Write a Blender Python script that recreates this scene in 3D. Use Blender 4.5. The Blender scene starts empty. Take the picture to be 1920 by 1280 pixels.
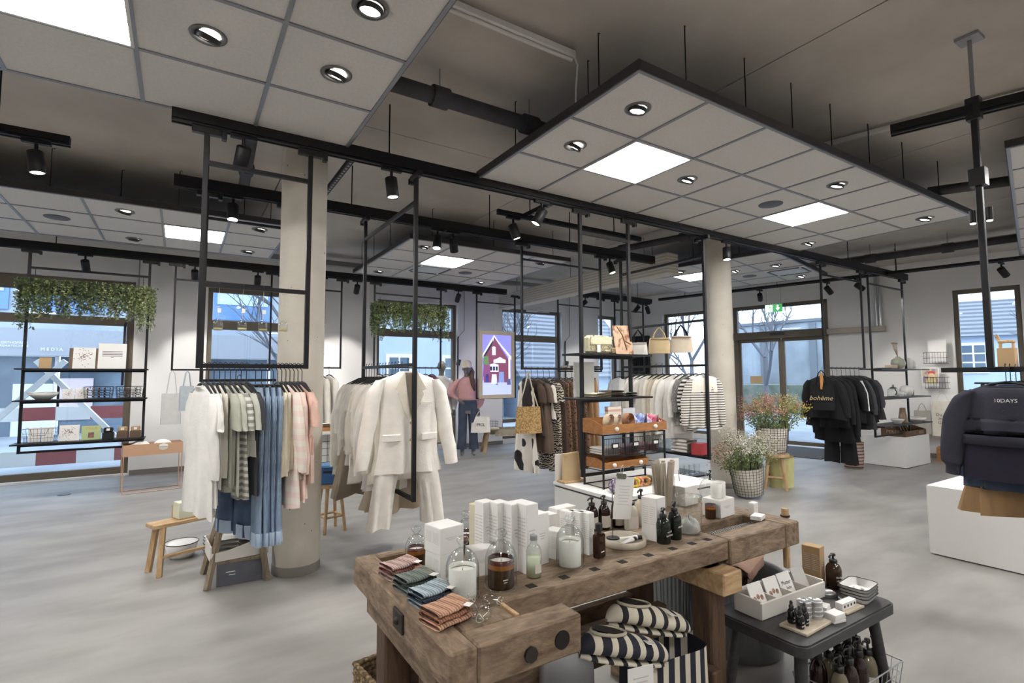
import bpy, math, random
from math import sin, cos, pi, radians as rad
from mathutils import Vector, Matrix
random.seed(7)
SC = bpy.context.scene
COL = SC.collection
# ------------------------------------------------------------------ camera
cam_d = bpy.data.cameras.new('camera'); cam = bpy.data.objects.new('camera', cam_d); COL.objects.link(cam)
cam_d.sensor_fit = 'HORIZONTAL'; cam_d.sensor_width = 36.0; cam_d.lens = 36.0*977.29/1920
cam_d.clip_start = .05; cam_d.clip_end = 300
YAW, PIT, ROL = rad(32.452), rad(3.925), rad(-.223)
_f = Vector((sin(YAW)*cos(PIT), cos(YAW)*cos(PIT), sin(PIT))); _r = Vector((cos(YAW), -sin(YAW), 0)); _u = _r.cross(_f)
_r2 = _r*cos(ROL)+_u*sin(ROL); _u2 = -_r*sin(ROL)+_u*cos(ROL)
cam.matrix_world = Matrix(((_r2.x, _u2.x, -_f.x, 0), (_r2.y, _u2.y, -_f.y, 0), (_r2.z, _u2.z, -_f.z, 1.5), (0, 0, 0, 1)))
SC.camera = cam
# ------------------------------------------------------------------ world and exposure
SC.view_settings.view_transform = 'Standard'; SC.view_settings.look = 'None'
SC.view_settings.exposure = 0.8; SC.view_settings.gamma = 1.0; SC.view_settings.use_curve_mapping = False
wd = bpy.data.worlds.new('overcast_sky'); SC.world = wd; wd.use_nodes = True
_n = wd.node_tree.nodes; _l = wd.node_tree.links; _n.clear()
_o = _n.new('ShaderNodeOutputWorld'); _b = _n.new('ShaderNodeBackground'); _b.inputs[1].default_value = 3.0
_tc = _n.new('ShaderNodeTexCoord'); _ns = _n.new('ShaderNodeTexNoise'); _ns.inputs['Scale'].default_value = 3.0; _ns.inputs['Detail'].default_value = 5
_cr = _n.new('ShaderNodeValToRGB'); _cr.color_ramp.elements[0].position = .35; _cr.color_ramp.elements[1].position = .7
_cr.color_ramp.elements[0].color = (.72, .83, 1.0, 1); _cr.color_ramp.elements[1].color = (.92, .96, 1.0, 1)
_l.new(_tc.outputs['Generated'], _ns.inputs['Vector']); _l.new(_ns.outputs[0], _cr.inputs[0]); _l.new(_cr.outputs[0], _b.inputs[0]); _l.new(_b.outputs[0], _o.inputs[0])
LED = 30.0         # emission of the luminous ceiling panels
SPOT = 0.5         # scale of the track spots
SC.cycles.max_bounces = 8; SC.cycles.diffuse_bounces = 4; SC.cycles.glossy_bounces = 3; SC.cycles.transparent_max_bounces = 16; SC.cycles.transmission_bounces = 4
SC.cycles.caustics_reflective = False; SC.cycles.caustics_refractive = False; SC.cycles.sample_clamp_indirect = 6.0
# ------------------------------------------------------------------ materials
def lin(c):
    return tuple(((x/255.)/12.92 if x/255. <= .04045 else ((x/255.+.055)/1.055)**2.4) for x in c)
MATS = {}
def mat(name, c=(128, 128, 128), rough=.6, metal=0., c2=None, scale=8., stretch=(1, 1, 1), bump=0., bscale=None, detail=4, emit=0., pat=None, alpha=1., lo=.35, hi=.65, spec=.5):
    if name in MATS: return MATS[name]
    m = bpy.data.materials.new(name); m.use_nodes = True; MATS[name] = m
    nt = m.node_tree; N = nt.nodes; L = nt.links; bs = N['Principled BSDF']
    bs.inputs['Roughness'].default_value = rough; bs.inputs['Metallic'].default_value = metal
    bs.inputs['Specular IOR Level'].default_value = spec
    col = lin(c)+(1,); bs.inputs['Base Color'].default_value = col
    tc = N.new('ShaderNodeTexCoord'); mp = N.new('ShaderNodeMapping'); mp.inputs['Scale'].default_value = stretch
    L.new(tc.outputs['Object'], mp.inputs[0])
    fac = None
    if pat in (None, 'noise'):
        if c2 is not None:
            t = N.new('ShaderNodeTexNoise'); t.inputs['Scale'].default_value = scale; t.inputs['Detail'].default_value = detail
            L.new(mp.outputs[0], t.inputs[0]); fac = t.outputs[0]
    elif pat == 'stripe':      # bands along the object's z
        t = N.new('ShaderNodeTexWave'); t.wave_type = 'BANDS'; t.bands_direction = 'Z'; t.inputs['Scale'].default_value = scale; t.inputs['Distortion'].default_value = .25
        L.new(mp.outputs[0], t.inputs[0]); fac = t.outputs['Fac']
    elif pat == 'stripex':
        t = N.new('ShaderNodeTexWave'); t.wave_type = 'BANDS'; t.bands_direction = 'X'; t.inputs['Scale'].default_value = scale; t.inputs['Distortion'].default_value = .3
        L.new(mp.outputs[0], t.inputs[0]); fac = t.outputs['Fac']
    elif pat == 'zebra':
        t = N.new('ShaderNodeTexWave'); t.wave_type = 'BANDS'; t.bands_direction = 'Z'; t.inputs['Scale'].default_value = scale; t.inputs['Distortion'].default_value = 9; t.inputs['Detail Scale'].default_value = 1.6
        L.new(mp.outputs[0], t.inputs[0]); fac = t.outputs['Fac']
    elif pat == 'spots':
        t = N.new('ShaderNodeTexVoronoi'); t.inputs['Scale'].default_value = scale
        L.new(mp.outputs[0], t.inputs[0]); fac = t.outputs['Distance']
    elif pat == 'wood':
        t0 = N.new('ShaderNodeTexNoise'); t0.inputs['Scale'].default_value = scale; t0.inputs['Detail'].default_value = 8; t0.inputs['Distortion'].default_value = 1.2
        L.new(mp.outputs[0], t0.inputs[0]); fac = t0.outputs[0]
    if fac is not None:
        r = N.new('ShaderNodeValToRGB'); r.color_ramp.elements[0].position = lo; r.color_ramp.elements[1].position = hi
        r.color_ramp.elements[0].color = col; r.color_ramp.elements[1].color = lin(c2)+(1,)
        L.new(fac, r.inputs[0]); L.new(r.outputs[0], bs.inputs['Base Color'])
    if bump:
        t = N.new('ShaderNodeTexNoise'); t.inputs['Scale'].default_value = bscale or scale*4; t.inputs['Detail'].default_value = 5
        L.new(mp.outputs[0], t.inputs[0])
        b = N.new('ShaderNodeBump'); b.inputs['Strength'].default_value = bump; b.inputs['Distance'].default_value = .01
        L.new(t.outputs[0], b.inputs['Height']); L.new(b.outputs[0], bs.inputs['Normal'])
    if emit:
        bs.inputs['Emission Color'].default_value = col; bs.inputs['Emission Strength'].default_value = emit
    return m
def glass(name, tint=(255, 255, 255), rough=.0, base=.06, edge=.8):
    if name in MATS: return MATS[name]
    m = bpy.data.materials.new(name); m.use_nodes = True; MATS[name] = m
    nt = m.node_tree; N = nt.nodes; L = nt.links; N.clear()
    o = N.new('ShaderNodeOutputMaterial'); mx = N.new('ShaderNodeMixShader'); t = N.new('ShaderNodeBsdfTransparent'); g = N.new('ShaderNodeBsdfGlossy'); f = N.new('ShaderNodeLayerWeight'); f.inputs[0].default_value = .5
    pw = N.new('ShaderNodeMath'); pw.operation = 'POWER'; pw.inputs[1].default_value = 2.6; ma = N.new('ShaderNodeMath'); ma.operation = 'MULTIPLY_ADD'; ma.inputs[1].default_value = edge; ma.inputs[2].default_value = base
    t.inputs[0].default_value = lin(tint)+(1,); g.inputs['Roughness'].default_value = rough
    L.new(f.outputs['Facing'], pw.inputs[0]); L.new(pw.outputs[0], ma.inputs[0]); L.new(ma.outputs[0], mx.inputs[0]); L.new(t.outputs[0], mx.inputs[1]); L.new(g.outputs[0], mx.inputs[2]); L.new(mx.outputs[0], o.inputs[0])
    return m
BLK = mat('black_powder_coat', (24, 23, 25), .5, spec=.3)
BLK2 = mat('black_plastic', (22, 22, 24), .4)
WHT = mat('white_paint', (226, 225, 222), .6)
CARD = mat('white_card', (232, 230, 226), .7)
GLS = glass('clear_glass', (248, 250, 249))
PANE = glass('window_glass', (232, 240, 246), base=.03, edge=.4)
AMB = glass('amber_glass', (150, 88, 34))
CONC = mat('concrete', (196, 189, 180), .85, c2=(176, 169, 160), scale=1.3, bump=.15, bscale=30, detail=8)
COLM = mat('column_concrete', (212, 206, 194), .8, c2=(196, 189, 176), scale=2.5, bump=.25, bscale=25, detail=8)
WALL = mat('wall_plaster', (228, 226, 224), .8, c2=(223, 221, 219), scale=1.2, bump=.05, bscale=80)
OLDW = mat('old_bench_wood', (146, 126, 104), .75, c2=(92, 72, 54), scale=9, stretch=(1, 2.6, 2.6), pat='wood', bump=.7, bscale=22, lo=.32, hi=.72)
OLDWY = mat('old_bench_wood_cross', (146, 126, 104), .75, c2=(92, 72, 54), scale=9, stretch=(2.6, 1, 2.6), pat='wood', bump=.7, bscale=22, lo=.32, hi=.72)
OLDWZ = mat('old_bench_wood_leg', (98, 74, 54), .75, c2=(62, 46, 35), scale=5, stretch=(7, 7, 1), pat='wood', bump=.5, bscale=14, lo=.3, hi=.72)
PINE = mat('pale_wood', (196, 166, 126), .6, c2=(168, 136, 98), scale=6, stretch=(5, 5, 1), pat='wood')
PINEX = mat('pale_wood_flat', (196, 166, 126), .6, c2=(164, 132, 94), scale=6, stretch=(1, 5, 5), pat='wood')
GREYW = mat('grey_wood', (150, 136, 116), .7, c2=(122, 108, 90), scale=6, stretch=(5, 5, 1), pat='wood')
ORNW = mat('orange_wood', (176, 122, 68), .55, c2=(150, 98, 52), scale=6, stretch=(1, 5, 5), pat='wood')
KRAFT = mat('kraft_paper', (176, 146, 108), .8)
WIRE = mat('dark_wire', (44, 42, 44), .4, .6)
STEEL = mat('bright_steel', (190, 190, 192), .3, .9)
ALU = mat('grey_profile', (150, 150, 152), .45, .4)
WIN = mat('bronze_window_frame', (98, 88, 74), .5)
# ------------------------------------------------------------------ mesh helpers
class MB:
    def __init__(s): s.v = []; s.f = []; s.sm = []
    def add(s, vs, fs, smooth=False, T=None):
        o = len(s.v)
        s.v += [tuple(T @ Vector(p)) for p in vs] if T is not None else [tuple(p) for p in vs]
        s.f += [tuple(i+o for i in q) for q in fs]; s.sm += [smooth]*len(fs); return s
    def box(s, c, d, rz=0., T=None, ch=0.):
        x, y, z = d[0]/2, d[1]/2, d[2]/2
        M_ = Matrix.Translation(c) @ Matrix.Rotation(rz, 4, 'Z')
        if T is not None: M_ = T @ M_
        if ch <= 0:
            vs = [(a*x, b*y, e*z) for e in (-1, 1) for b in (-1, 1) for a in (-1, 1)]
            return s.add(vs, [(0, 2, 3, 1), (4, 5, 7, 6), (0, 1, 5, 4), (2, 6, 7, 3), (0, 4, 6, 2), (1, 3, 7, 5)], False, M_)
        vs = []; idx = {}
        for a in (-1, 1):
            for b in (-1, 1):
                for e in (-1, 1):
                    for k in range(3):
                        idx[a, b, e, k] = len(vs)
                        vs.append((a*(x-(ch if k != 0 else 0)), b*(y-(ch if k != 1 else 0)), e*(z-(ch if k != 2 else 0))))
        fs = []
        def q(*ids):
            fs.append(tuple(ids))
        for sg in (-1, 1):
            r = (lambda t: t if sg > 0 else t[::-1])
            fs.append(r((idx[sg, -1, -1, 0], idx[sg, 1, -1, 0], idx[sg, 1, 1, 0], idx[sg, -1, 1, 0])))
            fs.append(r((idx[-1, sg, -1, 1], idx[-1, sg, 1, 1], idx[1, sg, 1, 1], idx[1, sg, -1, 1])))
            fs.append(r((idx[-1, -1, sg, 2], idx[1, -1, sg, 2], idx[1, 1, sg, 2], idx[-1, 1, sg, 2])))
        for a in (-1, 1):
            for b in (-1, 1):
                p = (idx[a, b, -1, 0], idx[a, b, -1, 1], idx[a, b, 1, 1], idx[a, b, 1, 0]); fs.append(p if a*b > 0 else p[::-1])
                p = (idx[a, -1, b, 0], idx[a, -1, b, 2], idx[a, 1, b, 2], idx[a, 1, b, 0]); fs.append(p[::-1] if a*b > 0 else p)
                p = (idx[-1, a, b, 1], idx[-1, a, b, 2], idx[1, a, b, 2], idx[1, a, b, 1]); fs.append(p if a*b > 0 else p[::-1])
                for e in (-1, 1):
                    p = (idx[a, b, e, 0], idx[a, b, e, 1], idx[a, b, e, 2]); fs.append(p if a*b*e > 0 else p[::-1])
        return s.add(vs, fs, False, M_)
    def bar(s, p0, p1, w, h=None, T=None):      # square bar between two points
        p0, p1 = Vector(p0), Vector(p1); d = p1-p0; L_ = d.length; h = h or w
        q = d.to_track_quat('Z', 'Y') if abs(d.normalized().z) < .999 else Matrix.Identity(3).to_quaternion()
        if abs(d.normalized().z) < .999:
            zz = d.normalized(); xx = Vector((0, 0, 1)).cross(zz).normalized(); yy = zz.cross(xx)
            R_ = Matrix((xx, yy, zz)).transposed().to_4x4()
        else: R_ = Matrix.Identity(4)
        M_ = Matrix.Translation((p0+p1)/2) @ R_
        return s.box((0, 0, 0), (w, h, L_), T=(T @ M_) if T is not None else M_)
    def tube(s, pts, r, n=6, closed=False, cap=True, T=None):
        pts = [Vector(p) for p in pts]; vs = []; m = len(pts)
        rr = r if isinstance(r, (list, tuple)) else [r]*m
        up = Vector((0, 0, 1)); prev = None
        for i, p in enumerate(pts):
            a = pts[(i-1) % m] if (closed or i > 0) else p; b = pts[(i+1) % m] if (closed or i < m-1) else p
            t = (b-a)
            if t.length < 1e-9: t = Vector((0, 0, 1))
            t.normalize()
            if prev is None:
                x = t.cross(up)
                if x.length < 1e-3: x = t.cross(Vector((1, 0, 0)))
            else: x = prev - t*prev.dot(t)
            if x.length < 1e-6: x = t.orthogonal()
            x.normalize(); prev = x; y = t.cross(x)
            for k in range(n):
                an = 2*pi*k/n; vs.append(p+(x*cos(an)+y*sin(an))*rr[i])
        fs = []
        for i in range(m if closed else m-1):
            j = (i+1) % m
            for k in range(n): fs.append((i*n+k, i*n+(k+1) % n, j*n+(k+1) % n, j*n+k))
        s.add(vs, fs, n > 4, T)
        if cap and not closed: s.add(vs[:n], [tuple(range(n))[::-1]], False, T); s.add(vs[-n:], [tuple(range(n))], False, T)
        return s
    def lathe(s, prof, n=20, c=(0, 0, 0), sx=1, sy=1, T=None, smooth=True):
        vs = []; fs = []; m = len(prof)
        for r, z in prof:
            for k in range(n):
                a = 2*pi*k/n; vs.append((c[0]+r*cos(a)*sx, c[1]+r*sin(a)*sy, c[2]+z))
        for i in range(m-1):
            for k in range(n): fs.append((i*n+k, i*n+(k+1) % n, (i+1)*n+(k+1) % n, (i+1)*n+k))
        return s.add(vs, fs, smooth, T)
    def cyl(s, c, r, z0, z1, n=20, T=None, r1=None):
        r1 = r if r1 is None else r1
        s.lathe([(r, z0), (r1, z1)], n, c, T=T)
        s.lathe([(0, z0), (r, z0)], n, c, T=T, smooth=False); s.lathe([(r1, z1), (0, z1)], n, c, T=T, smooth=False); return s
    def prism(s, poly, z0, z1, T=None):
        n = len(poly); vs = [(p[0], p[1], z0) for p in poly]+[(p[0], p[1], z1) for p in poly]
        fs = [tuple(range(n))[::-1], tuple(range(n, 2*n))]+[(i, (i+1) % n, n+(i+1) % n, n+i) for i in range(n)]
        return s.add(vs, fs, False, T)
    def grid(s, fn, nu, nv, cu=False, cv=False, smooth=True, T=None):
        vs = [fn(i/(nu if cu else nu-1), j/(nv if cv else nv-1)) for i in range(nu) for j in range(nv)]; fs = []
        for i in range(nu if cu else nu-1):
            for j in range(nv if cv else nv-1):
                a, b = i, (i+1) % nu; c, d = j, (j+1) % nv; fs.append((a*nv+c, b*nv+c, b*nv+d, a*nv+d))
        return s.add(vs, fs, smooth, T)
    def sphere(s, c, r, n=10, m=6, sz=1., T=None):
        return s.lathe([(r*sin(pi*i/m)+1e-5, -r*cos(pi*i/m)*sz) for i in range(m+1)], n, c, T=T)
    def mesh(s, name):
        me = bpy.data.meshes.new(name); me.from_pydata(s.v, [], s.f); me.polygons.foreach_set('use_smooth', s.sm); me.update(); return me
def put(name, me, m=None, parent=None, loc=(0, 0, 0), rz=0., rot=None, scale=None):
    if isinstance(me, MB): me = me.mesh(name)
    if m is not None and not me.materials: me.materials.append(m)
    o = bpy.data.objects.new(name, me); COL.objects.link(o); o.location = loc
    o.rotation_euler = rot if rot is not None else (0, 0, rz)
    if scale is not None: o.scale = scale
    if parent is not None: o.parent = parent
    return o
def tag(o, label, cat, group=None):
    o['label'] = label; o['category'] = cat
    if group: o['group'] = group
    return o
def struct(o): o['kind'] = 'structure'; return o
def thing(name, label, cat, loc=(0, 0, 0), rz=0., group=None, rot=None):
    o = bpy.data.objects.new(name, None); COL.objects.link(o); o.empty_display_size = .1
    o.location = loc; o.rotation_euler = rot if rot is not None else (0, 0, rz); return tag(o, label, cat, group)
def one(name, mb, m, label, cat, loc=(0, 0, 0), rz=0., group=None, rot=None):
    return tag(put(name, mb, m, None, loc, rz, rot), label, cat, group)
def kids(o): return [c for c in bpy.data.objects if c.parent == o]
KID = {}
def copytree(root, loc, rz=0., label=None, group=None, rot=None):
    r = root.copy(); COL.objects.link(r); r.location = loc; r.rotation_euler = rot if rot is not None else (0, 0, rz)
    if label: r['label'] = label
    if group: r['group'] = group
    if root not in KID: KID[root] = [(c, kids(c)) for c in kids(root)]
    for c, gs in KID[root]:
        d = c.copy(); COL.objects.link(d); d.parent = r
        for g in gs: e = g.copy(); COL.objects.link(e); e.parent = d
    return r
FONTS = {}
def text(name, body, size, m, parent=None, loc=(0, 0, 0), rot=(pi/2, 0, 0), align='CENTER', shear=0., space=1.):
    cu = bpy.data.curves.new(name, 'FONT'); cu.body = body; cu.size = size; cu.align_x = align; cu.align_y = 'CENTER'; cu.extrude = size*.01; cu.shear = shear; cu.space_character = space; cu.resolution_u = 2
    tmp = bpy.data.objects.new('tmp', cu); COL.objects.link(tmp)
    dg = bpy.context.evaluated_depsgraph_get(); me = bpy.data.meshes.new_from_object(tmp.evaluated_get(dg)); me.name = name
    bpy.data.objects.remove(tmp); bpy.data.curves.remove(cu); me.materials.clear()
    return put(name, me, m, parent, loc, rot=rot)
ORD = ['first', 'second', 'third', 'fourth', 'fifth', 'sixth', 'seventh', 'eighth', 'ninth', 'tenth', 'eleventh', 'twelfth', 'thirteenth', 'fourteenth', 'fifteenth', 'sixteenth', 'seventeenth', 'eighteenth', 'nineteenth', 'twentieth', 'twenty-first', 'twenty-second', 'twenty-third', 'twenty-fourth', 'twenty-fifth']
# frame of the slanted entrance wall
A2 = rad(12.5); N2 = Vector((cos(A2), sin(A2), 0)); T2 = Vector((-sin(A2), cos(A2), 0)); W2 = 12.3
def w2(t, off=0., z=0.): return N2*(W2+off)+T2*t+Vector((0, 0, z))
# ================================================================== STRUCTURE
H_C = 3.64
FLR = mat('floor_screed', (152, 149, 145), .5, c2=(130, 127, 123), scale=2.4, stretch=(.6, 1.5, 1), detail=12, bump=.03, bscale=40, lo=.34, hi=.68)
_cx = (W2-N2.y*10.15)/N2.x; _cx0 = (W2+N2.y*3)/N2.x
ROOM = [(-4.6, -3), (_cx0, -3), (_cx, 10.15), (-4.6, 10.15)]
struct(put('floor', MB().prism(ROOM, -.1, 0), FLR))
ceil = struct(put('ceiling', MB().prism([(-5, -3.4), (14, -3.4), (14, 10.5), (-5, 10.5)], H_C+.05, H_C+.2), CONC))
for i, (x0, x1) in enumerate([(-5, -1.65), (-1.65, .845), (.845, 3.34), (3.34, 5.835), (5.835, 8.33), (8.33, 10.8), (10.8, 14)]):
    for y0, y1 in ((-3.4, 4.3), (4.3, 10.5)):
        put('concrete_slab', MB().prism([(x0+.006, y0+.004), (x1-.006, y0+.004), (x1-.006, y1-.004), (x0+.006, y1-.004)], H_C, H_C+.05), CONC, ceil)
def wall(name, L0, L1, h, holes, T, th=.3):
    xs = sorted({L0, L1} | {a for q in holes for a in q[:2]}); mb = MB()
    for a, b in zip(xs[:-1], xs[1:]):
        cs = sorted((q[2], q[3]) for q in holes if q[0] <= a+1e-6 and q[1] >= b-1e-6); z = 0
        for z0, z1 in cs+[(h, h)]:
            if z0 > z+1e-4: mb.box(((a+b)/2, th/2, (z+z0)/2), (b-a, th, z0-z), T=T)
            z = z1
    return struct(put(name, mb, WALL))
TW1 = Matrix.Translation((0, 10.15, 0)); TW2 = Matrix.Translation(N2*W2) @ Matrix.Rotation(A2-pi/2, 4, 'Z')
W1H = [(-4.35, -.64, .03, 3.04), (.36, 2.14, .1, 3.06), (3.28, 5.06, .1, 3.08), (6.19, 7.92, .1, 3.1), (9.1, 9.8, .1, 3.1)]
W2H = [(-6.78, -5.2, .1, 3.12), (-4.95, -3.0, 0, 3.11), (-1.0, -.11, 1.0, 3.05)]
wall('wall_back', -4.9, _cx+.3, H_C, W1H, TW1)
wall('wall_right', -10.15/cos(A2)+2.0-.0, 3.9, H_C, W2H, TW2)
wall('wall_left', 0, 13.15, H_C, [], Matrix.Translation((-4.6, -3, 0)) @ Matrix.Rotation(pi/2, 4, 'Z'))
wall('wall_rear', -_cx0-.3, 4.9, H_C, [], Matrix.Translation((0, -3, 0)) @ Matrix.Rotation(pi, 4, 'Z'))
BASE = mat('baseboard_grey', (120, 114, 108), .6)
mb = MB()
for a, b in ((-.62, .36), (2.14, 3.28), (5.06, 6.19), (7.92, 9.1), (9.8, _cx)): mb.box(((a+b)/2, -.008, .04), (b-a, .014, .08), T=TW1)
struct(put('baseboard_back', mb, BASE))
mb = MB()
for a, b in ((-8.05, -6.78), (-5.2, -4.95), (-3.0, 3.4)): mb.box(((a+b)/2, -.008, .04), (b-a, .014, .08), T=TW2)
struct(put('baseboard_right', mb, BASE))
def window(n, T, x0, x1, z0, z1, trans=(), mul=(), fw=.075, cz=.1):
    w = bpy.data.objects.new('window_%d' % n, None); COL.objects.link(w); struct(w)
    fr = MB(); y = cz+.05; d = .09
    fr.box(((x0+x1)/2, y, z1-fw/2), (x1-x0, d, fw), T=T); fr.box(((x0+x1)/2, y, z0+fw/2), (x1-x0, d, fw), T=T)
    for x in (x0+fw/2, x1-fw/2)+tuple(mul): fr.box((x, y, (z0+z1)/2), (fw, d-.002, z1-z0-.002), T=T)
    for z, h in trans: fr.box(((x0+x1)/2, y, z), (x1-x0-.01, d+.01, h), T=T)
    put('frame', fr, WIN, w)
    xs = [x0]+sorted(mul)+[x1]; zs = [z0]+[z for z, h in sorted(trans)]+[z1]
    for a, b in zip(xs[:-1], xs[1:]):
        for c, e in zip(zs[:-1], zs[1:]): put('pane', MB().box(((a+b)/2, y+.01, (c+e)/2), (b-a-.02, .008, e-c-.02), T=T), PANE, w)
    return w
wn = window(1, TW1, -4.35, -.64, .03, 3.04, ((2.4, .13), (2.9, .02)), (), .1)
put('head_board', MB().box((-2.5, .12, 2.93), (3.7, .07, .2), T=TW1), WIN, wn)
for i, (x0, x1, z0, z1) in enumerate(W1H[1:4]): window(i+2, TW1, x0, x1, z0, z1, ((.5, .08), (2.42, .15)))
window(5, TW1, 9.1, 9.8, .1, 3.1)
window(6, TW2, -6.78, -5.2, .1, 3.12)
window(7, TW2, -1.0, -.11, 1.0, 3.05)
# entrance
dr = bpy.data.objects.new('door_1', None); COL.objects.link(dr); struct(dr)
fr = MB()
for x in (-4.91, -3.04): fr.box((x, .05, 1.555), (.09, .1, 3.11), T=TW2)
fr.box((-3.975, .05, 3.07), (1.95, .1, .08), T=TW2); fr.box((-3.975, .03, 2.42), (1.95, .18, .16), T=TW2)
put('frame', fr, WIN, dr)
for x0, x1 in ((-4.87, -3.95), (-3.93, -3.08)):
    lf = MB(); 
    for x in (x0+.025, x1-.025): lf.box((x, .08, 1.17), (.06, .05, 2.3), T=TW2)
    for z in (.06, 2.31): lf.box(((x0+x1)/2, .08, z), (x1-x0, .05, .08), T=TW2)
    lo = put('door_leaf', lf, WIN, dr); put('pane', MB().box(((x0+x1)/2, .08, 1.18), (x1-x0-.1, .008, 2.2), T=TW2), PANE, lo)
put('pane', MB().box((-3.975, .06, 2.77), (1.85, .008, .55), T=TW2), PANE, dr)
put('sensor', MB().box((-3.98, -.075, 2.43), (.28, .04, .06), T=TW2), BLK2, dr)
put('notice', MB().box((-4.5, .06, 1.42), (.26, .004, .17), T=TW2), mat('tan_notice', (196, 170, 130), .8), dr)
struct(put('trim_1', MB().box((-4.0, -.9, .006), (2.4, 1.5, .012), T=TW2), mat('entrance_mat', (98, 98, 100), .95, c2=(84, 84, 86), scale=60)))
# beige operator box and steel pipes on the entrance wall
t = thing('operator_casing', 'beige horizontal casing beside the entrance with bright steel pipes above', 'casing', w2(2.5, -.07, 2.36))
t.rotation_euler = (0, 0, A2-pi/2)
put('body', MB().box((0, 0, .055), (1.0, .13, .11), ch=.01), mat('beige_metal', (170, 160, 146), .5), t)
for dx in (.36, .42): put('pipe', MB().tube([(dx, .0, .11), (dx, .0, 1.27)], .022, 10), STEEL, t)
# radiator in the corner
t = thing('radiator', 'tall black column radiator in the corner by the slim window', 'radiator', w2(7.45, -.13, .25)); t.rotation_euler = (0, 0, A2-pi/2)
for i in range(11): put('fin', MB().box((-.32+i*.064, 0, 1.18), (.05, .1, 2.3), ch=.015), BLK, t)
put('rail', MB().box((0, .03, .1), (.7, .05, .05)), BLK, t); put('rail', MB().box((0, .03, 2.2), (.7, .05, .05)), BLK, t)
# columns
for cx, cy, lb in ((.82, 4.47, 'round raw concrete column beside the rack of jeans'), (6.36, 4.58, 'round raw concrete column behind the flower baskets')):
    t = thing('column', lb, 'column', (cx, cy, 0), group='concrete columns')
    put('shaft', MB().lathe([(.175, 0), (.175, H_C-.001)], 40), COLM, t); put('base_strip', MB().lathe([(.178, 0), (.178, .07), (.176, .071)], 40), BASE, t)
    rr = random.Random(3)
    ph = MB()
    for k in range(60):
        a = rr.uniform(0, 2*pi); z = rr.uniform(.3, 3.5); ph.sphere((.1735*cos(a), .1735*sin(a), z), rr.uniform(.002, .005), 6, 4, sz=rr.uniform(1, 2.2))
    put('pore', ph, mat('concrete_pore', (120, 112, 100), .9), t)
# suspended white box beam
BOARD = mat('board_marked_white', (206, 202, 190), .8, c2=(178, 173, 160), scale=7, pat='stripe', lo=.2, hi=.8)
t = thing('box_beam', 'pale board-marked box beam hung under the ceiling toward the back windows', 'beam', (5.98, 7.4, 2.99))
put('body', MB().box((0, 0, .15), (.24, 4.7, .3)), BOARD, t)
for y in (-1.8, 0, 1.8): put('hanger_rod', MB().tube([(0, y, .3), (0, y, .65)], .008, 6), ALU, t)
# ================================================================== OUTSIDE
PAV = mat('pavement', (150, 156, 164), .8, c2=(128, 134, 142), scale=.8, detail=8)
struct(put('trim_2', MB().prism([(-14, 10.5), (_cx+.4, 10.5), (_cx+2.6, -8), (60, -8), (60, 45), (-14, 45)], -.25, -.08), PAV))
def facade(name, label, cat, loc, rz, w, h, m, wins, roof=None, parts=(), depth=4.):
    t = thing(name, label, cat, loc, rz); put('wall', MB().box((w/2, depth/2, h/2), (w, depth, h)), m, t)
    for x, z, ww, hh in wins:
        f = put('window', MB().box((x, -.02, z), (ww+.16, .08, hh+.16)), WHT, t)
        for sx in (-1, 1):
            for sz in (-1, 0, 1): put('pane', MB().box((x+sx*ww*.25, -.05, z+sz*hh*.333), (ww*.42, .04, hh*.28)), mat('dark_pane', (84, 98, 112), .15), f)
    return t
SHOPG = mat('shop_glass', (120, 134, 148), .15, c2=(84, 96, 108), scale=.9)
GREYC = mat('grey_facade', (168, 176, 188), .7, c2=(150, 158, 170), scale=.6)
# opposite shops seen through the big left window
t = thing('shop_building', 'grey shop building across the street with white lettering', 'building', (-8, 19, -.08))
put('wall', MB().box((6.0, 3, 4.9), (13, 5, 4.0)), GREYC, t)
put('band', MB().box((6.0, .35, 2.6), (13, .5, .75)), mat('concrete_band', (150, 152, 158), .8), t)
for i in range(7):
    g = put('shop_window', MB().box((.4+i*1.85, .75, 1.1), (1.75, .1, 2.25)), SHOPG, t)
    put('mullion', MB().box((1.3+i*1.85, .68, 1.1), (.08, .1, 2.3)), WHT, t)
for i in range(6):
    g = put('window', MB().box((.9+i*2.2, .46, 4.1), (1.7, .1, 1.2)), mat('blue_pane', (96, 130, 176), .1), t); put('pane', MB().box((.9+i*2.2, .4, 4.3), (1.5, .04, .6)), mat('pale_blind', (176, 196, 220), .4), g)
text('lettering', 'ORTHOPÄDIE\nREHATECHNIK', .085, WHT, t, (4.2, .05, 2.52), space=1.05)
text('lettering', 'MEDIA', .12, WHT, t, (4.97, .05, 2.4), space=1.5)
put('poster', MB().box((5.4, .66, 1.0), (.9, .03, 1.2)), mat('pink_poster', (206, 188, 194), .6), t)
put('poster', MB().box((4.6, .66, .7), (1.0, .03, 1.5)), mat('pale_poster', (214, 222, 232), .6), t)
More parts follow.
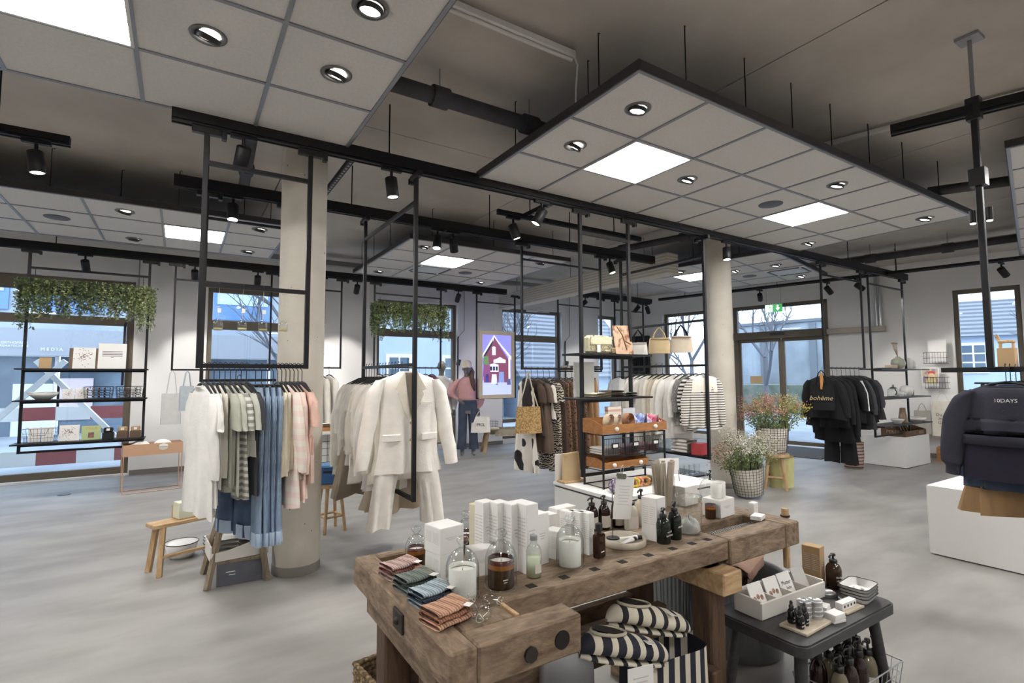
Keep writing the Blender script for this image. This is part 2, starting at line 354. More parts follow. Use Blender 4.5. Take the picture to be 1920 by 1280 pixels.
# red and white site barriers on the pavement
RED = mat('signal_red', (150, 78, 78), .5)
def barrier(label, x, y, z0, n, rz=0):
    t = thing('site_barrier', label, 'barrier', (x, y, -.08), rz, 'site barriers')
    for i in range(n): put('board_section', MB().box((i*.5+.25, 0, z0), (.5, .03, .24)), RED if i % 2 else WHT, t)
    for i in (0, n): put('foot', MB().box((i*.5, 0, z0/2), (.05, .05, z0)).box((i*.5, 0, .04), (.2, .7, .08)), ALU, t)
barrier('red and white site barrier board low outside the big left window', -3.4, 11.2, .32, 6)
barrier('taller red and white barrier board in the street outside the left window', -3.9, 12.6, .95, 7)
t = thing('cross_brace', 'white diagonal timber cross brace outside the left window', 'brace', (-2.2, 11.9, -.08))
put('timber', MB().bar((-1.1, 0, .0), (.5, 0, 1.9), .14, .08), WHT, t); put('timber', MB().bar((.1, .1, 1.9), (1.6, .1, .1), .14, .08), WHT, t)
# houses behind the back windows
TILE = mat('roof_tiles', (84, 86, 94), .8, c2=(120, 124, 134), scale=1.6, pat='stripe', lo=.4, hi=.6)
def house(label, x, y, w, he, hr, m, wins, depth=7., rz=0.):
    t = facade('house', label, 'house', (x, y, -.08), rz, w, he, m, wins, depth=depth)
    put('roof', MB().prism([(-.3, he-.1), (depth/2, he+hr), (depth+.3, he-.1)], -.3, w+.3, T=Matrix(((0, 0, 1, 0), (1, 0, 0, 0), (0, 1, 0, 0), (0, 0, 0, 1)))), TILE, t)
    return t
WH = mat('pale_render', (176, 186, 202), .8, c2=(164, 176, 194), scale=.8)
house('white house with two small paned windows behind the middle window', 5.2, 17, 5.2, 4.3, 2.0, WH, [(1.05, 1.72, .75, 1.15), (3.1, 1.72, .75, 1.15)])
house('low house with a large tiled roof behind the screen window', 11.3, 17, 6.4, 1.7, 3.6, WH, [])
house('blue-grey building corner behind the jars', -.4+5.0, 25.5, 3.4, 5.4, 1.2, GREYC, [(1.2, 3.4, 1.2, 1.2)])
t = thing('concrete_wall', 'long grey concrete wall with pilasters beyond the entrance', 'wall', (26.0, 8.2, -.08), A2-pi/2+rad(-4))
put('body', MB().box((-6.0, .3, 2.1), (8, .5, 4.2)), mat('weathered_wall', (128, 134, 140), .85, c2=(160, 168, 176), scale=.7, detail=8), t)
put('coping', MB().box((-6.0, .3, 4.25), (8.2, .7, .14)), mat('coping', (110, 116, 124), .8), t)
for i in range(4): put('pilaster', MB().box((-9.6+i*2.3, .02, 2.05), (.3, .2, 4.1)), mat('pilaster', (112, 118, 126), .85), t)
put('bank', MB().box((-5, -2.2, .6), (7, 2.4, 1.2)), mat('scrub_bank', (120, 126, 116), .9, c2=(92, 98, 84), scale=3), t)
t = house('white gabled house with dark roof outside the right window', 27.0, 9.2, 6.0, 3.3, 1.7, WH, [(1.4, 2.3, .8, 1.1), (3.4, 2.3, .8, 1.1)], depth=6, rz=A2-pi/2+.25)
BARK = mat('winter_bark', (98, 98, 104), .9)
def tree(label, x, y, h, seed, spread=.55, depth=5):
    rr = random.Random(seed); mb = MB(); tk = MB()
    def br(p, d, l, r, k):
        q = p+d*l*.5+Vector((rr.uniform(-1, 1), rr.uniform(-1, 1), 0))*l*.06; e = q+d*l*.5
        (tk if k == depth else mb).tube([p, q, e], [r, r*.85, r*.66], 5 if k > 2 else 4, cap=False)
        if k == 0: return
        for i in range(3):
            v = Vector((rr.uniform(-1, 1), rr.uniform(-1, 1), rr.uniform(-.1, .6)))*spread*1.3
            br(e if i else q, (d*.8+v).normalized(), l*rr.uniform(.6, .8), r*.6, k-1)
    br(Vector((0, 0, 0)), Vector((0, 0, 1)), h*.34, h*.017, depth)
    t = thing('bare_tree', label, 'tree', (x, y, -.1)); put('trunk', tk, BARK, t); put('branches', mb, BARK, t)
tree('bare winter tree outside the entrance door on the left', 20.5, 12.6, 7.0, 2)
tree('bare winter tree seen through the right window', 18.6, 3.0, 6.2, 5)
tree('bare winter tree outside the window behind the glass jars', 3.0, 15.5, 6.4, 8)
tree('bare winter tree outside the narrow corner window', 19.0, 17.0, 7.5, 11)
tree('bare winter tree outside the window by the radiator', 17.5, 13.8, 6.5, 14)
tree('bare winter tree beside the white house behind the mannequins', 9.4, 15.8, 5.5, 21)
t = thing('van', 'pale parked van in the street outside the entrance', 'van', (19.0, 9.2, -.08), A2-pi/2)
put('body', MB().prism([(0, .3), (0, 1.5), (.5, 1.65), (2.6, 1.65), (3.3, 1.0), (4.0, .9), (4.05, .3)], 0, 1.6, T=Matrix(((1, 0, 0, 0), (0, 0, 1, 0), (0, 1, 0, 0), (0, 0, 0, 1)))), mat('van_paint', (214, 220, 228), .3), t)
for x in (.8, 3.2): put('wheel', MB().cyl((0, 0, 0), .3, 0, .2, 16, T=Matrix.Translation((x, .02, .3)) @ Matrix.Rotation(pi/2, 4, 'X')), BLK2, t)
put('side_window', MB().box((1.6, -.01, 1.25), (2.2, .03, .5)), mat('dark_pane2', (70, 82, 94), .15), t)
t = thing('road_sign', 'round blue road sign on a post outside the entrance', 'sign', (14.6, 6.0, -.08), A2-pi/2)
put('post', MB().tube([(0, 0, 0), (0, 0, 1.7)], .03, 8), ALU, t); put('disc', MB().cyl((0, 0, 0), .22, 0, .02, 24, T=Matrix.Translation((0, -.05, 1.5)) @ Matrix.Rotation(pi/2, 4, 'X')), mat('sign_blue', (60, 110, 190), .4), t)
# ================================================================== CEILING GEAR
ZP = 3.208
TILEM = mat('mineral_tile', (214, 211, 207), .9, c2=(207, 204, 200), scale=60)
GRID = mat('grid_rail', (140, 142, 148), .4, .5)
EDGE = mat('panel_edge', (52, 50, 52), .5)
LEDM = mat('led_diffuser', (255, 253, 250), .5, emit=LED)
LENS = mat('spot_lens', (255, 250, 240), .3, emit=9.0)
DKG = mat('speaker_mesh', (92, 96, 104), .6)
tile_me = MB().box((0, 0, .008), (.613, .613, .016)).mesh('ceiling_tile')
rim_me = MB().box((-.3, 0, 0), (.016, .616, .02)).box((.3, 0, 0), (.016, .616, .02)).box((0, -.3, 0), (.584, .016, .02)).box((0, .3, 0), (.584, .016, .02)).mesh('rim')
led_me = MB().box((0, 0, .004), (.584, .584, .006)).mesh('light_panel')
ring_me = MB().lathe([(.058, .012), (.06, -.004), (.082, -.004), (.085, 0), (.085, .006)], 28).mesh('ring')
can_me = MB().lathe([(.058, .0), (.054, -.022), (.052, -.024), (.048, -.022), (.046, .004)], 24).mesh('can')
lens_me = MB().cyl((0, 0, 0), .046, -.012, -.008, 20).mesh('lens')
spk_me = MB().lathe([(.0, -.006), (.095, -.006), (.1, -.003), (.11, -.003), (.112, .004)], 32).mesh('grille')
def dl_part(t, x, y, tilt):
    d = put('downlight', ring_me, mat('grey_ring', (112, 112, 112), .4, .4), t, (x, y, -.001))
    c = put('can', can_me, BLK2, d, rot=(rad(tilt), rad(tilt*.6), 0)); put('lens', lens_me, LENS, d, rot=(rad(tilt), rad(tilt*.6), 0))
def spotlight(loc, target, watt, ang=50, blend=.6, name='spot_lamp', size=.04):
    L_ = bpy.data.lights.new(name, 'SPOT'); L_.energy = watt*SPOT; L_.spot_size = rad(ang); L_.spot_blend = blend; L_.shadow_soft_size = size; L_.color = (1, .965, .93)
    o = bpy.data.objects.new(name, L_); COL.objects.link(o); o.location = loc
    o.rotation_euler = (Vector(target)-Vector(loc)).to_track_quat('-Z', 'Y').to_euler(); return o
def raft(label, x0, y0, nx, ny, rz, leds, downs=(), spk=(), ac=(), wires=()):
    p = .625; t = thing('ceiling_raft', label, 'ceiling panel', (x0, y0, ZP), rz, 'suspended ceiling rafts')
    w, h = nx*p, ny*p; e = MB()
    for x in (0, w): e.box((x, h/2, .03), (.012, h+.012, .055))
    for y in (0, h): e.box((w/2, y, .03), (w, .012, .055))
    put('edge', e, EDGE, t)
    g = MB()
    for i in range(nx+1): g.box((min(max(i*p, .012), w-.012), h/2, .002), (.022, h-.012, .012))
    for j in range(ny+1): g.box((w/2, min(max(j*p, .012), h-.012), .0025), (w-.012, .022, .0125))
    put('grid_rails', g, GRID, t)
    put('top_sheet', MB().box((w/2, h/2, .05), (w-.02, h-.02, .01)), mat('raft_back', (110, 108, 106), .9), t)
    for i in range(nx):
        for j in range(ny):
            c = ((i+.5)*p, (j+.5)*p, .003)
            if (i, j) in leds:
                d = put('light_panel', led_me, LEDM, t, c); put('rim', rim_me, mat('white_rim', (215, 213, 210), .5), d)
            elif (i, j) in ac:
                f = put('air_outlet', MB().box((0, 0, -.008), (.6, .6, .02), ch=.004), WHT, t, c)
                for sx in (-1, 1): put('slot', MB().box((0, sx*.255, -.02), (.44, .035, .012)), BLK2, f); put('slot', MB().box((sx*.255, 0, -.02), (.035, .44, .012)), BLK2, f)
                put('grille', MB().box((0, 0, -.022), (.4, .4, .01), ch=.003), mat('grille_white', (200, 202, 204), .5), f)
            else: put('ceiling_tile', tile_me, TILEM, t, c)
    for i, j, tl in downs: dl_part(t, (i+.5)*p, (j+.5)*p, tl)
    for i, j in spk: put('speaker', spk_me, DKG, t, ((i+.5)*p, (j+.5)*p, 0))
    for x, y in wires: put('hanger_wire', MB().tube([(x, y, .055), (x, y, .42), (x+.02, y+.01, .43)], .004, 5), BLK, t)
    return t
raft('large ceiling raft at the top left over the rack of jeans', 1.0-.625*8, 1.978, 8, 3, 0, {(5, 1), (1, 1)}, [(6, 1, 25), (7, 1, 22), (7, 0, 8)], wires=[(.6, 1.8), (2.5, 1.8), (4.9, .9)])
raft('ceiling raft with two light panels over the workbench', 2.1, 1.973, 8, 3, 0, {(1, 1), (5, 1)}, [(0, 0, 10), (0, 1, 28), (2, 1, 18), (4, 0, 14), (7, 0, 12), (7, 2, 25)], [(4, 1)], wires=[(.42, .02), (1.02, .02), (1.58, .02), (2.13, .02), (2.75, .02), (3.4, .02), (4.2, .02), (.02, .35), (.02, 1.3), (.15, .6)])
raft('ceiling raft at the far left above the window shelf unit', 1.03-.625*8, 6.225, 8, 3, 0, {(6, 1), (2, 1)}, [(5, 0, 22), (5, 2, 5), (7, 0, 10), (7, 2, 12)], [(4, 1)], wires=[(2.9, .02), (3.9, .02), (4.5, .02), (4.8, .3), (3.4, .3)])
raft('square ceiling raft with an air outlet above the white suit', 2.33, 5.98, 4, 4, 0, {(1, 1)}, [(0, 0, 8), (0, 3, 10), (3, 0, 12), (3, 3, 20)], [(2, 2)], {(1, 2)}, wires=[(.3, .02), (1.2, .02), (2.2, .02), (.02, .8), (.02, 1.5), (.02, 2.1)])
p0 = N2*7.55+T2*2.43
raft('slanted ceiling raft in front of the entrance', p0.x, p0.y, 4, 4, A2, {(1, 2)}, [(1, 0, 8), (3, 0, 18), (1, 1, 25), (0, 2, 6)], [(2, 1)], {(2, 0)}, wires=[(.02, .5), (.02, 1.2), (.02, 1.9)])
raft('slanted ceiling raft cut by the right picture edge', 5.19+.22*.625*4, 1.224-.976*.625*4, 8, 4, A2, {(1, 2), (5, 2)}, [(3, 2, 10)])
raft('added unseen ceiling raft behind the viewer that brightens the workbench', 2.1, -1.9, 8, 3, 0, {(1, 1), (5, 1)}, [(0, 0, 10), (3, 1, 12), (7, 2, 12)])  # unseen raft added behind the camera to light the dark foreground
raft('added unseen ceiling raft behind the viewer at the left, more foreground light', 1.0-.625*8, -1.9, 8, 3, 0, {(5, 1)}, [(7, 1, 12), (3, 0, 12)])  # second added raft out of view, extra fill for the foreground
# --------------------------------------------------------------- tracks
def track(label, p0, p1, w=.06, h=.1, z=3.13, rods=(), grp='suspended light tracks'):
    p0, p1 = Vector(p0+(0,)), Vector(p1+(0,)); d = p1-p0; L_ = d.length
    t = thing('ceiling_track', label, 'track', (p0.x, p0.y, z), math.atan2(d.y, d.x), grp)
    put('profile', MB().box((L_/2, 0, h/2+.012), (L_, w, h-.012)).box((L_/2, -w/2+.006, .006), (L_, .012, .012)).box((L_/2, w/2-.006, .006), (L_, .012, .012)), BLK, t)
    put('groove', MB().box((L_/2, 0, .01), (L_-.02, w-.026, .008)), BLK2, t)
    for s in rods: put('rod', MB().tube([(s, 0, h), (s, 0, H_C-z)], .006, 6), BLK, t)
    return t
track('main black light track in front of both columns', (-.1, 3.85), (10.5, 3.85), rods=(1.42, 3.6, 6.4, 8.6, 10.2))
track('second black light track, behind the main one', (-.1, 5.2), (5.75, 5.2), rods=(.25, 1.5, 3.1, 4.3))
track('black light track along the window wall over the plants', (-4.4, 8.7), (5.4, 8.7), rods=(1.5, 3.0, 6.2, 8.4))
track('short black light track near the corner radiator', (6.25, 8.05), (8.9, 8.15), rods=(.6, 2.2))
_a, _b = N2*10.2+T2*5.7, N2*10.35+T2*-1.6
track('slim black light track in front of the entrance wall', (_a.x, _a.y), (_b.x, _b.y), w=.04, h=.05, z=3.14, rods=(.6, 2.4, 4.2, 6.0))
track('short black light track at the upper left edge', (-4.4, 4.76), (-.72, 4.76), h=.06, z=3.16, rods=(2.6, 3.3))
track('slim black light track between the two main tracks', (2.66, 4.45), (4.7, 4.45), w=.035, h=.045, z=3.15, rods=(.4, 1.6))
track('black light track above the sweatshirt post', (4.03, 1.52), (4.36, .5), z=3.13, h=.06, rods=(.9,))
for x, y0, y1, lb in ((1.08, 3.9, 5.17, 'perforated black strut joining the two main tracks by the column'), (3.03, 3.9, 4.6, 'perforated black strut above the handbag shelves')):
    t = thing('perforated_strut', lb, 'strut', (x, y0, 3.19)); put('rail', MB().box((0, (y1-y0)/2, .02), (.04, y1-y0, .04)), BLK, t)
    mb = MB()
    for k in range(int((y1-y0)/.06)): mb.box((0, .05+k*.06, -.001), (.016, .028, .002))
    put('slots', mb, ALU, t)
def spot(label, p, aim, watt=0, ang=45, grp='black track spotlights'):
    p = Vector(p); t = thing('track_spotlight', label, 'spotlight', p, 0, grp)
    d = (Vector(aim)-p).normalized(); c = d*.05+Vector((0, 0, -.11)); R_ = (-d).to_track_quat('Z', 'Y').to_matrix().to_4x4(); T = Matrix.Translation(c) @ R_
    put('adapter', MB().box((0, 0, -.01), (.16, .035, .025)).tube([(0, 0, -.02), (0, 0, -.09)], .012, 8), BLK, t)
    put('housing', MB().lathe([(.0, .085), (.038, .085), (.046, .08), (.047, -.07), (.042, -.075), (.04, -.06)], 24, T=T), BLK, t)
    put('lens', MB().cyl((0, 0, 0), .041, -.066, -.062, 20, T=T), LENS, t)
    if watt: spotlight(p+c+d*.085, aim, watt, ang)
for lb, p, a, w in (
    ('track spotlight in front of the left column, high up', (.31, 3.85, 3.13), (.1, 5, 1.5), 60),
    ('track spotlight on the main track, left of the dark pipe', (1.34, 3.85, 3.13), (1.52, 3.7, 1.1), 110),
    ('track spotlight on the main track under the big raft corner', (2.78, 3.85, 3.13), (1.7, 4.3, 1.1), 70),
    ('track spotlight on the main track in front of the right column', (5.53, 3.85, 3.13), (5.2, 3.6, .9), 60),
    ('track spotlight on the second track behind the left rack', (.35, 5.2, 3.13), (.3, 4.5, .8), 60),
    ('lit track spotlight on the second track above the suit', (2.34, 5.2, 3.13), (1.9, 4.6, .9), 60),
    ('unlit track spotlight beside the one above the suit', (2.53, 5.2, 3.13), (3.2, 6.0, 1.2), 0),
    ('track spotlight at the end of the slim middle track', (2.85, 4.45, 3.15), (3.4, 4.2, 1.3), 60),
    ('track spotlight on the second track near the handbags', (4.89, 5.2, 3.13), (5.1, 4.6, 1.3), 50),
    ('track spotlight at the upper left edge', (-.9, 4.76, 3.16), (-.5, 4.6, 0), 70),
    ('track spotlight on the entrance wall track by the exit sign', tuple(N2*10.27+T2*3.62+Vector((0, 0, 3.14))), (10.9, 6.6, 1.6), 80),
    ('track spotlight on the entrance wall track right of the door', tuple(N2*10.3+T2*2.5+Vector((0, 0, 3.14))), (11.2, 4.2, 1.5), 100),
    ('track spotlight on the entrance wall track above the white box', tuple(N2*10.32+T2*2.05+Vector((0, 0, 3.14))), (11.6, 3.2, 1.6), 110),
    ('track spotlight at the far right beside the right window', tuple(N2*10.35+T2*.27+Vector((0, 0, 3.14))), (11.8, 1.9, 1.4), 110),
    ('left of the two track spotlights by the radiator corner', (8.45, 8.12, 3.13), (8.4, 9.9, 1.6), 90),
    ('right of the two track spotlights by the radiator corner', (8.75, 8.13, 3.13), (9.9, 8.6, 1.6), 90),
    ('track spotlight behind the shelf of handbags', (6.9, 8.07, 3.13), (5.9, 9.9, 1.6), 90)): spot(lb, p, a, w)
WX = [-3.2, -1.1, .13, .95, 1.9, 2.46, 4.35]
WN = ['far left beyond the picture edge', 'over the left window shelves', 'left of the hanging glass jars', 'behind the hanging glass jars', 'just right of the left column', 'left of the middle window', 'right of the middle window']
for x, n in zip(WX, WN): spot('small wall track spotlight '+n, (x, 8.7, 3.13), (x+.1, 10.1, 1.6), 130, grp='spotlights on the window wall track')
# --------------------------------------------------------------- pipes, ducts, trays
DPIPE = mat('pipe_insulation', (58, 58, 62), .7, c2=(48, 48, 52), scale=6)
t = thing('insulated_pipe', 'thick dark insulated pipe with sleeves below the concrete ceiling', 'pipe', (0, 3.2, 3.43))
put('run', MB().tube([(-4.4, 0, 0), (5.2, 0, 0)], .055, 18), DPIPE, t)
for x in (1.45, 2.2, -.8): put('sleeve', MB().tube([(x-.06, 0, 0), (x+.06, 0, 0)], .072, 18), DPIPE, t); put('rod', MB().tube([(x, 0, .05), (x, 0, .206)], .005, 6), ALU, t)
def run(name, label, cat, a, b, r, m, z, sl=0, square=False):
    t = thing(name, label, cat, (a[0], a[1], z)); d = Vector((b[0]-a[0], b[1]-a[1], 0))
    if square: put('body', MB().bar((0, 0, 0), d, r*2.2, r*1.4), m, t)
    else: put('run', MB().tube([(0, 0, 0), d], r, 12), m, t)
    for k in range(sl):
        q = d*((k+.5)/sl); u = d.normalized()*.07; put('sleeve', MB().tube([q-u, q+u], r*1.35, 12), DPIPE, t); put('rod', MB().tube([q, q+Vector((0, 0, H_C-z-.004))], .005, 6), ALU, t)
    return t
run('insulated_pipe', 'dark insulated pipe near the entrance wall, right side', 'pipe', (9.3, 4.4), (10.1, .6), .055, DPIPE, 3.4, 4)
run('cable_tray', 'galvanised cable tray under the ceiling by the entrance wall', 'tray', (9.6, 5.0), (10.6, .4), .06, mat('galvanised', (146, 144, 140), .5, .6), 3.5, 0, True)
run('insulated_pipe', 'dark insulated pipe in front of the right column top', 'pipe', (5.55, 6.2), (6.05, 4.3), .05, DPIPE, 3.46, 2)
run('insulated_pipe', 'dark pipe beside the panel at the far right', 'pipe', (6.35, 2.1), (7.2, .6), .05, DPIPE, 3.36, 1)
run('cable_tray', 'cable tray near the ceiling above the plants', 'tray', (-1.5, 9.3), (9.2, 9.3), .06, mat('galvanised', (146, 144, 140), .5, .6), 3.5, 0, True)
run('insulated_pipe', 'thin dark pipe along the ceiling above the left jars', 'pipe', (.5, 6.1), (.36, 3.3), .05, DPIPE, 3.47, 2)
TUBE = mat('white_tube', (208, 205, 200), .4)
t = thing('batten_lamp', 'white batten tube lamp fixed to the ceiling with a dangling cable', 'lamp', (1.6, 2.535, H_C-.05)); put('body', MB().box((0, 0, 0), (1.0, .05, .05), ch=.008), TUBE, t); put('tube', MB().tube([(-.48, 0, -.035), (.48, 0, -.035)], .013, 10), TUBE, t)
put('cable', MB().tube([(.5, 0, 0), (.53, 0, -.05), (.53, .02, -.2), (.55, .05, -.36)], .006, 6), TUBE, t)
t = thing('batten_lamp', 'long white batten tube lamp on the ceiling at the upper right', 'lamp', (5.1, 1.6, H_C-.04), rad(-74)); put('body', MB().box((0, 0, 0), (2.4, .04, .04), ch=.006), TUBE, t)
# pole with ceiling plate at the right, carrying two spots
t = thing('hanging_post', 'black post on a steel rod and ceiling plate at the right', 'post', (4.16, 1.115, 1.55))
put('plate', MB().box((0, 0, H_C-1.55-.01), (.12, .12, .02)), ALU, t); put('rod', MB().tube([(0, 0, 1.6), (0, 0, 2.075)], .012, 8), ALU, t)
put('post', MB().box((0, 0, .8), (.034, .034, 1.62), ch=.004), BLK, t); put('clamp', MB().box((0, 0, 1.62), (.06, .07, .14)), BLK2, t); put('clamp', MB().box((0, 0, 1.18), (.07, .08, .11)), BLK2, t)
for s in (-1, 1): put('spot', MB().cyl((.0, s*.04, 0), .017, .9, .98, 16), BLK, t); put('spot_lens', MB().cyl((0, s*.04, 0), .014, .895, .899, 16), LENS, t)
spotlight((4.1, 1.16, 2.43), (3.6, 1.2, .9), 30, 70)
# ================================================================== HANGING FRAMES
def hframe(label, ax, a0, a1, f, bars, bottom, top=3.13, grp='black hanging frames', w=.025):
    """rectangular tube frame clamped to a track; ax = 'x' or 'y' is the direction it spans"""
    P_ = (lambda s: (s, f)) if ax == 'x' else (lambda s: (f, s))
    o = P_(a0); rz = 0 if ax == 'x' else pi/2; L_ = a1-a0
    t = thing('hanging_rack', label, 'rack', (o[0], o[1], bottom), rz, grp)
    for s in (0, L_):
        put('post', MB().box((s, 0, (top-bottom)/2), (w, w, top-bottom)), BLK, t)
        c = put('clamp', MB().box((s, 0, top-bottom-.02), (.17, .045, .045), ch=.005), BLK2, t); put('cam', MB().box((s+.1, 0, top-bottom-.035), (.03, .05, .05), ch=.004), BLK2, c)
    for z in tuple(bars)+(bottom+w/2,): put('bar', MB().box((L_/2, 0, z-bottom), (L_-w, w*.9, w*.9)), BLK, t)
    return t
hframe('hanging frame with the jeans and tees, left of the column', 'x', .095, .74, 3.85, (2.9, 2.1), 1.565, w=.03)
hframe('narrow hanging frame on the second track behind the jeans rack', 'x', .152, .795, 5.2, (2.9,), 1.47)
hframe('long hanging frame with the white suit', 'y', 3.85, 5.2, 1.545, (2.9, 1.6), .55, w=.03)
hframe('hanging shelf frame of the handbags', 'x', 3.235, 3.88, 3.85, (2.9, 1.69, 1.27), .56, w=.03)
hframe('hanging frame of the striped shirts in front of the right column', 'y', 3.85, 5.2, 5.09, (2.9, 2.15, 1.63), .56, w=.03)
hframe('hanging frame of the brown and leopard dresses', 'x', 3.45, 4.71, 5.2, (2.93,), 1.59)
hframe('hanging frame of the black jackets', 'x', 7.68, 8.85, 3.85, (2.95,), 1.6)
hframe('hanging shelf frame at the entrance wall side', 'x', 9.09, 10.3, 3.85, (2.95, 1.58, 1.13, .7), .55)
hframe('hanging shelf frame in front of the big left window', 'x', -1.64, -.4, 8.7, (2.9, 1.6, 1.21, .68), .585, w=.03)
hframe('hanging frame with the net bags left of the jeans rack', 'x', -.1, 1.145, 8.7, (2.9,), 1.61)
hframe('hanging frame just right of the left column by the wall', 'x', 1.56, 2.205, 8.7, (2.92,), 1.65)
hframe('hanging frame with the trailing plants in the middle window', 'x', 2.76, 3.99, 8.7, (2.94,), 1.66)
hframe('hanging frame that carries the wall screen', 'x', 4.735, 5.6, 8.7, (2.94,), 1.09)
hframe('hanging frame with folded cushions right of the screen', 'x', 6.2, 7.3, 8.07, (2.92,), 1.6)
hframe('hanging frame nearest the radiator corner', 'x', 7.75, 8.6, 8.12, (2.92,), 1.6)
t = thing('rail', 'black clothes rail of the dark sweatshirts at the right', 'rail', (4.16, 1.115, 1.535)); put('bar', MB().box((.45, -.07, 0), (1.0, .03, .03)), BLK, t); put('post', MB().box((.95, -.07, .8), (.03, .03, 1.6)), BLK, t)
put('cross_bar', MB().box((.02, -.1, .0), (.03, .7, .03)), BLK, t)
def shelf(label, x0, x1, y0, y1, z, th=.018, grp='black hanging shelves'):
    one('shelf_board', MB().box(((x1-x0)/2, (y1-y0)/2, th/2), (x1-x0, y1-y0, th), ch=.002), BLK, label, 'shelf', (x0, y0, z), 0, grp)
for z, n in ((1.615, 'top'), (1.225, 'middle'), (.695, 'lowest')): shelf('%s black shelf board in front of the big left window' % n, -1.7, -.37, 8.55, 8.84, z)
shelf('black shelf board under the furry handbag', 3.1, 4.06, 3.72, 3.98, 1.705); shelf('black shelf board under the folded knitwear', 3.1, 4.06, 3.72, 3.98, 1.285)
for z, n in ((1.595, 'top'), (1.145, 'middle'), (.715, 'lowest')): shelf('%s black shelf board right of the black jackets' % n, 9.0, 10.75, 3.68, 4.0, z)
shelf('low black shelf under the striped shirts', 4.98, 5.2, 3.9, 5.15, .585)
shelf('black shelf board with kraft boxes before the right window', 6.25, 6.65, .7, 1.75, 1.56)
# ================================================================== GARMENTS
hang_me = {}
HM = mat('hanger_black', (30, 29, 30), .5)
def hanger(w, clip=False):
    k = (round(w, 2), clip)
    if k in hang_me: return hang_me[k]
    mb = MB(); mb.tube([(.0, -.014, .014), (0, 0, .024), (0, .014, .012), (0, .012, -.012), (0, 0, -.03), (0, 0, -.115)], .0028, 6)
    if clip: mb.tube([(-w, 0, -.12), (w, 0, -.12)], .008, 6); mb.box((-w*.8, 0, -.135), (.022, .02, .04)).box((w*.8, 0, -.135), (.022, .02, .04))
    else:
        for s in (-1, 1): mb.tube([(0, 0, -.108), (s*w*.35, 0, -.122), (s*w*.9, 0, -.175)], [.009, .01, .007], 6)
    hang_me[k] = mb.mesh('hanger'); return hang_me[k]
PARTS = {}
def t_parts(t): return PARTS.get(t.name, [])
_put0 = put
def put(name, me, m=None, parent=None, loc=(0, 0, 0), rz=0., rot=None, scale=None):
    o = _put0(name, me, m, parent, loc, rz, rot, scale)
    if parent is not None: PARTS.setdefault(parent.name, []).append(o)
    return o
def body_tube(mb, rows, rnd, n=28, fold=.0):
    """rows: (z, centre_x, half_width, half_thickness)"""
    ph = [rnd.uniform(0, 6.28) for _ in range(3)]; k1, k2 = rnd.choice((5, 6, 7)), rnd.choice((9, 11, 13)); z0 = rows[0][0]; zl = rows[-1][0]
    def fn(u, v):
        i = min(int(v*(len(rows)-1)), len(rows)-2); f = v*(len(rows)-1)-i; a, b = rows[i], rows[i+1]
        z, cx, w, th = [a[q]+(b[q]-a[q])*f for q in range(4)]; an = 2*pi*u; q = min(1, (z0-z)/max(.05, abs(z0-zl)))
        m = fold*q*(sin(k1*an+ph[0]+2*z)*.6+sin(k2*an+ph[1]-3*z)*.4)
        return (cx+w*cos(an)*(1+m*.25), (th*(1+m*1.2)+.012*fold*q*sin(2.2*cos(an)*3+ph[2]))*sin(an), z+.012*fold*sin(2*an+ph[2])*(1 if v > .98 else 0))
    mb.grid(fn, n, max(10, len(rows)*3), cu=True)
def tube_rows(mb, pts, rnd, n=14, wob=.12):
    """pts: (x, y, z, rx, ry) ellipse sleeve along a path"""
    ph = rnd.uniform(0, 6.28)
    def fn(u, v):
        i = min(int(v*(len(pts)-1)), len(pts)-2); f = v*(len(pts)-1)-i; a, b = pts[i], pts[i+1]
        x, y, z, rx, ry = [a[q]+(b[q]-a[q])*f for q in range(5)]; an = 2*pi*u; m = 1+wob*sin(9*v*2+3*an+ph)*.5
        return (x+rx*cos(an)*m, y+ry*sin(an)*m, z+rx*cos(an)*.15)
    mb.grid(fn, n, len(pts)*4, cu=True)
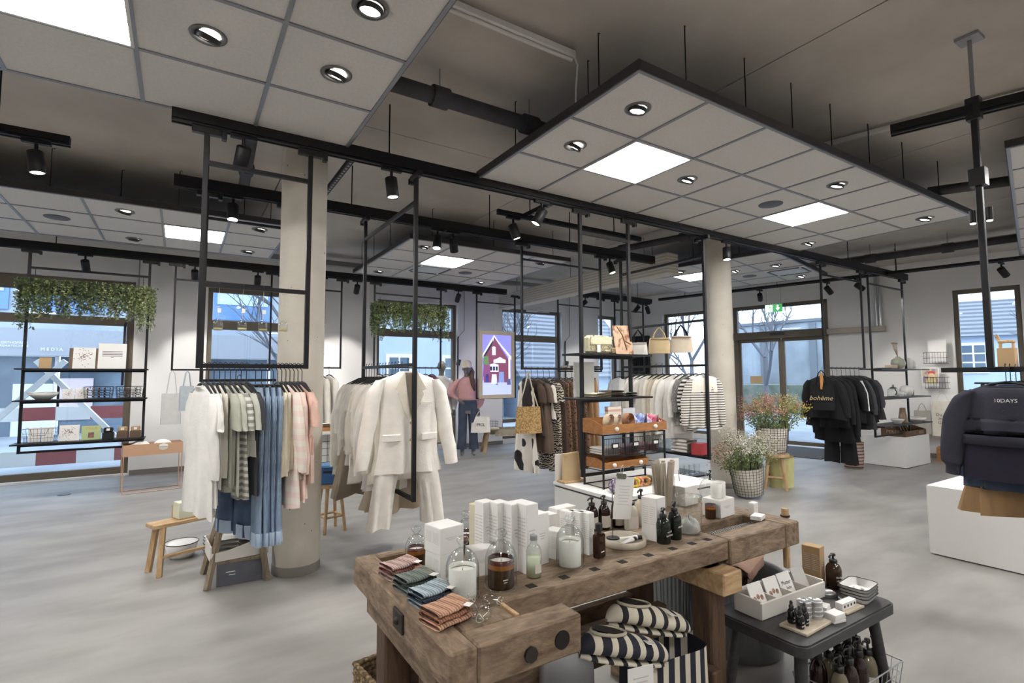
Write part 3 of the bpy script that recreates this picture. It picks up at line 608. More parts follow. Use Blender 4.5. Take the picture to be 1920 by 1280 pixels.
def garment(label, cat, kind, m, loc, rz, L=.7, W=.2, group=None, seed=0, th=.035, flare=1.1, sleeve='short', clip=False, fold=1., extra=None, nohang=False, name=None, neck=.055):
    rnd = random.Random(seed*31+17); L = L-.05
    t = thing(name or cat.replace(' ', '_'), label, cat, (loc[0], loc[1], loc[2]), rz, group)
    if not nohang: put('hanger', hanger(W*.95 if kind != 'pants' else .15, kind in ('pants', 'skirt')), HM, t)
    mb = MB()
    if kind == 'top':
        body_tube(mb, [(-.075-(neck-.055)*.2, 0, neck, .03), (-.085-(neck-.055)*.2, 0, neck+.025, .032), (-.108, 0, max(W*.72, neck+.04), th*.8), (-.135, 0, W, th), (-.24, 0, W*.97, th*1.25), (-.45, 0, W*(.97+(flare-1)*.4), th*1.35), (-L*.8-.05, 0, W*(1+(flare-1)*.8), th*1.4), (-L-.08, 0, W*flare, th*1.5)], rnd, fold=fold)
        put('body', mb, m, t)
        if sleeve != 'none':
            for s in (-1, 1):
                sb = MB(); x = s*W*.93
                if sleeve == 'short': tube_rows(sb, [(x*.9, 0, -.12, .035, th*.9), (x*1.12, 0, -.18, .055, th*1.25), (x*1.22, 0, -.27, .062, th*1.3), (x*1.27, 0, -.34, .066, th*1.25)], rnd)
                else:
                    l = L*.83 if sleeve == 'long' else L*.62; k = rnd.uniform(.95, 1.1)
                    tube_rows(sb, [(x*.9, 0, -.12, .035, th*.9), (x*1.08, 0, -.2, .058, th*1.2), (x*1.2*k, .005, -.2-l*.35, .06, th*1.3), (x*1.26*k, -.01, -.15-l*.8, .052, th*1.15), (x*1.28*k, -.01, -.14-l, .04, th)], rnd)
                put('sleeve', sb, m, t)
        put('collar', MB().tube([((neck+.012)*cos(a), .03*sin(a), -.082-(neck-.055)*.2-(.012+(neck-.055)*.8)*max(0, -sin(a))) for a in [2*pi*k/16 for k in range(16)]], .007, 6, closed=True), m, t)
    elif kind == 'skirt':
        body_tube(mb, [(-.085, 0, W*.8, .02), (-.12, 0, W*.85, th), (-L*.6, 0, W*1.05, th*1.4), (-L-.08, 0, W*flare, th*1.6)], rnd, fold=fold*1.3); put('body', mb, m, t)
        put('waistband', MB().lathe([(W*.81, -.085), (W*.82, -.12)], 20, sy=.022/(W*.8)), m, t)
    elif kind == 'pants':
        for s in (-1, 1):
            lb = MB(); body_tube(lb, [(-.09, s*W*.38, W*.45, th*.7), (-.2, s*W*.45, W*.52, th), (-.4, s*W*.5, W*.48, th*1.1), (-L*.6, s*W*.52, W*.44, th), (-L, s*W*.54*flare, W*.45*flare, th*1.05)], rnd, n=18, fold=fold*.6); put('leg', lb, m, t)
        put('waistband', MB().lathe([(W*.84, -.085), (W*.86, -.13)], 20, sy=th*.85/(W*.84)), m, t)
        if extra == 'cuff':
            for s in (-1, 1): put('seam', MB().tube([(s*W*.98-.0, -.006+.004*(k % 2), -.14-(L-.24)*k/24) for k in range(25)], .005, 5), m, t)
        if extra == 'cuff':
            for s in (-1, 1): put('cuff', MB().lathe([(W*.47, -L-.01), (W*.5, -L-.005), (W*.5, -L+.07), (W*.48, -L+.075)], 18, (s*W*.54*flare, 0, 0), sy=th*1.3/(W*.47)), MATS.get('denim_inside') or mat('denim_inside', (170, 188, 208), .8), t)
    for c in t_parts(t):
        if not c.name.startswith('hanger'): c.location.z -= .05
    return t
def fab(n, c, c2=None, **k): return mat(n, c, k.pop('rough', .9), c2=c2 or tuple(max(0, int(x*.97)) for x in c), scale=k.pop('scale', 14), bump=k.pop('bump', .25), bscale=k.pop('bscale', 120), spec=.2, **k)
F_WHITE = fab('white_cotton', (236, 233, 228)); F_OFFW = fab('off_white_linen', (234, 228, 216)); F_CREAM = fab('cream_linen', (240, 235, 226)); F_SAGE = fab('sage_jersey', (176, 177, 163))
F_SAGE2 = fab('pale_sage_jersey', (192, 192, 180)); F_CHAR = fab('charcoal_jersey', (66, 66, 70)); F_BLK = fab('black_jersey', (34, 33, 36)); F_NAVY = fab('navy_sweat', (58, 58, 68))
F_PINK = fab('blush_jersey', (232, 205, 192)); F_RUST = fab('terracotta_knit', (222, 186, 170), scale=30); F_CRM2 = fab('cream_knit', (232, 222, 200))
F_DEN = mat('light_denim', (128, 148, 174), .85, c2=(164, 183, 204), scale=5, detail=7, bump=.4, bscale=150); F_DEN2 = mat('dark_denim', (58, 76, 104), .85, c2=(84, 104, 132), scale=5, detail=7, bump=.4, bscale=150)
F_DEN3 = mat('ink_denim', (50, 60, 80), .85, c2=(64, 76, 98), scale=5, detail=7, bump=.4, bscale=150)
F_STG = mat('grey_stripe', (206, 204, 196), .9, c2=(140, 140, 132), scale=8, pat='stripe', lo=.45, hi=.55); F_STP = mat('pink_stripe', (236, 226, 212), .9, c2=(236, 214, 204), scale=4.2, pat='stripe', lo=.45, hi=.55)
F_STB = mat('breton_stripe', (222, 218, 208), .9, c2=(70, 68, 68), scale=11, pat='stripe', lo=.66, hi=.74); F_STBB = mat('bold_stripe', (222, 218, 208), .9, c2=(38, 36, 38), scale=7, pat='stripe', lo=.48, hi=.54)
F_LEO = mat('leopard_print', (46, 34, 28), .9, c2=(132, 104, 84), scale=46, pat='spots', lo=.3, hi=.42); F_ZEB = mat('zebra_print', (38, 34, 32), .9, c2=(196, 186, 170), scale=11, pat='zebra', lo=.45, hi=.55)
F_COW = mat('cow_print', (226, 220, 210), .9, c2=(40, 36, 36), scale=5, detail=1, lo=.56, hi=.58); F_BRN = fab('brown_jersey', (86, 72, 64)); F_TAUPE = fab('taupe_jersey', (112, 96, 86)); F_TAN = fab('tan_cotton', (172, 138, 104))
F_DOT = mat('grey_dotted', (176, 174, 170), .9, c2=(120, 118, 116), scale=90, pat='spots', lo=.3, hi=.4); F_BLUE = fab('pale_blue', (176, 198, 208)); F_BEI = fab('beige_knit', (206, 194, 174)); F_MUST = mat('mustard_skirt', (160, 128, 90), .85, c2=(140, 110, 76), scale=4, stretch=(3, 3, .3), bump=.2, bscale=60)
def putd(name, mb, m, parent):
    o = put(name, mb, m, parent); o.location.z = -.05; return o
# --- rail of tees and jeans (left)
RA = 'clothes on the jeans rail'
def lab(base, i, n, rail):
    return '%s, %s garment from the left on the %s' % (base, ORD[i], rail) if i else '%s, leftmost garment on the %s' % (base, rail)
AX = [('white long blouse', 'dress', F_WHITE, .84, .21, 'half', 15), ('white tunic', 'dress', F_WHITE, .78, .2, 'short', 13), ('thin white tee', 'shirt', F_WHITE, .66, .18, 'none', 12), ('off-white tee', 'shirt', F_OFFW, .6, .18, 'none', 12),
      ('sage green tee', 'shirt', F_SAGE, .66, .2, 'short', 14), ('pale sage tee', 'shirt', F_SAGE2, .72, .2, 'short', 14), ('white tee with grey stripes', 'shirt', F_STG, .74, .2, 'short', 15), ('plain sage tee', 'shirt', F_SAGE2, .5, .2, 'short', 18), ('charcoal tee dress', 'dress', F_CHAR, .74, .2, 'short', 16)]
for i, (b, c, m, L_, W_, s, tw) in enumerate(AX): garment(lab(b, i, 9, 'jeans rail'), c, 'top', m, (.122+i*.031, 3.85, 1.58), pi/2+rad(tw), L_, W_, RA, i+1, sleeve=s, flare=1.08 if c == 'dress' else 1.04, th=.02, fold=.9)
for i in range(4): garment(lab('light blue jeans with turned-up cuffs', 9+i, 13, 'jeans rail'), 'jeans', 'pants', F_DEN, (.425+i*.036, 3.85, 1.575), pi/2+rad(9), 1.12, .19, RA, 20+i, th=.02, extra='cuff')
garment('dark blue jeans hanging low behind the charcoal tee dress', 'jeans', 'pants', F_DEN2, (.34, 3.98, 1.50), pi/2+rad(25), 1.02, .19, RA, 28, th=.03, extra='cuff')
AX2 = [('ribbed cream knit', 'cardigan', F_CRM2, .64, .18, 'none', 10), ('cream knit', 'cardigan', F_CRM2, .6, .18, 'none', 10), ('pink and white striped shirt', 'shirt', F_STP, .84, .2, 'half', 14), ('blush shirt', 'shirt', F_PINK, .66, .2, 'long', 14), ('pale pink shirt', 'shirt', F_PINK, .8, .2, 'none', 12), ('terracotta knit', 'sweater', F_RUST, .5, .2, 'short', 16), ('blush tee', 'shirt', F_PINK, .7, .19, 'none', 10)]
for i, (b, c, m, L_, W_, s, tw) in enumerate(AX2): garment(lab(b, 13+i, 20, 'jeans rail'), c, 'top', m, (.56+i*.026, 3.85, 1.58), pi/2+rad(tw), L_, W_, RA, 40+i, sleeve=s, th=.022, fold=.6)
# --- rail of white clothes behind the suit
RB = 'white clothes behind the suit'
for i in range(13):
    y = 4.12+i*.081; m = (F_OFFW, F_CREAM, F_WHITE)[i % 3]; L_ = (.86, .74, .95, .8, .7)[i % 5]
    kind = ('blouse', 'dress', 'shirt')[i % 3]
    garment('%s %s, %s garment behind the white suit' % (('off-white linen', 'cream', 'plain white')[i % 3], kind, ORD[i]), kind, 'top', m, (1.545, y, 1.612), rad(-6+3*(i % 4)), L_, .22, RB, 60+i, sleeve=('long', 'short', 'half')[i % 3], flare=1.15, th=.03)
garment('beige tulle skirt hanging low behind the white suit', 'skirt', 'skirt', fab('beige_tulle', (176, 162, 142)), (1.62, 4.3, 1.3), .0, .82, .2, RB, 81, flare=1.5, th=.05)
garment('grey-beige skirt hanging left behind the white blouses', 'skirt', 'skirt', fab('greige', (150, 138, 122)), (1.52, 4.95, 1.42), .1, .92, .22, RB, 82, flare=1.5, th=.05)
# --- the white suit in front
def suit():
    t = thing('suit', 'cream linen suit jacket and trousers facing front on the long frame', 'suit', (1.53, 3.945, 1.6), rad(-4)); rnd = random.Random(5); m = F_CREAM
    put('hanger', hanger(.2), HM, t, (0, 0, .03))
    mb = MB(); body_tube(mb, [(-.05, 0, .07, .04), (-.075, 0, .11, .045), (-.105, 0, .2, .05), (-.14, 0, .245, .055), (-.26, 0, .225, .065), (-.5, 0, .22, .07), (-.72, 0, .245, .075), (-.835, 0, .265, .075)], rnd, n=36, fold=.35); put('jacket_body', mb, m, t)
    for s in (-1, 1):
        sb = MB(); tube_rows(sb, [(s*.215, 0, -.115, .04, .045), (s*.262, .0, -.2, .06, .055), (s*.3, .0, -.42, .062, .055), (s*.335, -.01, -.62, .057, .05), (s*.365, -.02, -.79, .052, .045)], rnd, 18); put('sleeve', sb, m, t)
        lp = MB(); q = [(s*.05, -.05), (s*.085, -.12), (s*.125, -.19), (s*.09, -.205), (s*.105, -.225), (s*.02, -.42), (s*.008, -.42), (s*.035, -.2)]
        lp.prism(q if s > 0 else q[::-1], -.004, .004, T=Matrix(((1, 0, 0, 0), (0, 0, -1, -.078), (0, 1, 0, 0), (0, 0, 0, 1)))); put('lapel', lp, fab('lapel_linen', (230, 222, 206)), t)
        put('pocket_flap', MB().box((s*.15, -.078, -.56), (.135, .014, .055), rz=s*.12, ch=.005), m, t)
    put('chest_pocket', MB().box((.125, -.073, -.3), (.1, .01, .02), rz=.1), m, t)
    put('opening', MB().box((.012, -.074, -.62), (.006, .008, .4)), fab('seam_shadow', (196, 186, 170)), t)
    for z in (-.45, -.58): put('button', MB().cyl((0, 0, 0), .011, 0, .006, 14, T=Matrix.Translation((-.0, -.08, z)) @ Matrix.Rotation(pi/2, 4, 'X')), mat('horn_button', (176, 160, 120), .4), t)
    put('lining', MB().prism([(-.045, -.06), (.045, -.06), (.006, -.4)], -.003, .003, T=Matrix(((1, 0, 0, 0), (0, 0, -1, -.062), (0, 1, 0, 0), (0, 0, 0, 1)))), fab('grey_lining', (168, 158, 144)), t)
    for s in (-1, 1):
        lb = MB(); body_tube(lb, [(-.72, s*.13, .1, .04), (-.95, s*.185, .085, .045), (-1.1, s*.205, .085, .045), (-1.25, s*.22, .088, .045)], rnd, n=22, fold=.9); put('trouser_leg', lb, m, t)
suit()
# --- brown / animal print rail
RD = 'clothes on the animal print rail'
DX = [('white dress with black cow spots', 'dress', F_COW, 1.12, .2, 'none'), ('dark brown tee', 'shirt', F_BRN, .7, .2, 'short'), ('taupe dress', 'dress', F_TAUPE, .9, .2, 'short'), ('cow print shirt', 'shirt', F_COW, .55, .2, 'short'), ('zebra print dress', 'dress', F_ZEB, 1.15, .2, 'short'), ('brown skirt dress', 'dress', F_BRN, 1.0, .18, 'none'), ('leopard print dress', 'dress', F_LEO, 1.1, .19, 'none'), ('dark leopard print dress', 'dress', F_LEO, 1.2, .19, 'none'), ('brown plain dress', 'dress', F_BRN, 1.15, .18, 'none'), ('leopard print skirt dress', 'dress', F_LEO, .95, .2, 'short'), ('tan dress', 'dress', F_TAN, 1.1, .19, 'none'), ('tan trousers', 'trousers', F_TAN, 1.05, .19, 'none')]
for i, (b, c, m, L_, W_, s) in enumerate(DX):
    garment(lab(b, i, 12, 'animal print rail'), c, 'pants' if c == 'trousers' else 'top', m, (3.5+i*.088, 5.2, 1.6), pi/2+rad(-8+5*(i % 3)), L_, W_, RD, 100+i, sleeve=s, flare=1.2)
# --- striped shirt rail, spans away from the viewer
RC = 'clothes on the striped shirt rail'
CX = [('breton striped top with cream yoke', F_STB, .66, 'long'), ('bold black and white striped knit', F_STBB, .6, 'half'), ('grey dotted blouse', F_DOT, .62, 'half'), ('white gauze blouse', F_WHITE, .72, 'half'), ('white shirt with black lettering sleeve', F_WHITE, .8, 'long'), ('off-white cardigan', F_OFFW, .74, 'long'), ('beige knit', F_BEI, .66, 'long'), ('pale linen shirt', F_OFFW, .8, 'long'), ('plain white shirt', F_WHITE, .7, 'short'), ('white linen dress', F_WHITE, .9, 'long'), ('cream shirt', F_CREAM, .72, 'long'), ('white tee', F_WHITE, .62, 'short')]
for i, (b, m, L_, s) in enumerate(CX):
    g = garment('%s, %s garment from the front on the striped shirt rail' % (b, ORD[i]), 'shirt', 'top', m, (5.09, 3.9+i*.1, 1.64), rad(-10+6*(i % 4)), L_, .22, RC, 130+i, sleeve=s, th=.026, flare=1.04)
    if i == 0: putd('yoke', MB().lathe([(.06, -.07), (.17, -.10), (.223, -.13), (.223, -.27)], 28, sy=.17), F_OFFW, g)
# --- black jackets rail
RE = 'clothes on the black jacket rail'
EX = [('black sweatshirt', 'sweatshirt', F_BLK, .62, .26, 'long'), ('black tracksuit top', 'jacket', F_BLK, .74, .25, 'long'), ('black dress', 'dress', F_BLK, .95, .24, 'long'), ('black trousers', 'trousers', F_BLK, 1.35, .22, 'none'), ('black top with white sleeve stripes', 'jacket', F_BLK, .7, .25, 'half'), ('black cardigan', 'cardigan', F_BLK, .72, .25, 'half'), ('charcoal shirt', 'shirt', F_CHAR, .8, .25, 'half'), ('black jersey top', 'shirt', F_BLK, .7, .25, 'long'), ('charcoal blouse', 'shirt', F_CHAR, .66, .25, 'half')]
for i, (b, c, m, L_, W_, s) in enumerate(EX):
    g = garment(lab(b, i, 9, 'black jacket rail'), c, 'pants' if c == 'trousers' else 'top', m, (7.62+i*.13, 3.85, 1.61), pi/2+rad(-12+4*(i % 3)), L_, W_, RE, 160+i, sleeve=s, flare=1.2)
    if i == 4:
        for k in (0, 1): putd('sleeve_stripe', MB().tube([(-.235-k*.02, -.045, -.13), (-.29-k*.03, -.05, -.3), (-.305-k*.03, -.05, -.55)], .009, 6), WHT, g)
# --- navy sweatshirts at the right
RG = 'dark clothes on the right rail'
g = garment('faded navy cropped sweatshirt, first on the right rail, facing front', 'sweatshirt', 'top', F_NAVY, (4.08, 1.03, 1.55), pi/2+rad(6), .38, .235, RG, 190, sleeve='none', th=.06, flare=1.12, fold=.7, neck=.11)
for s in (-1, 1):
    sb = MB(); tube_rows(sb, [(s*.19, 0, -.125, .04, .05), (s*.245, 0, -.18, .06, .062), (s*.29, 0, -.33, .075, .068), (s*.32, -.01, -.52, .08, .068), (s*.33, -.01, -.66, .066, .058), (s*.33, -.01, -.69, .045, .045), (s*.33, -.01, -.75, .043, .043)], random.Random(3), 18); putd('sleeve', sb, F_NAVY, g)
putd('hem_band', MB().lathe([(.264, -.44), (.27, -.445), (.266, -.51), (.26, -.51)], 32, sy=.38), F_NAVY, g)
putd('front_panel', MB().lathe([(.24, -.45), (.265, -.6), (.27, -.76)], 28, sy=.3), fab('navy_inside', (42, 40, 52)), g)
text('lettering', '10DAYS', .036, WHT, g, (0, .085, -.24), (pi/2, 0, pi))
for i, (b, c, m, L_, k) in enumerate([('dark denim jacket', 'jacket', F_DEN3, .82, 'top'), ('mustard pleated skirt', 'skirt', F_MUST, 1.02, 'skirt'), ('black sweatshirt', 'sweatshirt', F_BLK, .7, 'top'), ('charcoal hoodie', 'hoodie', F_CHAR, .72, 'top'), ('navy dress', 'dress', F_NAVY, 1.05, 'top')]):
    g2 = garment('%s, %s on the right rail behind the sweatshirt' % (b, ORD[i+1]), c, k, m, (4.2+i*.1, 1.04, 1.55), pi/2+rad(4), L_, .24 if k == 'top' else .25, RG, 200+i, sleeve='long', flare=1.1 if k == 'top' else 1.25, th=.045); g2.scale = (.82,)*3
g.scale = (.82,)*3
# --- far clothes
for i, (x, b, m, L_) in enumerate([(1.75, 'sheer white dress', F_WHITE, 1.0), (1.9, 'pale linen dress', F_OFFW, .95), (2.03, 'cream long shirt', F_CREAM, .85)]): garment('%s hanging by the wall right of the left column' % b, 'dress', 'top', m, (x, 8.7, 1.66), pi/2+.3, L_, .2, 'clothes by the wall', 220+i, sleeve='long')
for i in range(9): garment('small %s top, %s from the left under the middle window plants' % (('pink', 'white', 'plum')[i % 3], ORD[i]), 'shirt', 'top', (F_PINK, F_WHITE, fab('plum', (120, 78, 92)))[i % 3], (2.86+i*.12, 8.7, 1.67), pi/2+.2, .62, .19, 'tops under the plants', 240+i, sleeve='short')
for i, (b, m) in enumerate([('white blouse', F_WHITE), ('pale blue shirt', F_BLUE), ('light denim shirt', F_DEN), ('printed dark top', F_DOT), ('brown top', F_BRN), ('white shirt', F_WHITE)]): garment('%s hanging near the radiator corner' % b, 'shirt', 'top', m, (7.85+i*.12, 8.12, 1.61), pi/2+.3, .75, .2, 'tops near the radiator', 260+i, sleeve='half')
# ================================================================== WORKBENCH
ZB = .8
b = thing('workbench', 'old worn wooden carpenter workbench in the foreground', 'workbench', (0, 0, 0))
def bp(name, x0, x1, y0, y1, z0, z1, m, ch=.006, par=None): return put(name, MB().box(((x0+x1)/2, (y0+y1)/2, (z0+z1)/2), (x1-x0, y1-y0, z1-z0), ch=ch), m, par or b)
slab = bp('top_slab', .682, 2.015, 1.44, 1.77, .715, ZB, OLDW)
bp('end_cap', .6, .68, 1.24, 2.1, .695, ZB, OLDWY); jaw = bp('front_jaw', .682, 1.03, 1.24, 1.335, .69, ZB, OLDW); bp('jaw_board', .682, .86, 1.337, 1.438, .73, ZB-.004, OLDWY)
bp('jaw_strip', .862, .876, 1.34, 1.438, .72, ZB, PINEX, .002)
bp('tray_floor', .682, 2.015, 1.772, 2.05, .73, .77, OLDW); bp('back_rail', .682, 2.56, 2.052, 2.1, .7, ZB, OLDW)
bp('tail_jaw', 2.022, 2.44, 1.435, 1.53, .69, ZB, OLDW); bp('tail_block', 2.442, 2.56, 1.435, 1.72, .69, ZB, OLDWY); bp('tail_slab', 2.022, 2.56, 1.66, 2.05, .72, ZB-.002, OLDW)
sc = MB().tube([(2.03, 1.6, .755), (2.43, 1.6, .755)], .02, 14)
for k in range(26): sc.tube([(2.04+k*.015, 1.6, .755), (2.047+k*.015, 1.6, .755)], .0235, 14)
put('vise_screw', sc, mat('old_steel', (120, 116, 112), .45, .8), b)
DRK = mat('hole_dark', (26, 20, 16), .95)
for x in (1.02, 1.16, 1.30, 1.44, 1.58, 1.72, 1.84, 1.94): bp('dog_hole', x-.016, x+.016, 1.475, 1.505, ZB-.03, ZB+.0012, DRK, 0)
put('bore', MB().cyl((0, 0, 0), .026, 0, .004, 24, T=Matrix.Translation((.955, 1.24, .745)) @ Matrix.Rotation(pi/2, 4, 'X')), DRK, jaw)
put('bolt_head', MB().cyl((0, 0, 0), .022, 0, .008, 8, T=Matrix.Translation((.845, 1.24, .735)) @ Matrix.Rotation(pi/2, 4, 'X')), mat('old_iron', (60, 54, 50), .6, .6), jaw)
bp('iron_plate', .592, .601, 1.56, 1.64, .72, .78, mat('old_iron', (60, 54, 50), .6, .6), .002)
put('plate_bolt', MB().sphere((.592, 1.6, .75), .012, 10, 6), mat('old_iron', (60, 54, 50), .6, .6), b)
for x in (.645, 1.91):
    for y in (1.46, 1.86): bp('leg', x, x+.1, y, y+.1, 0, .69, OLDWZ, .008)
    bp('bearer', x-.01, x+.115, 1.385 if x > 1 else 1.4, 2.05, .6, .69, OLDWY if x < 1 else PINEX)
    bp('foot', x-.02, x+.12, 1.36, 2.06, .0, .07, OLDWY)
bp('stretcher', .74, 1.92, 1.7, 1.76, .3, .46, OLDW); bp('stretcher', .74, 1.92, 1.9, 1.95, .3, .44, OLDW)
bp('brace_block', 1.86, 1.92, 1.42, 1.5, .2, .3, OLDWZ)
bp('bench_dog', 2.565, 2.59, 1.5, 1.53, .55, .8, PINE); put('dog_plate', MB().cyl((2.578, 1.515, 0), .022, ZB, ZB+.008, 16), mat('old_iron', (60, 54, 50), .6, .6), b); put('knob', MB().cyl((2.578, 1.515, 0), .017, ZB+.008, ZB+.04, 16), PINE, b)
# ================================================================== THINGS ON THE BENCH
INK = mat('grey_ink', (196, 194, 191), .8); INKD = mat('dark_ink', (70, 68, 68), .8)
def carton(label, x, y, w, d, h, rz=0, z=ZB, m=None, lines=True, side=None, grp='white product cartons', name='carton'):
    t = thing(name, label, 'box', (x, y, z), rz, grp); put('body', MB().box((0, 0, h/2), (w, d, h), ch=.0012), m or CARD, t)
    put('lid', MB().box((0, 0, h+.0006), (w-.002, d-.002, .0015)), m or CARD, t)
    if lines:
        k = MB()
        for i in range(3): k.box((-w*.05, -d/2-.0004, h*(.62-.05*i)), (w*(.5-.12*i), .0008, h*.016))
        put('print', k, INK, t)['kind'] = 'stuff'
        k = MB()
        for c in range(2):
            for i in range(9): k.box((-w/2-.0004, d*(-.22+.44*c), h*(.8-.05*i)), (.0008, d*.36, h*.012))
        put('small_print', k, INK, t)['kind'] = 'stuff'
    if side: put('side_label', MB().box((w/2+.0004, 0, h*.5), (.001, d*.8, h*.8)), side, t)
    return t
BRN = mat('brown_label', (98, 78, 62), .6)
carton('lower of two stacked white cartons beside the knitted cloths', .815, 1.735, .098, .098, .088, rad(8)); carton('upper of two stacked white cartons beside the knitted cloths', .813, 1.735, .1, .1, .088, rad(10), z=ZB+.0905)
carton('low white carton with brown side between two glass domes', .935, 1.69, .09, .07, .09, rad(-8), side=BRN)
for i, (n, x, y, h) in enumerate((('leftmost', .985, 1.745, .235), ('second', 1.02, 1.7, .237), ('third', 1.052, 1.655, .237))): carton('%s of the three tall slim white cartons' % n, x, y, .055, .055, h, rad(8))
carton('tall white carton at the front of the slim carton row', 1.088, 1.612, .058, .058, .24, rad(8)); carton('white carton with a slanted top right of the slim row', 1.168, 1.66, .06, .06, .185, rad(8)); carton('cream-sided tall carton behind the slim row', .985, 1.8, .05, .045, .215, rad(8), m=mat('cream_card', (206, 200, 172), .7))
carton('white carton behind the slim row', 1.15, 1.75, .07, .07, .21, rad(8)); carton('small white cube carton beside the right white candle', 1.26, 1.675, .06, .06, .105, rad(20))
carton('wide white carton at the back of the bench', 1.52, 1.96, .12, .06, .13, rad(6), z=.77); carton('left white carton at the back of the bench', 1.42, 1.93, .05, .06, .12, rad(6), z=.77)
for i, (n, x, y) in enumerate((('left', 1.345, 1.7), ('middle', 1.368, 1.672), ('right', 1.392, 1.644))): carton('%s of three slim cartons behind the dark perfume bottle' % n, x, y, .034, .06, .16, rad(12), side=BRN if i == 2 else None)
carton('white carton behind the two dark green pump bottles', 1.76, 1.625, .075, .075, .178, rad(12)); carton('low white carton behind the big glass jar', 2.38, 1.97, .12, .09, .1, rad(6), z=ZB, side=BRN)
carton('broad white carton under the two white candles', 2.335, 1.72, .13, .1, .085, rad(6)); carton('small white carton at the right bench end', 2.5, 1.635, .045, .03, .055, rad(10)); carton('flat white carton at the right bench end', 2.42, 1.56, .075, .05, .018, rad(18), z=ZB+.002)
WAX = mat('white_wax', (238, 234, 226), .5); FROST = mat('frosted_white_glass', (228, 226, 220), .35)
AMBC = mat('amber_candle_glass', (62, 38, 22), .08, c2=(46, 28, 16), scale=6); AMBD = mat('dark_amber_bottle', (44, 24, 16), .08)
AMBGLOW = mat('amber_glow_paint', (150, 92, 34), .08)  # glow of the amber glass put into a lighter colour
def candle(t, r, h, amber, z=.0):
    if amber:
        put('candle_glass', MB().lathe([(0, z), (r*.97, z), (r, z+.004), (r, z+h*.68)], 32), AMBC, t)
        put('glow_band', MB().lathe([(r, z+h*.68), (r, z+h*.84)], 32), AMBGLOW, t); put('clear_rim', MB().lathe([(r, z+h*.84), (r, z+h), (r*.95, z+h), (r*.95, z+h*.82)], 32), AMB, t)  # orange band paints the light glowing through the glass below the wax
    else: put('candle_glass', MB().lathe([(0, z), (r*.97, z), (r, z+.004), (r, z+h), (r*.95, z+h), (r*.95, z+h*.86)], 32), FROST, t)
    put('wax', MB().lathe([(r*.945, z+h*.84), (0, z+h*.845)], 28), WAX, t); put('wick', MB().tube([(0, 0, z+h*.84), (.001, 0, z+h*.93)], .001, 5), INKD, t)
def dome(t, r, h):
    p = [(r*1.02, .0), (r, .004)]+[(r, h*.45)]+[(r*cos(a), h*.45+(h*.34)*sin(a)) for a in [pi/2*k/8 for k in range(1, 8)]]+[(.012, h*.795), (.008, h*.83), (.016, h*.86), (.021, h*.91), (.016, h*.965), (.0, h*.985)]
    put('glass_dome', MB().lathe(p, 32), GLS, t)
    put('dome_rim', MB().tube([(r*1.02*cos(2*pi*k/28), r*1.02*sin(2*pi*k/28), .003) for k in range(28)], .0022, 6, closed=True), GLS, t)
for lb, x, y, am, s, z in (('amber candle under a glass dome at the left bench end', .80, 1.96, 1, .8, .77), ('amber candle under a glass dome at the back left', 1.04, 2.0, 1, .9, .77), ('large white candle under a glass dome beside the cloths', .79, 1.545, 0, 1.0, ZB), ('large amber candle under a glass dome at the front edge', .935, 1.545, 1, 1.0, ZB), ('white candle under a glass dome at the middle of the bench', 1.255, 1.575, 0, .97, ZB)):
    t = thing('domed_candle', lb, 'candle', (x, y, z), 0, 'candles under glass domes'); candle(t, .043*s if s != 1 else .045, .092*s if s < .97 else .094, am); dome(t, .054*s, .192*s)
    if am: put('label_print', MB().box((-.01, -.0455*s, .035*s), (.018, .001, .003)).box((-.01, -.0455*s, .027*s), (.012, .001, .002)), CARD, t)['kind'] = 'stuff'
t = thing('glass_dome', 'empty glass dome at the right end of the bench', 'glass dome', (2.5, 1.9, ZB)); dome(t, .05, .175)
for lb, x, y in (('left white candle standing on the broad carton', 2.315, 1.715), ('right white candle standing on the broad carton', 2.37, 1.735)): t = thing('candle', lb, 'candle', (x, y, ZB+.087), 0, 'candles on the carton'); candle(t, .028, .072, 0)
t = thing('candle', 'small amber candle in front of the broad carton', 'candle', (2.245, 1.7, ZB)); candle(t, .026, .068, 1)
LBL = mat('bottle_label', (206, 200, 190), .7); PUMPB = mat('pump_black', (24, 23, 24), .35)
def bottle(label, x, y, r, h, m, z=ZB, lab_=None, pump=True, rz=0., grp='pump bottles', words=None, name='pump_bottle'):
    t = thing(name, label, 'bottle', (x, y, z), rz, grp)
    put('bottle', MB().lathe([(0, 0), (r*.93, 0), (r, .005), (r, h*.5), (r*.96, h*.58), (r*.7, h*.68), (r*.4, h*.725), (r*.36, h*.76)], 24), m, t)
    put('cap', MB().lathe([(r*.5, h*.73), (r*.52, h*.735), (r*.52, h*.82), (r*.3, h*.83), (0, h*.83)], 18), PUMPB, t)
    if pump:
        p = put('pump', MB().tube([(0, 0, h*.82), (0, 0, h*.95)], r*.14, 8).lathe([(r*.32, h*.93), (r*.34, h*.98), (r*.25, h), (0, h)], 14), PUMPB, t); put('spout', MB().tube([(0, 0, h*.965), (-r*.9, -r*.3, h*.97), (-r*1.15, -r*.4, h*.93)], r*.13, 8), PUMPB, p)
    if lab_: put('label', MB().grid(lambda u, v: ((r+.0008)*cos(-pi*.85+u*pi*.75), (r+.0008)*sin(-pi*.85+u*pi*.75), h*(.08+.34*v)), 12, 2), lab_, t)
    if words:
        for i, w in enumerate(words): text('lettering', w, h*.085, CARD, t, (-r*.15, -r-.0012, h*(.36-.1*i)), (pi/2, 0, 0))
    return t
GRN = mat('dark_green_bottle', (24, 30, 24), .08); AMBB = mat('amber_bottle', (40, 24, 20), .08)
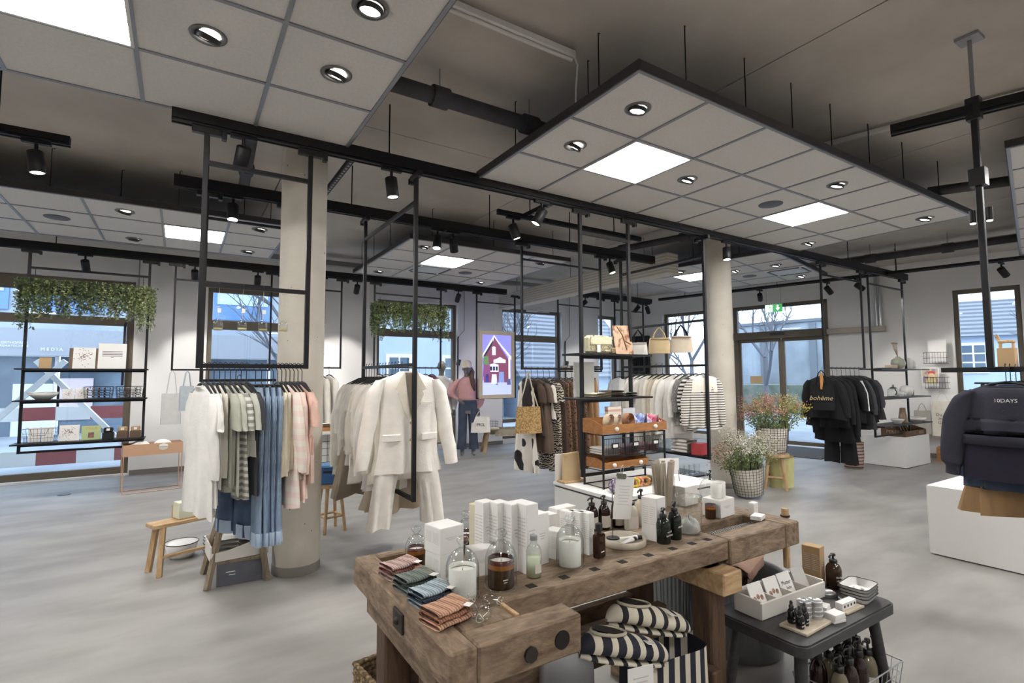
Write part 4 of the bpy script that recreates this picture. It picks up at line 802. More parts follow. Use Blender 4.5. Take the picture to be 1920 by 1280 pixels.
bottle('left dark amber pump bottle behind the cartons', 1.69, 1.95, .03, .155, AMBB, .77, LBL); bottle('right dark amber pump bottle behind the cartons', 1.75, 1.93, .028, .16, AMBB, .77, LBL); bottle('large amber pump bottle behind the clipped sheet', 1.83, 1.92, .032, .175, AMBB, .77, LBL)
bottle('clear pump bottle behind the marble tray', 1.85, 1.85, .034, .16, mat('clear_liquid', (196, 192, 176), .1), .77, LBL); bottle('pale pump bottle with black pump behind the white carton', 1.95, 1.88, .03, .175, mat('pale_liquid', (206, 196, 170), .1), .77, LBL)
bottle('left dark green pump bottle on the front edge', 1.75, 1.562, .03, .145, GRN, rz=.2, words=('meraki', 'hand soap')); bottle('right dark green pump bottle on the front edge', 1.835, 1.575, .029, .16, GRN, rz=.2, words=('meraki',))
t = thing('perfume_bottle', 'square dark amber perfume bottle on the front edge', 'bottle', (1.4, 1.575, ZB), rad(15)); put('flask', MB().box((0, 0, .045), (.05, .032, .09), ch=.005), AMBD, t); put('neck', MB().cyl((0, 0, 0), .009, .09, .1, 14), AMBD, t); put('cap', MB().box((0, 0, .115), (.024, .022, .032), ch=.003), PUMPB, t); put('label_print', MB().box((0, -.0165, .025), (.02, .001, .004)), CARD, t)
t = thing('clear_bottle', 'clear glass bottle with pale green liquid and grey screw cap', 'bottle', (1.075, 1.553, ZB)); put('glass', MB().lathe([(0, 0), (.025, 0), (.027, .005), (.027, .09), (.022, .105), (.012, .115), (.011, .128)], 24), GLS, t); put('liquid', MB().lathe([(0, .003), (.025, .004), (.025, .07), (0, .0705)], 24), mat('pale_green_liquid', (206, 214, 186), .2), t); put('cap', MB().cyl((0, 0, 0), .013, .126, .142, 18), ALU, t); put('label', MB().box((0, -.0272, .035), (.026, .001, .03)), LBL, t)
# marble tray with tubes and clip card
MARB = mat('beige_marble', (196, 188, 172), .4, c2=(168, 158, 140), scale=9, detail=7)
t = thing('marble_tray', 'round beige marble tray with raised rim', 'tray', (1.6, 1.65, ZB)); put('tray', MB().lathe([(0, 0), (.092, 0), (.096, .004), (.096, .026), (.086, .026), (.085, .01), (0, .009)], 40), MARB, t)
for lb, x, y, a in (('front white cosmetic tube on the marble tray', 1.6, 1.615, 10), ('rear white cosmetic tube on the marble tray', 1.64, 1.64, -25)):
    t = thing('cosmetic_tube', lb, 'tube', (x, y, ZB+.011), rad(a), 'tubes on the tray')
    put('body', MB().grid(lambda u, v: (-.05+.075*v, .011*cos(2*pi*u), .009+(.0012+(.008)*v)*sin(2*pi*u)), 16, 6, cu=True), CARD, t); put('cap', MB().tube([(.026, 0, .009), (.044, 0, .009)], .009, 14), PUMPB, t)
t = thing('clip_stand', 'white sheet held by a grey bulldog clip on a thin wire stand', 'card stand', (1.59, 1.7, ZB+.01)); put('foot', MB().cyl((0, 0, 0), .028, 0, .004, 24), WIRE, t); put('wire', MB().tube([(0, 0, .003), (0, 0, .25)], .0018, 6), WIRE, t)
put('sheet', MB().box((.04, .0, .17), (.11, .0015, .18), T=Matrix.Rotation(rad(9), 4, 'Y')), CARD, t); put('clip', MB().box((.015, 0, .262), (.05, .016, .022), T=Matrix.Rotation(rad(9), 4, 'Y'), ch=.003), mat('olive_clip', (96, 96, 84), .5), t)
put('clip_lever', MB().tube([(.05, -.004, .268), (.042, -.012, .295), (.052, -.014, .305), (.062, -.012, .295), (.058, -.004, .268)], .0016, 6), STEEL, t)
k = MB()
for i in range(7): k.box((.04, -.0012, .22-.013*i), (.07-.008*(i % 3), .0006, .0025), T=Matrix.Rotation(rad(9), 4, 'Y'))
put('print', k, INK, t)['kind'] = 'stuff'
# glass jars
t = thing('glass_jar', 'big open glass jar with crumpled paper inside', 'jar', (1.96, 1.6, ZB)); put('jar', MB().lathe([(0, .004), (.05, .004), (.054, .012), (.054, .12), (.05, .135), (.052, .15), (.058, .155), (.058, .162)], 32), GLS, t); put('rim', MB().tube([(.058*cos(2*pi*k/28), .058*sin(2*pi*k/28), .162) for k in range(28)], .003, 6, closed=True), GLS, t)
put('paper', MB().grid(lambda u, v: ((.047+.004*sin(31*u))*cos(2*pi*u)*(1-.9*v**3), (.047+.004*cos(27*u))*sin(2*pi*u)*(1-.9*v**3), .01+.055*v+.012*sin(19*u+5*v)*v), 18, 6, cu=True), mat('grey_tissue', (168, 166, 162), .7, c2=(206, 204, 200), scale=18), t)
t = thing('glass_jar', 'tall glass jar filled with wooden sticks at the back', 'jar', (2.25, 2.0, ZB)); put('jar', MB().lathe([(0, .004), (.055, .004), (.06, .012), (.06, .15), (.062, .156)], 32), GLS, t)
STK = mat('grey_stick', (176, 166, 150), .7)
for i in range(13):
    rr = random.Random(i); a = i*2.4; x, y = .036*cos(a), .03*sin(a); q = put('stick', MB().box((0, 0, .115), (.026, .007, .22+.03*rr.random()), ch=.002), STK, t, (x, y, .006), rot=(rr.uniform(-.08, .08)-y*2.2, x*2.6, rr.uniform(-.6, .6)))
# knitted cloths
def cloth(label, x, y, m, m2, rz, s=1.):
    t = thing('knitted_cloth', label, 'cloth', (x, y, ZB), rz, 'knitted cloths')
    for k in range(3):
        w, d = .125*s-.004*k, .095*s-.004*k
        def fn(u, v, k=k, w=w, d=d):
            a = 2*pi*v; yy = d/2*(1 if cos(a) > 0 else -1)*abs(cos(a))**.35; zz = .0075*sin(a); return ((u-.5)*w+.002*sin(40*yy), yy+.003*k, .009+.0145*k+zz+.0015*sin(u*60)+.002*sin(6*u+k))
        put('fold', MB().grid(fn, 34, 16, cv=True), (m, m2, m)[k], t)
    put('tag', MB().box((.04, -d/2-.002, .045), (.026, .022, .001), rz=.3), CARD, t); put('string', MB().tube([(.04, -.03, .047), (.05, -.01, .049), (.03, .01, .048)], .0008, 5), KRAFT, t)
def knit(n, c): return mat(n, c, .95, c2=tuple(int(v*.72) for v in c), scale=34, pat='stripex', bump=.6, bscale=160, lo=.2, hi=.8)
cloth('pink knitted dishcloth, farthest of the row', .688, 1.83, knit('pink_knit', (206, 176, 168)), knit('rose_knit', (158, 104, 96)), rad(15)); cloth('grey-green knitted dishcloth with dark edge', .69, 1.69, knit('green_knit', (132, 142, 134)), knit('dark_green_knit', (70, 80, 76)), rad(12))
cloth('pale blue knitted dishcloth with navy edge', .69, 1.56, knit('blue_knit', (176, 192, 200)), knit('navy_knit', (60, 72, 88)), rad(14)); cloth('peach knitted dishcloth nearest the viewer', .675, 1.42, knit('peach_knit', (206, 160, 132)), knit('peach_dark_knit', (170, 118, 92)), rad(16), 1.05)
for i, (x, y, a) in enumerate(((.745, 1.40, 0), (.795, 1.42, 70), (.775, 1.365, -50))):
    t = thing('glass_bulb', '%s small clear glass bud vase tied with string' % ('upright', 'lying right', 'lying front')[i], 'vase', (x, y, ZB+(.0 if i == 0 else .022)), rot=(0, 0, 0) if i == 0 else (pi/2, 0, rad(a)), group='bud vases')
    put('glass', MB().lathe([(0, 0), (.018, .001), (.022, .012), (.02, .03), (.011, .045), (.009, .058), (.012, .062)], 20), GLS, t); put('string', MB().tube([(.011*cos(q), .011*sin(q), .05+.006*sin(2*q)) for q in [2*pi*k/14 for k in range(14)]], .0012, 5, closed=True), mat('jute', (206, 194, 170), .9), t)
one('wooden_block', MB().box((0, 0, .013), (.035, .07, .026), ch=.003), ORNW, 'small orange-brown wooden block beside the stacked cartons', 'block', (.745, 1.79, ZB+.001), .1)
# ================================================================== UNDER AND BESIDE THE BENCH
JUTE = mat('woven_seagrass', (156, 134, 100), .95, c2=(92, 74, 52), scale=60, pat='spots', bump=.9, bscale=90, lo=.15, hi=.6)
def woven(label, x, y, w, d, h, rz):
    t = thing('woven_basket', label, 'basket', (x, y, 0), rz)
    for j in range(int(h/.018)):
        z = .01+j*.018; k = .92+.08*z/h
        pts = []
        for i in range(64):
            u = i/64*4; s, f = int(u), u-int(u); cx = [(-1+2*f, -1), (1, -1+2*f), (1-2*f, 1), (-1, 1-2*f)][s]; wob = .004*((i+j) % 2)
            pts.append((cx[0]*(w/2*k+wob), cx[1]*(d/2*k+wob), z))
        put('weave_row', MB().tube(pts, .0115, 5, closed=True), JUTE, t)
    put('bottom', MB().box((0, 0, .006), (w*.9, d*.9, .01)), JUTE, t)
    return t
woven('woven seagrass basket with books under the left bench end', .84, 2.12, .34, .3, .34, .12)
for i, (lb, m, dz) in enumerate((('white book under the pink one in the basket', CARD, .0), ('pink picture book on top in the seagrass basket', mat('pink_cover', (222, 190, 206), .5), .022))):
    t = thing('book', lb, 'book', (.855+.01*i, 2.13, .26+dz), .16+.05*i, 'books in the basket'); put('pages', MB().box((0, 0, .008), (.2, .2, .014)), CARD, t); put('cover', MB().box((0, 0, .0165), (.205, .205, .003)).box((0, 0, -.0005), (.205, .205, .003)), m, t)
    if i:
        for px, py, c in ((.05, .0, (226, 206, 90)), (.04, -.06, (206, 96, 76)), (-.02, -.06, (196, 120, 110))): put('print', MB().box((px, py, .0183), (.04, .03, .0008)), mat('print_%d' % c[2], c, .6), t)
one('book_prop', MB().box((0, 0, .12), (.2, .18, .24)), KRAFT, 'cardboard block under the books in the seagrass basket', 'box', (.855, 2.13, .014), .16)
# striped slippers and bag
STN = mat('navy_white_stripe', (34, 36, 48), .9, c2=(206, 198, 180), scale=5.2, pat='stripex', lo=.6, hi=.64); STC = mat('cream_black_stripe', (206, 198, 180), .9, c2=(36, 34, 38), scale=5.2, pat='stripex', lo=.7, hi=.74)
def slipper(label, p, m, rz):
    t = thing('slipper', label, 'slipper', p, rz, 'striped slippers', rot=(0, rad(16), rz))
    def fn(u, v):
        x = -.2+.4*v; w = .062*(max(0.02, 1-(abs(2*v-1))**3.2))**.5; hgt = (.085 if v < .3 else .085-.02*(v-.3))*(max(.02, 1-(abs(2*v-1))**5))**.5; a = 2*pi*u
        zz = hgt*(.5+.5*sin(a)) if sin(a) > -.6 else hgt*.2
        return (x, w*cos(a), zz)
    put('upper', MB().grid(fn, 22, 26, cu=True), m, t); put('sole', MB().grid(lambda u, v: (-.19+.38*v, .056*(max(.02, 1-abs(2*v-1)**3))**.5*cos(2*pi*u), -.002+.012*sin(2*pi*u)), 16, 18, cu=True), STC, t)
    put('opening', MB().tube([(-.09+.07*cos(a), .036*sin(a), .082+.006*cos(a)) for a in [2*pi*k/22 for k in range(22)]], .006, 8, closed=True), fab('slipper_hem', (176, 168, 150)), t); put('inner', MB().lathe([(0, .0), (1, .0)], 22, (-.09, 0, .0875), sx=.068, sy=.034), DRK, t)
    put('tag', MB().box((.06, -.045, .075), (.03, .03, .002)), CARD, t); text('lettering', '10DAYS', .009, INKD, t, (.06, -.045, .0766), (0, 0, -.5))
slipper('navy striped slipper with white stripes under the bench', (1.37, 1.42, .50), STN, rad(-8)); slipper('cream striped slipper with black stripes under the bench', (1.58, 1.5, .52), STC, rad(-10))
STV = mat('vertical_navy_stripe', (206, 198, 180), .9, c2=(34, 36, 48), scale=6, pat='stripex', lo=.42, hi=.46)
t = thing('striped_bag', 'tall navy and cream striped fabric bag below the slippers', 'bag', (1.62, 1.46, 0), rad(-8)); put('body', MB().grid(lambda u, v: ((.2-.02*v)*(1 if cos(2*pi*u) > 0 else -1)*abs(cos(2*pi*u))**.5, (.075)*(1 if sin(2*pi*u) > 0 else -1)*abs(sin(2*pi*u))**.5, .45*v), 32, 8, cu=True), STV, t); put('label', MB().box((-.1, -.077, .34), (.07, .003, .035)), CARD, t); text('lettering', '10DAYS', .02, INKD, t, (-.1, -.0795, .34), (pi/2, pi, 0))
t = thing('care_card', 'white printed card leaning before the striped slippers', 'card', (1.33, 1.30, .0), rad(-12)); put('card', MB().box((0, 0, .46), (.1, .002, .15)), CARD, t); put('stand', MB().box((0, .01, .2), (.012, .012, .4)), PINE, t)
k = MB()
for i in range(7): k.box((0, -.0015, .5-.014*i), (.06-.01*(i % 3), .0008, .003))
put('print', k, INK, t)['kind'] = 'stuff'
one('paper_bag', MB().grid(lambda u, v: (.1*(1 if cos(2*pi*u) > 0 else -1)*abs(cos(2*pi*u))**.4*(1-.15*v), .06*(1 if sin(2*pi*u) > 0 else -1)*abs(sin(2*pi*u))**.4*(1-.5*v), .36*v), 24, 6, cu=True), mat('white_film', (206, 206, 204), .4), 'white translucent paper bag under the front vise', 'bag', (1.2, 1.5, 0), .2)
one('paper_bag', MB().grid(lambda u, v: (.12*(1 if cos(2*pi*u) > 0 else -1)*abs(cos(2*pi*u))**.4*(1-.1*v), .06*(1 if sin(2*pi*u) > 0 else -1)*abs(sin(2*pi*u))**.4*(1-.5*v), .44*v), 24, 6, cu=True), mat('grey_film', (176, 178, 180), .4), 'grey translucent paper bag leaning behind the white one', 'bag', (1.3, 1.66, 0), -.2)
ZINC = mat('ribbed_zinc', (126, 129, 131), .45, .35)
def bin_(label, x, y, r, h):
    t = thing('zinc_tub', label, 'tub', (x, y, 0), 0, 'ribbed zinc tubs')
    put('wall', MB().grid(lambda u, v: ((r*(.86+.14*v)+.006*(1 if (u*44) % 1 < .5 else 0))*cos(2*pi*u), (r*(.86+.14*v)+.006*(1 if (u*44) % 1 < .5 else 0))*sin(2*pi*u), .03+(h-.06)*v), 176, 3, cu=True, smooth=False), ZINC, t)
    put('rim', MB().lathe([(r+.002, h-.035), (r+.008, h-.03), (r+.009, h-.004), (r+.004, h), (r-.006, h-.004), (r-.008, h-.03), (r*.9, .02)], 44), ZINC, t); put('bottom', MB().cyl((0, 0, 0), r*.88, 0, .035, 36), ZINC, t)
bin_('ribbed zinc tub on the floor seen through the bench', 2.6, 2.28, .165, .42); bin_('ribbed zinc tub with blankets beside the dark stool', 2.7, 1.87, .24, .42)
def blanket(label, x, y, z, w, m, rz, n=4):
    t = thing('rolled_blanket', label, 'blanket', (x, y, z), rz, 'blankets in the tub')
    def fn(u, v): a = u*2*pi*2.4; r = .028+.012*a/(2*pi)+.004*sin(5*a+8*v); return ((v-.5)*w, r*cos(a)*1.3, r*sin(a))
    put('roll', MB().grid(fn, 60, 12), m, t)
    f = MB()
    for k in range(24): f.tube([(-w/2, .06*cos(k*.7), .04*sin(k*1.3)), (-w/2-.03, .065*cos(k*.7), .04*sin(k*1.3)-.015)], .002, 4)
    put('fringe', f, m, t)['kind'] = 'stuff'
blanket('pinkish brown rolled blanket in the zinc tub', 2.66, 1.8, .45, .36, knit('blanket_pink', (170, 136, 118)), rad(20)); blanket('brown rolled blanket with pale edge in the zinc tub', 2.74, 1.92, .46, .3, knit('blanket_brown', (136, 106, 88)), rad(50))
t = thing('draped_throw', 'navy woven throw with pale fringe hanging over the tub edge', 'blanket', (2.6, 2.02, .42)); put('cloth', MB().grid(lambda u, v: ((u-.5)*.26+.01*sin(9*v), .02*sin(12*u)+.02*v, .02+.2*v), 26, 10), mat('navy_weave', (70, 72, 84), .95, c2=(48, 50, 62), scale=80), t)
f = MB()
for k in range(26): f.tube([(.13-.004*k % .1, .03, .2-.006*k), (.14+.02*sin(k), .025, .17-.006*k), (.135+.02*sin(k*2), .02, .13-.006*k)], .0022, 4)
put('fringe', f, mat('pale_fringe', (196, 176, 150), .95), t)['kind'] = 'stuff'
# ================================================================== DARK STOOL TABLE
DKW = mat('black_stained_wood', (58, 57, 57), .55, c2=(46, 45, 45), scale=5, stretch=(1, 6, 6), pat='wood')
ZT = .45; t = thing('side_table', 'low black stained wooden bench with splayed legs at the right front', 'bench', (2.46, 1.365, 0))
def rrect(w, d, r, n=6):
    return [(sx*(w/2-r)+r*cos(a0+k*pi/2/n), sy*(d/2-r)+r*sin(a0+k*pi/2/n)) for sx, sy, a0 in ((1, 1, 0), (-1, 1, pi/2), (-1, -1, pi), (1, -1, 3*pi/2)) for k in range(n+1)]
put('top', MB().prism(rrect(.79, .42, .05), ZT-.045, ZT-.006).prism(rrect(.775, .405, .045), ZT-.006, ZT), DKW, t)
for sx in (-1, 1):
    for sy in (-1, 1): put('leg', MB().tube([(sx*.3, sy*.14, ZT-.045), (sx*.37, sy*.17, 0)], [.026, .02], 10), DKW, t)
CHIP = mat('chipped_white_wood', (216, 212, 204), .6, c2=(150, 124, 90), scale=3.2, detail=8, lo=.68, hi=.72)
t = thing('card_box', 'chipped white wooden box with slanted dividers and cards', 'box', (2.39, 1.43, ZT), rad(-2))
put('front', MB().box((0, -.055, .037), (.485, .01, .07), ch=.002), CHIP, t); put('back', MB().box((0, .075, .045), (.485, .01, .09), ch=.002), CHIP, t); put('bottom', MB().box((0, .01, .005), (.48, .12, .008)), CHIP, t)
for s in (-1, 1): put('side', MB().box((s*.238, .01, .04), (.01, .125, .08), ch=.002), CHIP, t)
for x in (-.12, .0, .12): put('divider', MB().box((x, .01, .038), (.006, .115, .066)), CHIP, t)
SKIN = mat('printed_faces', (206, 160, 136), .7, c2=(110, 84, 72), scale=40)
for i, (x, lb) in enumerate(((-.18, 'leftmost picture card with three faces in the white box'), (-.06, 'second picture card with three faces in the white box'), (.05, 'third card with grey lettering in the white box'), (.17, 'rightmost plain grey card in the white box'))):
    c = thing('greeting_card', lb, 'card', (2.39+x, 1.415, ZT+.012), 0, 'cards in the white box', rot=(rad(-24), 0, rad(-2))); put('sheet', MB().box((0, 0, .06), (.095, .004, .12)), CARD if i < 3 else mat('grey_card', (188, 186, 182), .7), c)
    if i < 2:
        for k in (-1, 0, 1): put('face_print', MB().lathe([(0, .0), (.011, .0)], 12, T=Matrix.Translation((k*.024, -.0026, .055+.006*(k == 0))) @ Matrix.Rotation(pi/2, 4, 'X')), SKIN, c)
    elif i == 2: text('lettering', 'Mutter', .024, INKD, c, (0, -.003, .075)); text('lettering', 'liebe', .02, INKD, c, (.01, -.003, .052))
carton('tall kraft carton at the back of the dark bench', 2.765, 1.485, .06, .085, .185, rad(8), z=ZT, m=KRAFT, grp='cartons on the dark bench')
bottle('brown foam pump bottle with bold white lettering', 2.79, 1.4, .036, .165, mat('brown_bottle', (58, 40, 28), .1), ZT, None, True, rad(-15), 'bottles on the dark bench', ('Flüssige', 'Hände', 'Deko'))
def tin(label, x, y, z, n=1, r=.03, grp='aluminium tins'):
    for i in range(n):
        t = thing('tin', label if n == 1 else '%s aluminium tin from the bottom in the %s' % (ORD[i], label), 'tin', (x, y, z+i*.0185), .3*i, grp); put('base', MB().cyl((0, 0, 0), r, 0, .0105, 28), STEEL, t); put('lid', MB().lathe([(r+.001, .009), (r+.0015, .01), (r+.0015, .017), (r-.002, .018), (r-.003, .0165), (0, .0165)], 28), STEEL, t)
tin('large flat aluminium tin beside the brown bottle', 2.66, 1.37, ZT, r=.036); tin('aluminium tin behind the wooden slab', 2.66, 1.285, ZT, r=.03)
SLAB = mat('bleached_wood', (206, 194, 174), .7, c2=(186, 172, 150), scale=8, stretch=(1, 5, 5), pat='wood')
one('wooden_slab', MB().box((0, 0, .006), (.21, .115, .012), ch=.002), SLAB, 'bleached wooden board under the dropper bottles', 'board', (2.27, 1.262, ZT), rad(2)); one('wooden_slab', MB().box((0, 0, .005), (.15, .06, .01), ch=.002), SLAB, 'small bleached wooden board under the printed soap box', 'board', (2.585, 1.238, ZT), rad(-2))
tin('left tin stack', 2.305, 1.285, ZT+.0125, 4, .028); tin('right tin stack', 2.35, 1.262, ZT+.0125, 4, .028)
for lb, x, y in (('left black dropper bottle', 2.215, 1.29), ('front black dropper bottle with white lettering', 2.197, 1.245), ('right black dropper bottle', 2.242, 1.25)):
    t = thing('dropper_bottle', lb, 'bottle', (x, y, ZT+.0125), 0, 'black dropper bottles'); put('bottle', MB().lathe([(0, 0), (.0155, 0), (.017, .003), (.017, .045), (.013, .053), (.008, .056)], 20), mat('black_glass', (18, 18, 19), .12), t); put('cap', MB().lathe([(.0095, .054), (.0098, .07), (.006, .072), (.0065, .085), (.004, .09), (0, .09)], 16), PUMPB, t)
    text('lettering', 'bart', .012, CARD, t, (-.003, -.0174, .028)); text('lettering', 'wuchs', .012, CARD, t, (-.003, -.0174, .015))
t = thing('soap_box', 'long white box with row of small symbols on the little board', 'box', (2.57, 1.243, ZT+.011), rad(-2)); put('body', MB().box((0, 0, .015), (.115, .032, .03), ch=.001), CARD, t)
for k in range(4): put('symbol', MB().cyl((0, 0, 0), .006, 0, .0008, 14, T=Matrix.Translation((-.04+.027*k, -.0162, .015)) @ Matrix.Rotation(pi/2, 4, 'X')), INKD, t)
def stack(label, x, y, n, w, d, th, m, rz, z=ZT):
    for i in range(n): one('paper_sachet', MB().box((0, 0, th/2), (w, d, th*.9), ch=.001), m, '%s white sachet from the bottom in the %s' % (ORD[i], label), 'sachet', (x+.002*(i % 2), y, z+i*th), rz+.06*(i % 3-1), 'paper sachets')
stack('rear stack beside the tins', 2.45, 1.285, 3, .06, .05, .012, CARD, .2); stack('front stack beside the tins', 2.415, 1.215, 3, .07, .05, .012, CARD, -.15)
for i in range(4):
    t = thing('enamel_tray', '%s enamel tray from the bottom of the stack on the dark bench' % ORD[i], 'tray', (2.74, 1.265, ZT+.012+i*.014), rad(6), 'stacked enamel trays')
    put('dish', MB().grid(lambda u, v: (lambda p, k: (p[0]*k, p[1]*k, (-.012 if i else -.012)+.03*min(1, max(0, (v-.5)*2))**.7))(rrect(.165, .12, .028)[int(u*27.999)], .62+.38*v if v < .95 else 1.), 28, 6, cu=True), WHT, t)
    put('rim', MB().tube([(p[0], p[1], .018) for p in rrect(.167, .122, .029)], .0022, 5, closed=True), PUMPB, t); put('floor', MB().prism(rrect(.11, .08, .02), -.012, -.01), WHT, t)
    if i == 3: text('lettering', 'Bad', .028, INKD, t, (.0, -.01, -.009), (0, 0, 0), shear=.3); put('sprig', MB().tube([(-.04, .0, -.008), (-.02, .02, -.008), (.02, .025, -.008)], .001, 4), INKD, t)
# wire basket with bottles below
def wirebox(label, x, y, z, w, d, h, rz, m=WIRE, nx=6, ny=4, nz=3, r=.0016, flare=1.12, grp=None, cat='basket', name='wire_basket', handle=False):
    t = thing(name, label, cat, (x, y, z), rz, grp)
    def ring(k, rr_): f = 1+(flare-1)*k; return MB().tube([(sx*w/2*f, sy*d/2*f, .004+h*k) for sx, sy in ((-1, -1), (1, -1), (1, 1), (-1, 1))], rr_, 5, closed=True)
    put('rim', ring(1, r*1.8), m, t)
    g = MB()
    for k in range(nz): o = ring(k/nz, r); g.v and None; g.add(o.v, o.f, True)
    for i in range(nx+1):
        a = -.5+i/nx
        for s in (-1, 1): g.tube([(a*w, s*d/2, .004), (a*w*flare, s*d/2*flare, .004+h)], r, 4)
        g.tube([(a*w, -d/2, .004), (a*w, d/2, .004)], r, 4)
    for j in range(ny+1):
        a = -.5+j/ny
        for s in (-1, 1): g.tube([(s*w/2, a*d, .004), (s*w/2*flare, a*d*flare, .004+h)], r, 4)
    put('mesh', g, m, t)['kind'] = 'stuff'
    if handle: put('handle', MB().tube([(-w*.3, -d/2*flare, h), (-w*.22, -d/2*flare-.012, h*.55), (w*.22, -d/2*flare-.012, h*.55), (w*.3, -d/2*flare, h)], r*1.6, 5), m, t)
    return t
wirebox('silver wire basket of pump bottles under the dark bench', 2.67, 1.29, 0, .46, .2, .15, 0, STEEL, 10, 5, 3, .002, 1.15)
for i in range(10): bottle('%s pump bottle in the %s row of the silver basket' % (ORD[i % 5]+' from the left', ('front', 'rear')[i//5]), 2.49+(i % 5)*.088, 1.245+.09*(i//5), .037, .27+.012*(i % 3), AMBB if (i*7) % 3 else mat('clear_olive', (112, 104, 84), .08), .006, LBL if i % 2 else None, True, -.4, 'bottles in the silver basket')
# ================================================================== MANNEQUINS
MANB = mat('mannequin_grey', (120, 116, 112), .45); HAIR = mat('brown_hair', (110, 84, 66), .6, c2=(76, 58, 46), scale=40, stretch=(1, 1, .15))
def loft(mb, rows, n=20):
    """rows: (x, y, z, rx, ry)"""
    k = len(rows)
    def fn(u, v):
        f = v*(k-1); i = min(int(f), k-2); f -= i; f = f*f*(3-2*f); a, b_ = rows[i], rows[i+1]; q = [a[j]+(b_[j]-a[j])*f for j in range(5)]; an = 2*pi*u
        return (q[0]+q[3]*cos(an), q[1]+q[4]*sin(an), q[2])
    mb.grid(fn, n, k*3, cu=True)
def hand(mb, p, d, s=1.):
    p = Vector(p); d = Vector(d).normalized(); side = d.cross(Vector((0, 1, 0))).normalized()
    mb.tube([p, p+d*.05*s, p+d*.09*s], [.022*s, .03*s, .028*s], 8)
    for k, l in ((-1.5, .06), (-.5, .075), (.5, .07), (1.5, .055)): b_ = p+d*.085*s+side*k*.013*s; mb.tube([b_, b_+d*l*.5*s+Vector((0, -.008, 0)), b_+d*l*s+Vector((0, -.02, 0))], [.008*s, .0075*s, .006*s], 6)
    b_ = p+d*.03*s-side*.022*s; mb.tube([b_, b_-side*.02*s+d*.03*s, b_-side*.022*s+d*.06*s+Vector((0, -.01, 0))], [.009*s, .009*s, .007*s], 6)
def head(mb, c):
    x, y, z = c
    loft(mb, [(x, y+.0, z-.15, .05, .05), (x, y+.005, z-.06, .05, .055), (x, y-.012, z-.03, .058, .075), (x, y-.005, z+.02, .072, .09), (x, y+.005, z+.07, .078, .1), (x, y+.01, z+.12, .072, .095), (x, y+.012, z+.16, .045, .06), (x, y+.012, z+.172, .008, .01)], 20)
    mb.tube([(x, y-.088, z+.06), (x, y-.108, z+.03), (x, y-.088, z+.02)], [.008, .014, .01], 6)        # nose
    for s in (-1, 1): mb.sphere((x+s*.078, y+.01, z+.045), .02, 8, 6, 1.5); mb.sphere((x+s*.03, y-.078, z+.062), .014, 8, 6, .7)
    mb.sphere((x, y-.078, z-.008), .022, 8, 6, .4)
F_TOP = fab('pink_sweatshirt', (216, 168, 166)); F_JN = mat('navy_denim', (58, 66, 84), .9, c2=(70, 80, 100), scale=6); F_CAP = fab('cream_cap', (222, 210, 182))
t = thing('mannequin', 'mannequin in pink sweatshirt, dark jeans and cream cap holding a tote', 'mannequin', (4.76, 9.1, 0), rad(-27))
mb = MB(); head(mb, (-.02, -.03, 1.62)); loft(mb, [(0, 0, .8, .15, .1), (0, 0, 1.0, .17, .11), (0, 0, 1.15, .13, .09), (0, 0, 1.36, .17, .1), (0, 0, 1.46, .15, .08), (-.01, 0, 1.52, .05, .05), (-.02, -.01, 1.56, .05, .05)])
hand(mb, (-.185, -.06, 1.08), (.6, -.3, -.5)); hand(mb, (.2, -.02, .9), (.1, -.1, -1))
for s in (-1, 1): loft(mb, [(s*.09, 0, .9, .08, .08), (s*.1, 0, .5, .06, .06), (s*.11, .02, .1, .04, .04), (s*.11, -.01, .02, .04, .07)], 14)
put('body', mb, MANB, t)
mb = MB(); loft(mb, [(0, 0, 1.06, .17, .12), (0, 0, 1.1, .2, .135), (0, -.005, 1.25, .2, .14), (0, 0, 1.4, .2, .13), (0, 0, 1.47, .15, .1), (-.01, 0, 1.52, .07, .07), (-.02, 0, 1.55, .062, .062)], 26)
loft(mb, [(-.16, 0, 1.47, .06, .07), (-.26, .0, 1.36, .085, .085), (-.34, .02, 1.2, .085, .08), (-.3, .0, 1.13, .07, .065), (-.19, -.05, 1.08, .04, .04)], 16); loft(mb, [(.16, 0, 1.47, .06, .07), (.24, .0, 1.36, .08, .085), (.27, .0, 1.15, .08, .075), (.24, -.01, .98, .06, .06), (.205, -.02, .91, .04, .04)], 16); put('sweatshirt', mb, F_TOP, t)
mb = MB(); loft(mb, [(0, 0, 1.08, .165, .115), (0, 0, .98, .18, .12), (0, 0, .86, .185, .12)], 22)
for s in (-1, 1): loft(mb, [(s*.09, 0, .92, .095, .115), (s*.1, 0, .6, .085, .09), (s*.11, .0, .3, .085, .085), (s*.12, .0, .12, .1, .09)], 18)
put('jeans', mb, F_JN, t)
for s in (-1, 1): put('boot', MB().tube([(s*.11, .03, .15), (s*.11, .03, .06), (s*.115, -.03, .035), (s*.12, -.11, .018)], [.045, .042, .036, .018], 10).tube([(s*.11, .06, .05), (s*.11, .065, 0)], [.02, .01], 6), MANB, t)
cp = put('cap', MB().lathe([(.092, 1.7), (.094, 1.74), (.086, 1.79), (.06, 1.83), (0, 1.845)], 24, (-.02, -.015, 0), sy=1.15), F_CAP, t); put('brim', MB().grid(lambda u, v: (-.03+(u-.5)*.17, -.105-.075*v*(1-(2*u-1)**2*.6), 1.705-.02*v), 10, 4), F_CAP, cp)
put('hair', MB().tube([(.04, .08, 1.68), (.08, .03, 1.6), (.07, -.1, 1.5), (.1, -.15, 1.36), (.13, -.15, 1.24)], [.05, .055, .05, .045, .015], 10).tube([(-.02, .07, 1.74), (-.02, .1, 1.65), (.02, .08, 1.56)], [.06, .07, .05], 10), HAIR, t)
